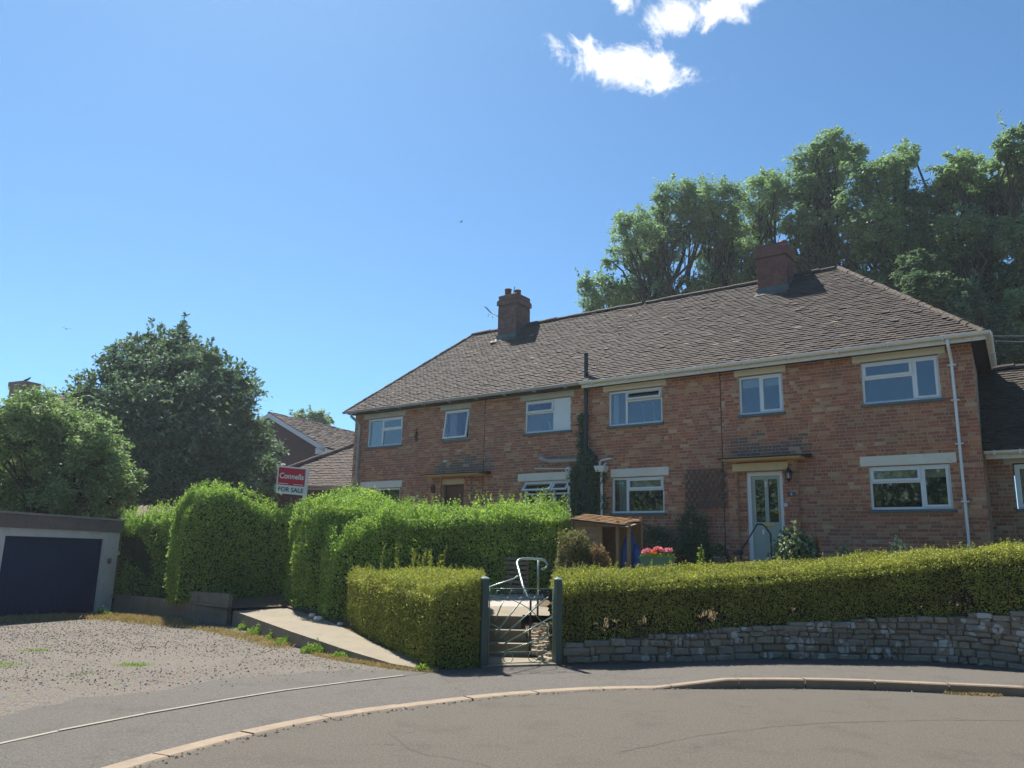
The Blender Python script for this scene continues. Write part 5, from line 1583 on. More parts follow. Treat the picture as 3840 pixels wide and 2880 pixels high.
# far-left house: only its chimney and roof show above the trees
fh = empty('brick_house', (-26.5, 42, 0), R(-25), 'distant house whose dark chimney and roof top the bushes at the far left', 'house')
q = MB(); q.box(-.2, 9, -3, 3, 1, 6.2); q.poly([(-.2, -3, 6.2), (-.2, 3, 6.2), (-.2, 0, 8.9)][::-1]); q.build('wall', m_farbrick, fh)
q = MB(); q.quad((-.4, -3.4, 5.9), (9.2, -3.4, 5.9), (9.2, 0, 9.28), (-.4, 0, 9.28)); q.quad((9.2, 3.4, 5.9), (-.4, 3.4, 5.9), (-.4, 0, 9.28), (9.2, 0, 9.28))
fr_ = q.build('roof', m_tile3, fh)
roof_tiles(fr_, Vector((0, -3.4, 5.9)), X_, Vector((0, .7092, .705)), Vector((0, -.705, .7092)), 4.7, lambda y: -.4, lambda y: 9.2, .3, .3, unit_tile(m_tile3), rs, 0, lambda c: 0, 'roof_tiling', thick=.04)
run_ridge(fr_, (-.4, 0, 9.25), (9.2, 0, 9.25), .45, .12, half_tile(m_tile3, 'ridge_tile'), 'ridge_tile', rs)
q = MB(); q.box(-.45, .75, -.4, .4, 6, 10.0); q.box(-.52, .82, -.47, .47, 9.85, 10.12); q.build('chimney', m_chim1, fh)
q = MB()
for sg in (-1, 1): q.hexa([(-.44, sg * 3.4, 5.65), (-.44, 0, 9.02), (-.40, 0, 9.02), (-.40, sg * 3.4, 5.65), (-.44, sg * 3.4, 5.9), (-.44, 0, 9.27), (-.40, 0, 9.27), (-.40, sg * 3.4, 5.9)])
q.build('bargeboard', m_fascia, fh)


def bird(loc, rz, label, sc=1.0, perched=False):
    b = MB()
    b.tube([(-.13, 0, -.01), (-.06, 0, .0), (0, 0, .0), (.07, 0, .02), (.10, 0, .035), (.13, 0, .03)], [.012, .03, .04, .03, .022, .003], 8)
    b.hexa([(-.26, -.03, -.01), (-.12, -.015, -.012), (-.12, .015, -.012), (-.26, .03, -.01), (-.26, -.03, -.004), (-.12, -.015, .012), (-.12, .015, .012), (-.26, .03, -.004)])
    root = link('bird', b.mesh('bird', m_bird), None, loc, (0, (-.5 if perched else 0), rz), (sc,) * 3)
    tag(root, label, 'bird', 'birds')
    for sg in (-1, 1):
        wg = MB()
        if perched: wg.tube([(.04, sg * .035, .01), (-.08, sg * .045, 0), (-.2, sg * .02, -.01)], [.02, .025, .004], 6)
        else:
            wg.hexa([(.05, sg * .02, .01), (-.04, sg * .02, .01), (-.07, sg * .18, .09), (.03, sg * .18, .10), (.05, sg * .02, .018), (-.04, sg * .02, .018), (-.07, sg * .18, .095), (.03, sg * .18, .105)])
            wg.hexa([(.03, sg * .18, .10), (-.07, sg * .18, .09), (-.16, sg * .36, .05), (-.12, sg * .37, .055), (.03, sg * .18, .105), (-.07, sg * .18, .095), (-.16, sg * .36, .054), (-.12, sg * .37, .059)])
        wg.build('wing', m_bird, root)
    return root


bird((-35.16, 60, 18.2), 2.2, 'small bird flying in the open sky above the dark tree at left', 1.0)
bird((-4.42, 60, 28.0), 0.4, 'tiny bird high in the sky left of the left-hand chimney', .8)
bird((-26.1, 41.7, 10.27), 0.3, 'dark bird perched on the chimney at the far left', 1.5, True)

# ------------------------------------------------------------------ for-sale board
sg = empty('sale_sign', (-4.99, 19.55, .5), 0, 'red and white estate agent board reading Connells FOR SALE above the hedge', 'sign')
sg.rotation_euler = (0, 0, 0)
ORG[:] = [-4.99, 19.55, .5]
MB().box(-5.06, -4.97, 19.52, 19.58, .5, 3.60).build('post', m_signw, sg)
tl = -0.07  # boards lean: right side lower


def sq(x0, x1, z0, z1, y0, y1):
    f = lambda x, z: (x, z + (x + 5.72) * tl)
    p = [f(x0, z0), f(x1, z0), f(x1, z1), f(x0, z1)]
    return MB().hexa([(p[0][0], y0, p[0][1]), (p[1][0], y0, p[1][1]), (p[1][0], y1, p[1][1]), (p[0][0], y1, p[0][1]), (p[3][0], y0, p[3][1]), (p[2][0], y0, p[2][1]), (p[2][0], y1, p[2][1]), (p[3][0], y1, p[3][1])])


bo = sq(-5.72, -5.0, 2.97, 3.64, 19.50, 19.515).build('board', m_signw, sg)
sq(-5.69, -5.03, 3.18, 3.605, 19.494, 19.4995).build('red_panel', m_red, bo)


def text(body, size, x, z, mt, sx=1.0, off=0.0, rot=tl):
    t = bpy.data.curves.new('lettering', 'FONT'); t.body = body; t.size = size; t.extrude = .001; t.offset = off
    t.align_x = 'CENTER'; t.align_y = 'CENTER'; t.materials.append(mt)
    return text_mesh('lettering', t, bo, (x - ORG[0], 19.488 - ORG[1], z - ORG[2]), (R(90), -math.atan(rot), 0), (sx, 1, 1))


text('Connells', .185, -5.36, 3.375, m_signw, .92, .0035)
text('FOR SALE', .15, -5.36, 3.045, m_signk, .98, .002)
for xa_, xb_ in ((-5.67, -5.43), (-5.30, -5.06)): sq(xa_, xb_, 3.207, 3.222, 19.490, 19.4935).build('print_line', m_signw, bo)
ORG[:] = [0, 0, 0]


# ------------------------------------------------------------------ vegetation
def bil(q, uv):
    a, b, c, d = [np.array(p, float) for p in q]
    u = uv[:, 0:1]; v = uv[:, 1:2]
    return a * (1 - u) * (1 - v) + b * u * (1 - v) + c * u * v + d * (1 - u) * v


def scatter_quads(quads, dens, edge=0.06, lumpy=0.05, ls=0.35, seed=1, prob=None):
    PP, NN = [], []
    ctr = np.mean([np.mean(np.array(q, float), 0) for q in quads], 0)
    for q in quads:
        a, b, c, d = [np.array(p, float) for p in q]
        n = np.cross(c - a, d - b); area = np.linalg.norm(n) / 2; n /= max(np.linalg.norm(n), 1e-9)
        m_ = int(area * dens)
        if m_ < 1: continue
        uv = RNG.random((m_, 2)); p = bil(q, uv)
        p = p + n * (lump(p, ls, seed)[:, None] * lumpy + lump(p, ls * 2.6, seed + 50)[:, None] * lumpy * .9 + RNG.normal(0, edge, (m_, 1)) * .6 - edge * .5)
        if prob is not None:
            kk = RNG.random(m_) < prob(p); p = p[kk]
        PP.append(p); NN.append(np.repeat(n[None], len(p), 0))
    return np.concatenate(PP), np.concatenate(NN)


def hedge_quads(sec, ch=.14):
    """sec: list of (front xyz, back xyz, z top front, z top back, z0)"""
    F_, T_, B_ = [], [], []
    for s0, s1 in zip(sec, sec[1:]):
        f0, b0, zf0, zb0, z0 = s0; f1, b1, zf1, zb1, z1 = s1
        c0 = min(ch, (zf0 - z0) * .4); c1 = min(ch, (zf1 - z1) * .4)
        d0 = np.array(b0, float) - np.array(f0, float); d0 = d0 / np.linalg.norm(d0) * c0; d1 = np.array(b1, float) - np.array(f1, float); d1 = d1 / np.linalg.norm(d1) * c1
        g0 = (f0[0] + d0[0], f0[1] + d0[1]); g1 = (f1[0] + d1[0], f1[1] + d1[1])
        F_.append([(f0[0], f0[1], z0), (f1[0], f1[1], z1), (f1[0], f1[1], zf1 - c1 * .7), (f0[0], f0[1], zf0 - c0 * .7)])
        T_.append([(f0[0], f0[1], zf0 - c0 * .7), (f1[0], f1[1], zf1 - c1 * .7), (g1[0], g1[1], zf1 + c1 * .2), (g0[0], g0[1], zf0 + c0 * .2)])
        T_.append([(g0[0], g0[1], zf0 + c0 * .2), (g1[0], g1[1], zf1 + c1 * .2), (b1[0], b1[1], zb1), (b0[0], b0[1], zb0)])
        B_.append([(b1[0], b1[1], z1), (b0[0], b0[1], z0), (b0[0], b0[1], zb0), (b1[0], b1[1], zb1)])
    f0, b0, zf0, zb0, z0 = sec[0]; f1, b1, zf1, zb1, z1 = sec[-1]
    E_ = [[(b0[0], b0[1], z0), (f0[0], f0[1], z0), (f0[0], f0[1], zf0), (b0[0], b0[1], zb0)], [(f1[0], f1[1], z1), (b1[0], b1[1], z1), (b1[0], b1[1], zb1), (f1[0], f1[1], zf1)]]
    return F_, T_, B_, E_


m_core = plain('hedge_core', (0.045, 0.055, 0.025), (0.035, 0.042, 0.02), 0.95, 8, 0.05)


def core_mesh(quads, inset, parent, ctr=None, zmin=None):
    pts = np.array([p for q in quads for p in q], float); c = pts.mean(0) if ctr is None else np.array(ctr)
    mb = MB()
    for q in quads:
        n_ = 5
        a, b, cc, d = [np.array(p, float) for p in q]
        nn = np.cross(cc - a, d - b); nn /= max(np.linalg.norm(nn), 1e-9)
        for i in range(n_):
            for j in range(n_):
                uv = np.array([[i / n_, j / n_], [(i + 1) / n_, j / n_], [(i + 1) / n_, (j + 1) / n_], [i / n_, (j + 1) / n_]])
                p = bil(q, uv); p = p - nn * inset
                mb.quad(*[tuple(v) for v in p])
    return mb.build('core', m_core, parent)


def hedge(name, sec, label, cat, mt, size, dens, top_dens=None, inset=.10, lumpy=.05, seed=1, shoots=0, shoot_len=.12, cut_low=None, jitter=.9, group=None, ls=.35, edge=.05):
    F_, T_, B_, E_ = hedge_quads(sec)
    root = empty(name, (sec[0][0][0], sec[0][0][1], sec[0][4]), 0, label, cat, group)
    o = tuple(root.location)
    ORG[:] = list(o)
    P, N_ = scatter_quads(F_ + E_, dens, edge, lumpy, ls, seed, cut_low)
    P2, N2 = scatter_quads(T_, top_dens or dens * 1.2, edge, lumpy, ls, seed)
    N2 = N2 * .7
    P3, N3 = scatter_quads(B_, dens * .25, edge, lumpy, ls, seed)
    # soften the top front arris
    Pe = []
    for q in T_:
        a, b = np.array(q[0]), np.array(q[1]); m_ = int(np.linalg.norm(b - a) * dens * .12)
        m_ = m_ // 3; t = RNG.random((m_, 1)); pe = a + (b - a) * t + RNG.normal(0, .03, (m_, 3)) - np.array([0, 0, .01]); Pe.append(pe)
    Pe = np.concatenate(Pe); Ne = np.repeat(np.array([[0, -.6, .8]]), len(Pe), 0)
    lv = leaves('foliage', np.concatenate([P, P2, P3, Pe]), np.concatenate([N_, N2, N3, Ne]), size, mt, root, .55, jitter, .15, o)
    if shoots:
        PP, NN = [], []
        for k_ in range(shoots):
            q = T_[RNG.integers(len(T_))]; base = bil(q, RNG.random((1, 2)))[0]
            base = base + np.array([0, 0, lumpy * .5]); h_ = shoot_len * RNG.uniform(.4, 1.3); ln_ = np.array([RNG.normal(0, .18), RNG.normal(0, .18), 1.0])
            m_ = 9
            t = np.linspace(0, 1, m_)[:, None]; pp = base + ln_ * t * h_ + RNG.normal(0, .006, (m_, 3)); PP.append(pp); NN.append(RNG.normal(0, 1, (m_, 3)))
        sh = leaves('shoots', np.concatenate(PP), np.concatenate(NN), size * .95, mt, root, .5, .5, .8, o)
        sh['kind'] = 'stuff'
    si = []
    for q, (f, b, zf, zb, z0) in enumerate(sec):
        f = np.array(f, float); b = np.array(b, float); d = (b - f) / np.linalg.norm(b - f)
        nb = np.array(sec[q + 1][0] if q < len(sec) - 1 else sec[q - 1][0], float) - f; nb /= np.linalg.norm(nb)
        sh = nb * inset * 1.3 if q in (0, len(sec) - 1) else 0
        si.append((tuple(f + d * inset * 1.2 + sh), tuple(b - d * inset * 1.2 + sh), zf - inset * 1.3, zb - inset * 1.5, z0))
    Fc, Tc, Bc, Ec = hedge_quads(si)
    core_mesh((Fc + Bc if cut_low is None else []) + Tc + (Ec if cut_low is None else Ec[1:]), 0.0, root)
    ORG[:] = [0, 0, 0]
    return root


def off2(p, d, L_): return (p[0] + d[0] * L_, p[1] + d[1] * L_)


# the long clipped hedge on the stone wall
FX = [(0.72, 12.80), (1.3, 12.76), (2.18, 12.80), (4.04, 13.10), (5.98, 13.40), (7.25, 12.98), (7.88, 12.40), (9.6, 10.75)]
FZF = [1.16, 1.20, 1.26, 1.37, 1.56, 1.75, 1.86, 1.95]; FZB = [1.38, 1.42, 1.47, 1.57, 1.73, 1.91, 2.04, 2.12]; FZ0 = [.12, .30, .43, .60, .73, .85, .92, .95]
FB = [(0.85, 14.0), (1.5, 13.95), (2.25, 13.95), (4.1, 14.25), (6.05, 14.55), (7.85, 14.0), (8.8, 13.2), (10.6, 11.5)]
secF = [(f, b, zf, zb, z0) for f, b, zf, zb, z0 in zip(FX, FB, FZF, FZB, FZ0)]


def lowF(p):
    z0 = np.interp(p[:, 0], [q[0] for q in FX], FZ0); zf = np.interp(p[:, 0], [q[0] for q in FX], FZF)
    h_ = (p[:, 2] - z0) / (zf - z0)
    g_ = lump(np.c_[p[:, :2], p[:, 2] * .5], .5, 8)
    thin = np.exp(-((h_ - .26 - .05 * g_) / .15) ** 2) * np.clip(.25 + g_ * 1.5, 0, 1)
    return np.clip(1 - 1.0 * thin, .04, 1) * np.where(h_ < .2, .75, 1)


hF = hedge('clipped_hedge', secF, 'long clipped yellow-green hedge standing on the rubble stone wall', 'hedge', lm_box, .034, 5600, 6400, .15, .065, 3, 420, .09, lowF, ls=.5)
# its bare brown stems low down
ORG[:] = list(hF.location)
rs = random.Random(31); mb = MB()
for i in range(300):
    t = rs.random() * 6.6; k_ = int(t); f = t - k_
    x = FX[k_][0] * (1 - f) + FX[k_ + 1][0] * f; y = FX[k_][1] * (1 - f) + FX[k_ + 1][1] * f + rs.uniform(.06, .5); z0 = FZ0[k_] * (1 - f) + FZ0[k_ + 1] * f
    pts = [(x, y, z0 - .02)]
    for j in range(3): x += rs.uniform(-.07, .07); y += rs.uniform(-.05, .03); z0 += rs.uniform(.1, .22); pts.append((x, y, z0))
    mb.tube(pts, [.009, .007, .005, .003], 4, False)
so2 = mb.build('stems', m_twig, hF); so2['kind'] = 'stuff'
F_, T_, B_, E_ = hedge_quads(secF)
Pt, Nt = scatter_quads(F_, 900, .10, .05, .4, 3, lambda p: 1.05 - lowF(p))
Pt[:, 1] += .08
leaves('dead_leaves', Pt, Nt, .035, lm_rust, hF, .4, 1.2, 0, tuple(hF.location))
# inner dark mass of old twigs and leaves, set well back so daylight shows through the thin places
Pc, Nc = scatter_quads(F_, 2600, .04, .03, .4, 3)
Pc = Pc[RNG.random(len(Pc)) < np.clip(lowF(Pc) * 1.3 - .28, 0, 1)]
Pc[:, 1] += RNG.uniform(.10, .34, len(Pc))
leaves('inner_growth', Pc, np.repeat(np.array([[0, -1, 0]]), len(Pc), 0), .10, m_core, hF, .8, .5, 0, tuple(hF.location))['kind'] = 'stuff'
ORG[:] = [0, 0, 0]

# block hedge left of the gate
secE = [((-3.05, 15.55), (-2.6, 16.1), 1.22, 1.28, .2), ((-2.45, 14.3), (-1.9, 15.9), 1.17, 1.30, .14), ((-1.75, 12.95), (-1.2, 15.6), 1.14, 1.34, .06), ((-1.05, 11.76), (-.75, 15.3), 1.07, 1.28, .0), ((-.72, 11.90), (-.58, 15.1), 1.14, 1.26, .0), ((-.40, 12.12), (-.42, 14.9), 1.22, 1.24, .0)]
hE = hedge('clipped_hedge', secE, 'square-cut olive-topped block hedge just left of the green gate', 'hedge', lm_box, .036, 5400, 6000, .10, .05, 4, 260, .10, ls=.45)
ORG[:] = [0, 0, 0]
PP, NN = [], []
for k_ in range(14):
    bx_, by_ = -1.75 + RNG.normal(0, .33), 15.5 + RNG.normal(0, .15); h_ = RNG.uniform(.15, .5); m_ = 40
    t = np.linspace(0, 1, m_)[:, None]; PP.append(np.array([bx_, by_, 1.28]) + np.array([RNG.normal(.05, .12), 0, 1]) * t * h_ + RNG.normal(0, .012, (m_, 3))); NN.append(RNG.normal(0, 1, (m_, 3)))
leaves('shoots', np.concatenate(PP), np.concatenate(NN), .045, lm_box, hE, .4, .5, 1.0, tuple(hE.location))['kind'] = 'stuff'

# tall privet hedges
secD = [((-3.85, 16.75), (-3.5, 17.3), 1.9, 2.2, .3), ((-3.45, 16.05), (-3.3, 17.5), 1.55, 2.1, .25), ((-2.95, 16.2), (-3.3, 17.7), 1.98, 2.32, .3), ((-2.35, 16.35), (-2.6, 17.8), 2.25, 2.52, .4), ((-1.4, 16.6), (-1.6, 18.1), 2.26, 2.60, .5), ((0, 17.1), (-.2, 18.5), 2.40, 2.78, .8), ((1.38, 17.6), (1.1, 18.9), 2.52, 2.88, 1.0)]
hedge('privet_hedge', secD, 'tall bright green privet hedge behind the block hedge and gate', 'hedge', lm_privet, .055, 2300, 3600, .20, .15, 5, 700, .22, ls=.6)
secC = [((-5.0, 18.5), (-4.3, 18.9), 2.35, 2.45, .45), ((-4.62, 17.5), (-4.0, 18.7), 2.42, 2.68, .4), ((-4.0, 16.85), (-3.7, 18.7), 2.52, 2.92, .35), ((-3.3, 17.0), (-3.2, 18.7), 2.48, 2.88, .4), ((-2.5, 17.5), (-2.4, 18.9), 2.30, 2.72, .5), ((-1.9, 17.9), (-1.8, 19.1), 2.25, 2.55, .6)]
hedge('privet_hedge', secC, 'tall shaggy privet hedge right of the sale board, behind the concrete path', 'hedge', lm_privet, .055, 2200, 3600, .20, .16, 6, 420, .20, ls=.6)
secB = [((-7.75, 18.65), (-8.0, 19.6), 2.35, 2.70, .35), ((-7.45, 18.55), (-7.5, 19.6), 2.78, 3.05, .35), ((-6.6, 18.7), (-6.6, 19.3), 2.80, 3.0, .4), ((-5.75, 18.95), (-5.7, 19.35), 2.42, 2.58, .45), ((-5.0, 19.1), (-4.9, 19.4), 2.38, 2.52, .5)]
hedge('privet_hedge', secB, 'boxy tall privet hedge below the sale board with a dark shaded face', 'hedge', lm_privet, .058, 2200, 3600, .20, .15, 7, 260, .16, ls=.6)
secA = [((-10.15, 20.9), (-10.6, 22.2), 2.15, 2.45, .3), ((-9.5, 20.5), (-9.7, 22.0), 2.10, 2.55, .4), ((-8.8, 20.2), (-8.9, 21.6), 2.25, 2.68, .4), ((-8.0, 19.7), (-8.0, 21.2), 2.30, 2.72, .4)]
hedge('privet_hedge', secA, 'loose lower privet hedge beside the garage wall', 'hedge', lm_privet, .062, 1700, 2400, .16, .2, 8, 200, .18, ls=.5)


def limb(mb, a, b, r0, r1, rnd, bend=.12, seg=4):
    a = Vector(a); b = Vector(b); L_ = (b - a).length; pts = [a]
    for k_ in range(1, seg):
        t = k_ / seg; p = a.lerp(b, t) + Vector((rnd.uniform(-1, 1), rnd.uniform(-1, 1), rnd.uniform(-.3, 1) * .8)) * L_ * bend * (1 - abs(2 * t - 1) * .5)
        pts.append(p)
    pts.append(b)
    mb.tube(pts, [r0 + (r1 - r0) * k_ / seg for k_ in range(seg + 1)], 6, False)
    return pts


def tree(name, lobes_, base, label, cat, mt, leaf, nleaf, r0, rnd_seed, clusters=14, csize=.34, group=None, shoots=0, twigs=True, hollow=.45, fork=.45, up=0.0, flat=.75, grow=1.0, side=0, twp=.45):
    lobes = [(a_, b_, c_, r_q * grow) for a_, b_, c_, r_q in lobes_]
    rnd = random.Random(rnd_seed)
    for a_, b_, c_, r_q in list(lobes):
        for _ in range(side):
            v = Vector((rnd.gauss(0, 1), rnd.gauss(0, .8), rnd.gauss(-.1, .9))).normalized() * r_q * rnd.uniform(.75, 1.05)
            lobes.append((a_ + v.x, b_ + v.y, c_ + v.z, r_q * rnd.uniform(.35, .6)))
    root = empty(name, base, 0, label, cat, group)
    ORG[:] = list(base)
    top = Vector(base); bx = np.array(base)
    Lb = np.array(lobes, float); wsum = Lb[:, 3] ** 2
    cen = Vector(tuple((Lb[:, :3] * wsum[:, None]).sum(0) / wsum.sum()))
    zmin = (Lb[:, 2] - Lb[:, 3]).min()
    forkp = Vector((base[0] * .5 + cen.x * .5, base[1] * .5 + cen.y * .5, base[2] + (cen.z - base[2]) * fork))
    mb = MB()
    tpts = limb(mb, base, forkp, r0, r0 * .7, rnd, .03, 5)
    CC, PP, NN = [], [], []
    tot = wsum.sum()
    for (x, y, z, r) in lobes:
        c = Vector((x, y, z))
        start = forkp if c.z > forkp.z - .3 else tpts[rnd.randrange(2, 5)]
        lp = limb(mb, start, c, r0 * .38, r0 * .12, rnd, .10, 5)
        nc = max(4, int(clusters * (r / Lb[:, 3].mean()) ** 2))
        nl = int(nleaf * r * r / tot / nc)
        for k_ in range(nc):
            v = Vector((rnd.gauss(0, 1), rnd.gauss(0, 1), rnd.gauss(0, 1) * .9)).normalized() * r * rnd.uniform(hollow, 1.12)
            cc = c + v
            if twigs and rnd.random() < twp: limb(mb, lp[rnd.randrange(2, 6)], cc, r0 * .07 + .008, .006, rnd, .12, 3)
            cs = r * csize * rnd.uniform(.6, 1.4)
            m_ = int(nl * rnd.uniform(.5, 1.5)) + 5
            g_ = RNG.normal(0, 1, (m_, 3)); g_ = g_ / np.linalg.norm(g_, axis=1, keepdims=True) * RNG.uniform(.25, 1.1, (m_, 1)) * cs
            g_[:, 2] *= flat
            PP.append(np.array(cc[:]) + g_); nn_ = g_ / cs * .6 + np.array([0, 0, 1.1]); NN.append(nn_)
    for k_ in range(shoots):
        x, y, z, r = lobes[rnd.randrange(len(lobes))]
        q = rnd.uniform(0, 6.28); e_ = rnd.uniform(.35, 1.4)
        p = Vector((x + r * math.cos(q) * math.cos(e_), y + r * math.sin(q) * math.cos(e_), z + r * math.sin(e_)))
        m_ = 26; t = np.linspace(0, 1, m_)[:, None]; h_ = rnd.uniform(.3, .8)
        PP.append(np.array(p[:]) + np.array([rnd.gauss(0, .2), rnd.gauss(0, .2), 1]) * t * h_ + RNG.normal(0, .05, (m_, 3)) * (1.2 - t)); NN.append(RNG.normal(0, 1, (m_, 3)))
    mb.build('trunk', m_bark, root, True)
    leaves('crown', np.concatenate(PP), np.concatenate(NN), leaf, mt, root, .5, .45, up, tuple(base))
    ORG[:] = [0, 0, 0]
    return root
LOBES = {
    'T1': [(4.29, 36.8, 14.35, 0.73), (5.28, 38.0, 14.23, 0.71), (4.03, 39.2, 14.48, 0.52)],
    'T2': [(5.7, 35.8, 17.03, 0.86), (5.36, 37.0, 16.41, 0.69), (7.07, 38.2, 18.55, 0.91), (8.01, 36.4, 19.24, 0.92), (6.5, 37.6, 15.56, 0.8), (8.8, 35.8, 18.97, 0.76), (7.67, 37.0, 17.14, 0.88), (7.25, 38.2, 16.48, 0.81), (8.6, 36.4, 17.8, 0.77), (5.6, 37, 14.4, 0.7), (6.8, 37, 14.3, 0.7), (8.0, 37, 14.6, 0.7)],
    'T3': [(9.65, 34.8, 18.3, 0.88), (9.32, 36.0, 17.42, 0.81), (10.01, 37.2, 16.39, 0.89), (10.17, 35.4, 16.97, 0.75), (9.2, 36, 14.6, 0.7), (10.3, 36, 14.8, 0.7)],
    'T4': [(11.89, 35.8, 19.05, 1.0), (12.88, 37.0, 18.62, 0.88), (12.06, 38.2, 18.21, 0.91), (11.23, 36.4, 16.11, 0.82), (13.06, 37.6, 20.64, 0.55), (11.3, 37, 15.2, 0.8), (12.6, 37, 16, 0.8), (11.9, 37, 14.8, 0.8)],
    'T5': [(14.78, 33.8, 20.61, 0.72), (14.23, 35.0, 20.37, 0.84), (16.65, 36.2, 21.63, 0.62), (13.42, 34.4, 18.74, 0.73), (14.88, 35.6, 18.81, 0.85), (13.09, 33.8, 16.77, 0.67), (14.32, 35.0, 16.69, 0.74), (15.51, 36.2, 20.24, 0.77), (12.95, 34.4, 15.58, 0.55), (13.6, 35, 14.6, 0.8), (14.6, 35, 15.2, 0.8)],
    'T6': [(15.66, 31.8, 18.22, 0.84), (17.14, 33.0, 19.18, 0.74), (18.41, 34.2, 20.49, 0.5), (15.38, 32.4, 17.01, 0.99), (17.44, 33.6, 18.14, 0.89), (15.47, 31.8, 15.57, 1.01), (17.49, 33.0, 16.53, 0.96), (15.79, 34.2, 15.67, 0.73), (16.6, 32.4, 14.87, 0.9), (18.64, 33.6, 16.42, 0.71), (15.6, 33, 13.2, 0.8), (16.9, 33, 13.3, 0.9), (17.9, 33, 14.6, 0.9)],
    'T7': [(18.6, 30.8, 18.18, 0.7), (18.65, 32.0, 17.5, 0.76), (20.8, 33.2, 19.28, 0.71), (20.55, 31.4, 18.05, 0.67), (20.19, 32.6, 17.53, 0.95), (18.49, 30.8, 15.22, 0.9), (18.17, 32.0, 14.28, 0.85), (20.23, 33.2, 14.49, 0.97), (20.14, 31.4, 15.04, 0.83), (21.35, 32.6, 17.06, 0.87), (18.2, 32, 13, 0.9), (19.5, 32, 12.9, 1), (20.6, 32, 12.6, 0.9)],
    'T8': [(19.94, 28.8, 18.27, 0.54), (20.98, 30.0, 17.73, 0.64), (21.75, 31.2, 16.91, 0.79), (20.15, 29.4, 14.48, 0.74), (20.87, 30.6, 13.36, 0.81), (19.22, 28.8, 11.13, 0.73), (20.32, 30.0, 10.5, 0.72), (22.49, 31.2, 17.9, 0.75), (20.98, 29.4, 13.8, 0.78)],
    'U1': [(14.75, 26.8, 11.25, 0.6), (16.54, 28.0, 11.22, 0.63), (17.96, 29.2, 10.63, 0.7), (17.68, 27.4, 9.24, 0.55), (15.4, 28.6, 12.57, 0.61), (15.46, 26.8, 10.02, 0.53), (18.82, 28.0, 9.26, 0.59)],
    'L1': [(-13.39, 31.0, 5.76, 2.72), (-15.23, 32.0, 5.1, 2.06), (-12.66, 33.0, 5.67, 2.42), (-14.83, 31.5, 8.27, 1.38), (-13.86, 32.5, 8.71, 1.43), (-11.7, 31.0, 7.1, 1.45), (-16.44, 32.0, 7.17, 1.41), (-11.13, 33.0, 5.9, 1.06), (-13.57, 31.5, 3.98, 2.77), (-14.6, 32.5, 7.5, 2.0), (-10.5, 31.0, 4.19, 1.27), (-13.04, 32.0, 7.44, 1.5), (-17.6, 33.0, 6.34, 1.16), (-15.79, 31.5, 8.44, 0.92), (-15.61, 32.5, 9.47, 0.86), (-12.39, 31.0, 8.4, 1.0), (-11.56, 32.0, 7.87, 0.94), (-10.76, 33.0, 5.13, 0.97), (-17.11, 31.5, 7.06, 0.74), (-14.44, 32.5, 9.5, 0.95)],
    'L2': [(-13.24, 21.5, 4.64, 0.94), (-12.74, 22.5, 4.41, 1.12), (-14.39, 23.5, 3.54, 1.31), (-11.79, 22.0, 3.27, 1.03), (-11.35, 23.0, 3.57, 0.57), (-14.2, 21.5, 4.7, 0.5), (-13.1, 22.5, 4.9, 0.5), (-13.47, 23.5, 2.89, 1.1), (-11.64, 22.0, 4.11, 0.77), (-11.47, 23.0, 2.97, 0.67)],
    'L3': [(-15.55, 59.0, 11.51, 0.62), (-14.74, 60.0, 11.53, 0.7), (-14.24, 61.0, 11.45, 0.5), (-16.37, 59.5, 11.4, 0.35)],
}
GT = 'tall trees behind the houses'
spec = [('T1', (4.6, 38, 1.5), 'small loose tree at the left end of the row, low over the roof ridge', .10, 5000),
        ('T2', (7.4, 37, 1.5), 'airy ash tree with bare inner branches, left of the right-hand chimney', .26, 26000),
        ('T3', (9.9, 36, 1.5), 'slim ash tree standing just left of the right-hand chimney', .22, 17000),
        ('T4', (12.2, 37, 1.5), 'ash tree directly behind the right-hand chimney', .24, 20000),
        ('T5', (14.5, 35, 1.5), 'tallest bright-topped ash tree above the roof peak', .30, 36000),
        ('T6', (16.8, 33, 1.5), 'broad dense dark tree right of the roof peak', .34, 52000),
        ('T7', (19.6, 32, 1.5), 'big leafy tree second from the picture edge, behind the right end of the roof', .34, 50000),
        ('T8', (21.4, 30, 1.5), 'very tall tree cut off by the right picture edge', .34, 44000),
        ('U1', (16.4, 28, 1.5), 'dark undergrowth trees filling in low behind the right hip of the roof', .18, 30000)]
for i, (k_, base, lab, r0, nl) in enumerate(spec):
    tree('ash_tree' if k_ != 'U1' else 'bushy_tree', LOBES[k_], base, lab, 'tree', lm_ash if k_ not in ('U1',) else lm_dark,   .165, nl * .98, r0, 40 + i, 24, .31, GT, 22, fork=.66 if k_ in ('T2', 'T3', 'T4', 'T5') else .5, grow=1.14, hollow=.5, side=2, twp=.16)
tree('sycamore_tree', LOBES['L1'], (-13.3, 32, 1.0), 'big rounded dark sycamore behind the left hedges', 'tree', lm_dark, .21, 105000, .3, 60, 26, .32, None, 110, hollow=.6, fork=.35, up=.5, grow=1.04, side=1)
tree('bushy_tree', LOBES['L2'], (-13.0, 22.7, .5), 'pale shaggy bushy tree rising behind the garage', 'tree', lm_bush, .125, 75000, .15, 61, 24, .32, None, 16, hollow=.55, fork=.3, up=.3, side=1)
tree('round_tree', LOBES['L3'], (-15, 60, 2), 'small distant tree peeping over the far gable roof', 'tree', lm_ash, .22, 3500, .15, 62, 12, .4, None, 4)


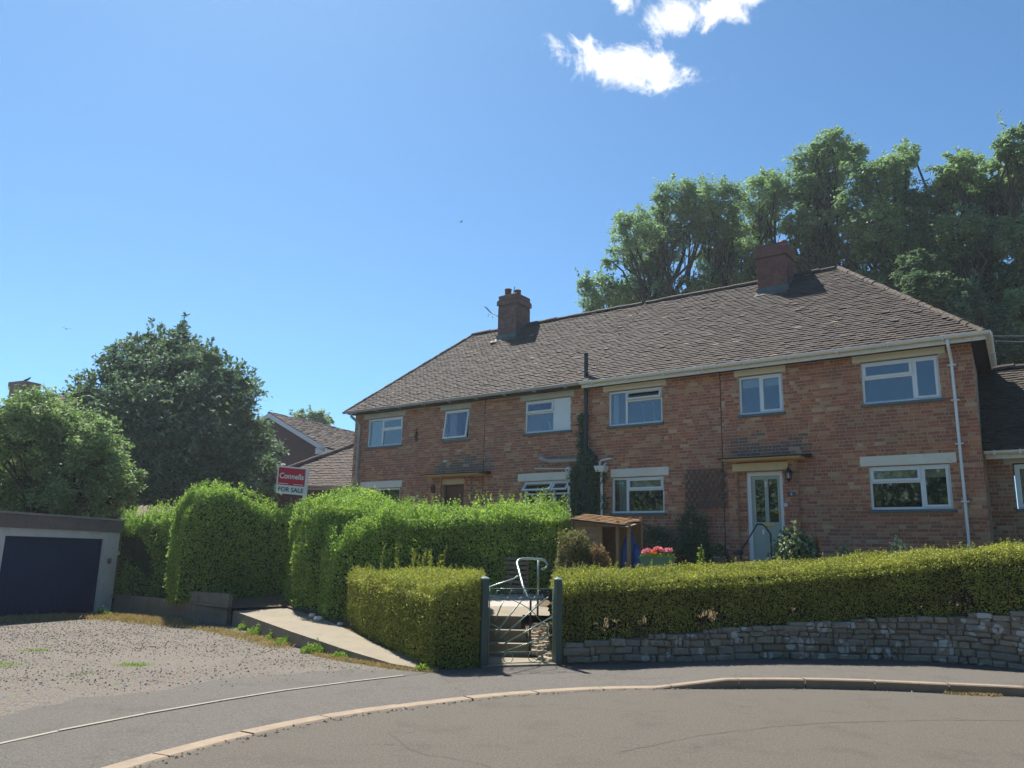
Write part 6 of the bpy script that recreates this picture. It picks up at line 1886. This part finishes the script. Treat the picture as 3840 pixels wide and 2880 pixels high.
# small plants
def bush(name, c, rx, ry, rz, n_, mt, leaf, label, cat, mt2=None, seed=1, lumpy=.2, frac2=.2, spiky=0):
    root = empty(name, (c[0], c[1], c[2]), 0, label, cat)
    v = RNG.normal(0, 1, (n_, 3)); v = unit(v); v[:, 2] = np.abs(v[:, 2]); rr = RNG.uniform(.55, 1.05, (n_, 1)) ** .6
    rr = rr * (1 + lump(v * 3, 1.0, seed)[:, None] * lumpy)
    p = v * rr * np.array([rx, ry, rz]) + np.array(c)
    ORG[:] = list(c)
    if mt2 is not None:
        s_ = RNG.random(n_) < frac2
        leaves('foliage', p[~s_], v[~s_], leaf, mt, root, .5, .9, .3, tuple(c)); leaves('blooms', p[s_], v[s_], leaf * 1.1, mt2, root, .8, .9, .3, tuple(c))['kind'] = 'stuff'
    else: leaves('foliage', p, v, leaf, mt, root, .5, .9, .3, tuple(c))
    st_ = MB(); rr_ = random.Random(seed)
    for k_ in range(14):
        q = rr_.uniform(0, 6.28); e_ = rr_.uniform(.4, 1.4)
        st_.tube([tuple(c), (c[0] + rx * .5 * math.cos(q) * math.cos(e_), c[1] + ry * .5 * math.sin(q) * math.cos(e_), c[2] + rz * .55 * math.sin(e_)), (c[0] + rx * .9 * math.cos(q) * math.cos(e_), c[1] + ry * .9 * math.sin(q) * math.cos(e_), c[2] + rz * .9 * math.sin(e_))], [.012, .008, .003], 4, False)
    s2 = st_.build('stems', m_twig, root)
    ORG[:] = [0, 0, 0]
    return root


def H(u, w_, z): q = hw(u, w_, z); return (q.x, q.y, q.z)


bush('heather_shrub', H(-6.48, -4.6, 1.0), .42, .42, 1.12, 13000, lm_heather, .045, 'loose pale green and rusty shrub in front of the small log store', 'shrub', lm_rust, 3, .25, .18)
bush('rusty_shrub', H(-6.02, -4.5, 1.1), .24, .3, .75, 5000, lm_rust, .04, 'small rust-brown shrub at the right foot of the pale shrub', 'shrub', None, 4)
bush('variegated_shrub', H(-3.22, -1.6, 1.6), .42, .4, .55, 1500, lm_ivy, .085, 'dark shrub with cream-edged leaves beside the green front door', 'shrub', lm_white, 5, .3, .42)
bush('garden_plant', H(-3.15, -1.75, 1.5), .16, .16, .78, 300, lm_bush, .07, 'upright pale sprig rising out of the cream-edged shrub', 'plant', lm_white, 6, .3, .5)
bush('garden_plant', H(-2.82, -1.5, 1.74), .06, .06, .42, 40, lm_weed, .05, 'single yellow-orange bloom right of the cream-edged shrub', 'plant', lm_orange, 7, .3, .5)
bush('garden_plant', H(-2.35, -1.4, 1.55), .22, .2, .42, 300, lm_white, .06, 'low pale plant right of the front door shrub', 'plant', None, 8)
bush('rose_bush', H(-1.35, -1.5, 1.68), .18, .16, .40, 260, lm_weed, .05, 'cream rose peeping over the long hedge below the right-hand window', 'rose', lm_cream, 9, .3, .6)
bush('climbing_shrub', H(-6.75, -.55, 1.4), .55, .3, 1.05, 4200, lm_ivy, .055, 'dark leafy shrub under the ground floor window of the right house', 'shrub', lm_white, 10, .3, .02)
bush('climbing_shrub', H(-5.95, -.35, 1.9), .42, .2, .95, 2200, lm_ivy, .055, 'dark climbing plant growing over the trellis', 'shrub', None, 11, .35)
bush('climbing_shrub', H(-6.0, -.6, 1.3), .9, .4, .75, 4500, lm_ivy, .055, 'low dark shrub at the foot of the trellis', 'shrub', None, 12, .35)
bush('garden_plant', H(-4.95, -2.2, 1.45), .06, .06, .45, 90, lm_weed, .05, 'thin green spike behind the long hedge left of the door', 'plant', None, 13)
for i, (u_, w__, s_) in enumerate(((-6.05, -.8, .15), (-5.15, -.7, .13))):
    pb = H(u_, w__, 1.35)
    pt = empty('flower_pot', pb, 0, ('dark planted pot under the trellis', 'pale planted pot by the left porch pier')[i], 'pot', 'flower pots')
    ORG[:] = list(pb)
    MB().tube([(pb[0], pb[1], pb[2]), (pb[0], pb[1], pb[2] + .30), (pb[0], pb[1], pb[2] + .30), (pb[0], pb[1], pb[2] + .34)], [s_ * .75, s_, s_ * 1.12, s_ * 1.12], 14).build('pot', (m_terra, m_gutter_g)[i], pt, True)
    v = unit(RNG.normal(0, 1, (260, 3))); v[:, 2] = abs(v[:, 2]); leaves('plant', v * np.array([.16, .16, .26]) + np.array([pb[0], pb[1], pb[2] + .33]), v, .06, (lm_rust if i == 5 else lm_ivy), pt, .5, .8, .2, pb)
    ORG[:] = [0, 0, 0]

# window-box trough with pink flowers
pb = H(-5.05, -4.0, 1.50); tr = empty('flower_trough', pb, -PHI, 'pale green trough planted with pink and red flowers behind the long hedge', 'flower trough')
MB().hexa([(-.27, -.09, -.04), (.27, -.09, -.04), (.27, .09, -.04), (-.27, .09, -.04), (-.32, -.12, .12), (.32, -.12, .12), (.32, .12, .12), (-.32, .12, .12)]).box(-.335, .335, -.135, .135, .12, .145).build('trough', m_trough, tr)
MB().box(-.05, .05, -.05, .05, -.6, -.04).build('stand', m_wood_d, tr)
rs = random.Random(3)
for i in range(11):
    x = -.27 + i * .054; hz = .15 + rs.uniform(.05, .13)
    v = unit(RNG.normal(0, 1, (60, 3))); v[:, 2] = abs(v[:, 2])
    leaves('flower_head', v * np.array([.05, .06, .045]) + np.array([x, rs.uniform(-.05, .05), hz]), v, .032, lm_orange if i in (3, 4, 6) else lm_pink, tr, .8, .6)
    v = unit(RNG.normal(0, 1, (70, 3))); leaves('leaves', v * .06 + np.array([x, 0, .14]), v, .04, lm_weed, tr, .5, .8)

# ivy on the party wall
n_ = 15000
u_ = RNG.normal(-8.95, .26, n_); z_ = RNG.uniform(1.4, 4.35, n_)
wmax = np.interp(z_, [1.4, 3.5, 3.9, 4.2, 4.35], [.62, .55, .42, .22, .08])
kp_ = (np.abs(u_ + 8.95) < wmax * (1 + .25 * np.sin(z_ * 9))) & (lump(np.c_[u_, z_, z_ * 0], .35, 4) > -.45) & ~((np.abs(u_ + 8.62) < .07) & (z_ > 2.4) & (z_ < 3.7) & (RNG.random(n_) < .8))
u_, z_ = u_[kp_], z_[kp_]; w2 = -.05 - np.abs(RNG.normal(0, .07, len(u_)))
up2 = RNG.uniform(4.3, 5.3, 500); uu = RNG.normal(-9.1, .06, 500)
U2 = np.concatenate([u_, uu]); Z2 = np.concatenate([z_, up2]); W2_ = np.concatenate([w2, np.full(500, -.04)])
Pq = np.stack([P0.x + E.x * U2 + NV.x * W2_, P0.y + E.y * U2 + NV.y * W2_, Z2], 1)
iv = leaves('ivy', Pq, np.repeat(np.array([[-NV.x, -NV.y, .3]]), len(Pq), 0), .065, lm_ivy, None, .75, .6)
tag(iv, 'dark ivy climbing the wall around the black soil pipe between the two houses', 'ivy')

# trellis
m_trel = plain('trellis_wood', (0.13, 0.115, 0.10), (0.09, 0.08, 0.07), 0.9, 9)
tb = H(-5.7, -.03, 2.78)
tre = empty('trellis', tb, -PHI, 'dark diamond lattice trellis fixed left of the porch', 'trellis')
ORG[:] = [0, 0, 0]
W_, H_ = 1.02, .93
for s_ in (-1, 1):
    for k_ in range(-7, 9):
        # line x = k*.13 + s*z
        x0 = k_ * .135 - (0 if s_ > 0 else 0); pts = []
        z0, z1 = 0, H_
        xa = x0 if s_ > 0 else x0; xb = x0 + s_ * H_ * .62
        # clip to panel
        def clip(xa, za, xb, zb):
            dx, dz = xb - xa, zb - za; t0, t1 = 0.0, 1.0
            for lo, hi, a_, d_ in ((-W_ / 2, W_ / 2, xa, dx),):
                if abs(d_) < 1e-6: return None
                ta, tb_ = (lo - a_) / d_, (hi - a_) / d_
                if ta > tb_: ta, tb_ = tb_, ta
                t0, t1 = max(t0, ta), min(t1, tb_)
            return None if t0 >= t1 else (xa + dx * t0, za + dz * t0, xa + dx * t1, za + dz * t1)
        c_ = clip(xa, z0, xb, z1)
        if c_ and math.hypot(c_[2] - c_[0], c_[3] - c_[1]) > .05:
            yy = -.03 if s_ > 0 else -.045
            MB().bar((c_[0], yy, c_[1]), (c_[2], yy, c_[3]), .028, .012, (0, 1, 0)).build('lattice_slat', m_trel, tre)

# log store
lb_ = H(-6.75, -3.0, 1.15)
ls_ = empty('log_store', lb_, -PHI, 'small open-fronted wooden log store with an orange shingle roof', 'log store')
zz = -1.15
for x in (-.72, -.10, .30, .56):
    for y in (0, .55): MB().box(x - .03, x + .03, y - .03 + .03, y + .03 + .03, -.2, 1.20 if y == 0 else 1.33).build('post', m_wood, ls_)
for k_ in range(9):
    z = .0 + k_ * .14
    MB().hexa([(-.69, -.004, z), (-.13, -.004, z), (-.13, .012, z), (-.69, .012, z), (-.69, .008, z + .13), (-.13, .008, z + .13), (-.13, .02, z + .13), (-.69, .02, z + .13)]).build('board', m_wood, ls_)
    MB().box(-.74, .58, .60, .615, z, z + .13).build('board', m_wood, ls_)
    MB().box(-.745, -.73, .0, .60, z, z + .13).build('board', m_wood, ls_)
MB().box(-.12, .59, -.02, .0, 1.09, 1.17).build('beam', m_wood, ls_)
rs = random.Random(8)
for r__ in range(5):
    x = -.86 + (r__ % 2) * .05
    while x < .46:
        w3 = rs.uniform(.10, .17); y0 = -.12 + r__ * .15; z = 1.235 + r__ * .030 - (x + .8) * .10
        MB().hexa([(x, y0, z + .018), (x + w3, y0, z + .012), (x + w3, y0 + .2, z + .03), (x, y0 + .2, z + .036), (x, y0, z + .034), (x + w3, y0, z + .028), (x + w3, y0 + .2, z + .04), (x, y0 + .2, z + .046)]).build('shingle', m_wood_o, ls_)
        x += w3 + .006
MB().hexa([(-.86, -.10, 1.215), (.60, -.10, 1.07), (.60, .66, 1.21), (-.86, .66, 1.36), (-.86, -.10, 1.235), (.60, -.10, 1.09), (.60, .66, 1.23), (-.86, .66, 1.38)]).build('roof_board', m_wood_d, ls_)
tp = MB(); rs = random.Random(2)
tp_o = H(-6.30, -2.75, 1.2)
for a_, b_, c_ in (((0, 0, 0), .17, .95), ((.2, .02, -.05), .13, .75)):
    pts = [(a_[0] + (.02 - .10 * t if a_[0] == 0 else .08 * t - .06) , a_[1], a_[2] + c_ * (1 - t)) for t in (0, .25, .5, .75, 1)]
    tp.tube(pts, [b_ * .35, b_ * .75, b_, b_ * .9, b_ * .7], 9)
tob = tp.build('blue_bag', m_blue, None, True, tp_o, (0, 0, -PHI)); tag(tob, 'folded blue plastic bags stored inside the wooden log store', 'bag')

# slatted crate behind the gate
cb = (.16, 17.0, .82)
cr = empty('slatted_bin', cb, R(-4), 'slatted wooden compost bin in the shade behind the steps', 'compost bin')
for k_ in range(8):
    MB().box(-.27, .27, 0, .018, .03 + k_ * .095, .09 + k_ * .095).build('slat', m_wood_d, cr)
    MB().box(-.285, -.268, 0.02, .5, .03 + k_ * .095, .09 + k_ * .095).build('slat', m_wood_d, cr)
for x in (-.26, .24): MB().box(x, x + .04, .02, .05, -.05, .80).build('post', m_wood_d, cr)

# old brown timber heap behind the loose hedge
tb = (-9.55, 21.9, 1.42)
th = empty('shed_roof', tb, R(20), 'tumbledown pale-brown shed roof between the dark sycamore and the loose hedge', 'shed roof')
rs = random.Random(5)
for k_ in range(9):
    x = -.55 + k_ * .12; MB().hexa([(x, -.35, .93), (x + .11, -.35, .95), (x + .11, .2, 1.28), (x, .2, 1.24), (x, -.35, .96), (x + .11, -.35, .98), (x + .11, .2, 1.31), (x, .2, 1.27)]).build('board', m_wood_d, th)
for k_ in range(4):
    x = .50 + k_ * .13; MB().hexa([(x, -.3, 1.15 - k_ * .09), (x + .12, -.3, 1.06 - k_ * .09), (x + .12, .2, 1.2 - k_ * .09), (x, .2, 1.28 - k_ * .09), (x, -.3, 1.18 - k_ * .09), (x + .12, -.3, 1.09 - k_ * .09), (x + .12, .2, 1.23 - k_ * .09), (x, .2, 1.31 - k_ * .09)]).build('board', m_wood, th)
MB().box(-.5, .9, .25, .3, -.6, 1.1).build('back_wall', m_wood_d, th)
MB().box(-.55, .9, -.3, -.25, -.6, .9).build('front_wall', m_wood_d, th)

# front-door handrail
hb = H(-4.2, -1.2, 1.4)
hr = empty('handrail', hb, -PHI, 'dark bent handrail standing in front of the pale green front door', 'handrail')
f_ = lambda u, w__, z: (u + 4.2, w__ + 1.2, z - 1.4)
MB().tube([f_(-4.37, -1.5, 1.80), f_(-4.13, -1.2, 2.33), f_(-4.10, -1.2, 2.37), f_(-4.02, -1.15, 2.37), f_(-3.96, -1.1, 2.32), f_(-3.88, -1.05, 2.17), f_(-3.87, -1.05, 1.3)], .018, 8).build('rail', m_black, hr, True)
MB().tube([f_(-4.37, -1.5, 1.80), f_(-4.37, -1.5, 1.3)], .018, 8).build('post', m_black, hr, True)
MB().tube([f_(-4.385, -1.515, 1.77), f_(-4.14, -1.215, 2.33)], .012, 6).build('grip', m_rail, hr, True)
MB().tube([f_(-4.42, -1.5, 1.72), f_(-4.42, -1.5, 1.79), f_(-4.42, -1.5, 1.83)], [.09, .11, .05], 10).build('lamp', m_black, hr, True)
MB().box(.19, .23, .03, .045, .76, .86).build('tag', m_signw, hr)

# overhead cables to the right
cb_ = MB()
for (z0_, z1_) in ((7.05, 8.3), (6.78, 8.0)):
    a_ = Vector(H(.2, .1, 6.15 if z0_ > 7 else 6.05)); b_ = Vector((24, 22.5, 9.4 if z0_ > 7 else 9.0)); pts = []
    for t in np.linspace(0, 1, 14): p_ = a_.lerp(b_, t); p_.z -= .5 * 4 * t * (1 - t) * .5; pts.append(p_)
    cbo = MB().tube(pts, .014, 5, False).build('overhead_cable', m_cable, None, True)
    tag(cbo, 'upper overhead cable leaving the right end of the roof' if z0_ > 7 else 'lower overhead cable leaving the right end of the roof', 'cable', 'overhead cables')


# ------------------------------------------------------------------ weeds and dry grass
def blades(name, P, h, mt, label=None, cat=None, lean=.35, wd=.006, kind=None, group=None):
    n_ = len(P); hh_ = h * RNG.uniform(.5, 1.3, (n_, 1)); d_ = RNG.normal(0, lean, (n_, 3)) * hh_; d_[:, 2] = hh_[:, 0]
    s_ = unit(np.cross(d_, RNG.normal(0, 1, (n_, 3)))) * wd
    V = np.stack([P - s_, P + s_, P + d_ * .6 + s_ * .7 + [0, 0, 0], P + d_ + np.c_[d_[:, :2] * .4, np.zeros(n_)]], 1).reshape(-1, 3)
    o = np_mesh(name, V, np.arange(n_ * 4).reshape(-1, 4), mt)
    if label or kind: tag(o, label, cat, group, kind)
    return o


def strip(pts, n_, sd=.1):
    pts = np.array(pts, float); seg = np.linalg.norm(np.diff(pts, axis=0), axis=1); c_ = np.r_[0, np.cumsum(seg)]; s_ = RNG.random(n_) * c_[-1]
    P = np.stack([np.interp(s_, c_, pts[:, k_]) for k_ in range(3)], 1); P[:, :2] += RNG.normal(0, sd, (n_, 2)); return P


blades('dry_grass', strip([(-10.75, 17.4, 0), (-9.9, 18.5, 0), (-8.9, 18.9, 0), (-8.0, 18.2, 0), (-7.1, 17.6, 0)], 9000, .24), .09, lm_straw, kind='stuff')
blades('dry_grass', strip([(-7.1, 17.3, 0), (-5.9, 16.6, 0), (-4.6, 15.1, 0), (-3.7, 13.9, 0)], 2600, .13), .06, lm_straw, kind='stuff')
blades('dry_grass', strip([(-3.0, 13.1, 0), (-2.3, 12.4, 0), (-1.5, 11.75, 0), (-1.0, 11.5, 0)], 1600, .05), .05, lm_straw, kind='stuff')
blades('dry_grass', strip([(5.65, 10.73, 0), (6.3, 10.62, 0)], 500, .03), .035, lm_straw, kind='stuff')
blades('moss_patch', strip([(-7.3, 11.4, 0), (-6.6, 11.2, 0)], 500, .14), .015, lm_weed, kind='stuff')
blades('moss_patch', strip([(-5.3, 11.6, 0), (-5.0, 11.5, 0)], 400, .10), .015, lm_weed, kind='stuff')
blades('moss_patch', strip([(-7.4, 12.9, 0), (-7.1, 12.8, 0)], 250, .10), .015, lm_weed, kind='stuff')
WD = [((-5.3, 16.75), .14, 'at the top of the concrete path edge'), ((-4.75, 15.9), .2, 'spreading against the path edge, the largest'), ((-4.25, 15.15), .12, 'just below the largest weed'), ((-3.85, 14.35), .13, 'near the bend of the path edge'), ((-3.1, 13.35), .16, 'upright by the lower path edge'), ((-2.55, 12.75), .09, 'small and low by the path edge'), ((-1.15, 11.62), .08, 'at the foot of the concrete path'), ((-9.3, 18.9), .2, 'tall and thin in the dry grass by the garage')]
for (x, y), r__, lab in WD:
    n_ = int(520 * r__ / .14); v = RNG.normal(0, 1, (n_, 3)); v = np.clip(v, -1.6, 1.6); p = v * np.array([r__ * .65, r__ * .45, 0]) + np.array([x, y, 0]); p[:, 2] = np.abs(RNG.normal(0, .45, n_)) * r__ * np.exp(-(v[:, 0] ** 2 + v[:, 1] ** 2) * .3)
    o = leaves('weed', p, RNG.normal(0, .5, (n_, 3)) + [0, 0, .8], .05, lm_weed, None, .35, .8, .9); tag(o, 'green weed ' + lab, 'weed', 'weeds along the path edge')

# leaf litter and a few pale stones at the foot of the hedge beside the path
rs = random.Random(14)
for i, (x, y, z, r__) in enumerate(((-3.65, 15.95, .32, .10), (-3.85, 16.3, .35, .08), (-3.1, 15.4, .27, .07))):
    o = rock('pale_stone', (x, y, z), r__, None, rs, m_white)
    tag(o, ('largest pale stone under the privet hedge beside the path', 'pale stone furthest up the path under the privet hedge', 'smallest pale stone under the privet hedge beside the path')[i], 'stone', 'pale stones by the path')


# ------------------------------------------------------------------ unseen trees added behind and beside the viewer to darken the window reflections
REFLECTED = [(-27, 15, 3.4, 3.9), (-30, 8.5, 3.4, 4.1), (-32, 1, 3.4, 4.2), (-29, -7, 3.6, 4.2), (-20, -14, 5, 4.8), (-12, -16, 5.2, 5.0), (-4, -15, 4.6, 4.6), (4, -17, 5.4, 5.2), (12, -15.5, 5, 4.8), (20, -13, 5, 5), (28, -9, 5, 5), (34, -2, 5, 5)]
root = empty('reflection_trees', (5, -15, 0)); root['kind'] = 'stuff'
PP, NN = [], []
for x, y, z, r in REFLECTED:
    v = unit(RNG.normal(0, 1, (9000, 3))); rr = r * (RNG.uniform(.7, 1.1, (9000, 1)) + lump(v * 3, 1.0, int(x + 40))[:, None] * .15)
    PP.append(v * rr * np.array([1.25, 1, 1.0]) + np.array([x, y, z])); NN.append(v)
o = leaves('reflection_trees_foliage', np.concatenate(PP), np.concatenate(NN), .5, lm_dark, None, .6, .5); o['kind'] = 'stuff'
o.data.materials[0] = lm_ivy  # darker leaf material so the reflections stay dark
bpy.data.objects.remove(root)


# ------------------------------------------------------------------ thin scattering volume added to imitate lens glare and lift the far trees
hz = MB().box(-60, 60, -45, 90, -1.2, 27).build('haze', None)
hm = bpy.data.materials.new('haze'); hm.use_nodes = True; ht = hm.node_tree; ht.nodes.clear()
ho = ht.nodes.new('ShaderNodeOutputMaterial'); hv = ht.nodes.new('ShaderNodeVolumePrincipled')
hv.inputs['Color'].default_value = (0.80, 0.90, 1.0, 1); hv.inputs['Density'].default_value = 0.0007; hv.inputs['Anisotropy'].default_value = 0.45
ht.links.new(hv.outputs[0], ho.inputs['Volume'])
hz.data.materials.append(hm); hz['kind'] = 'stuff'
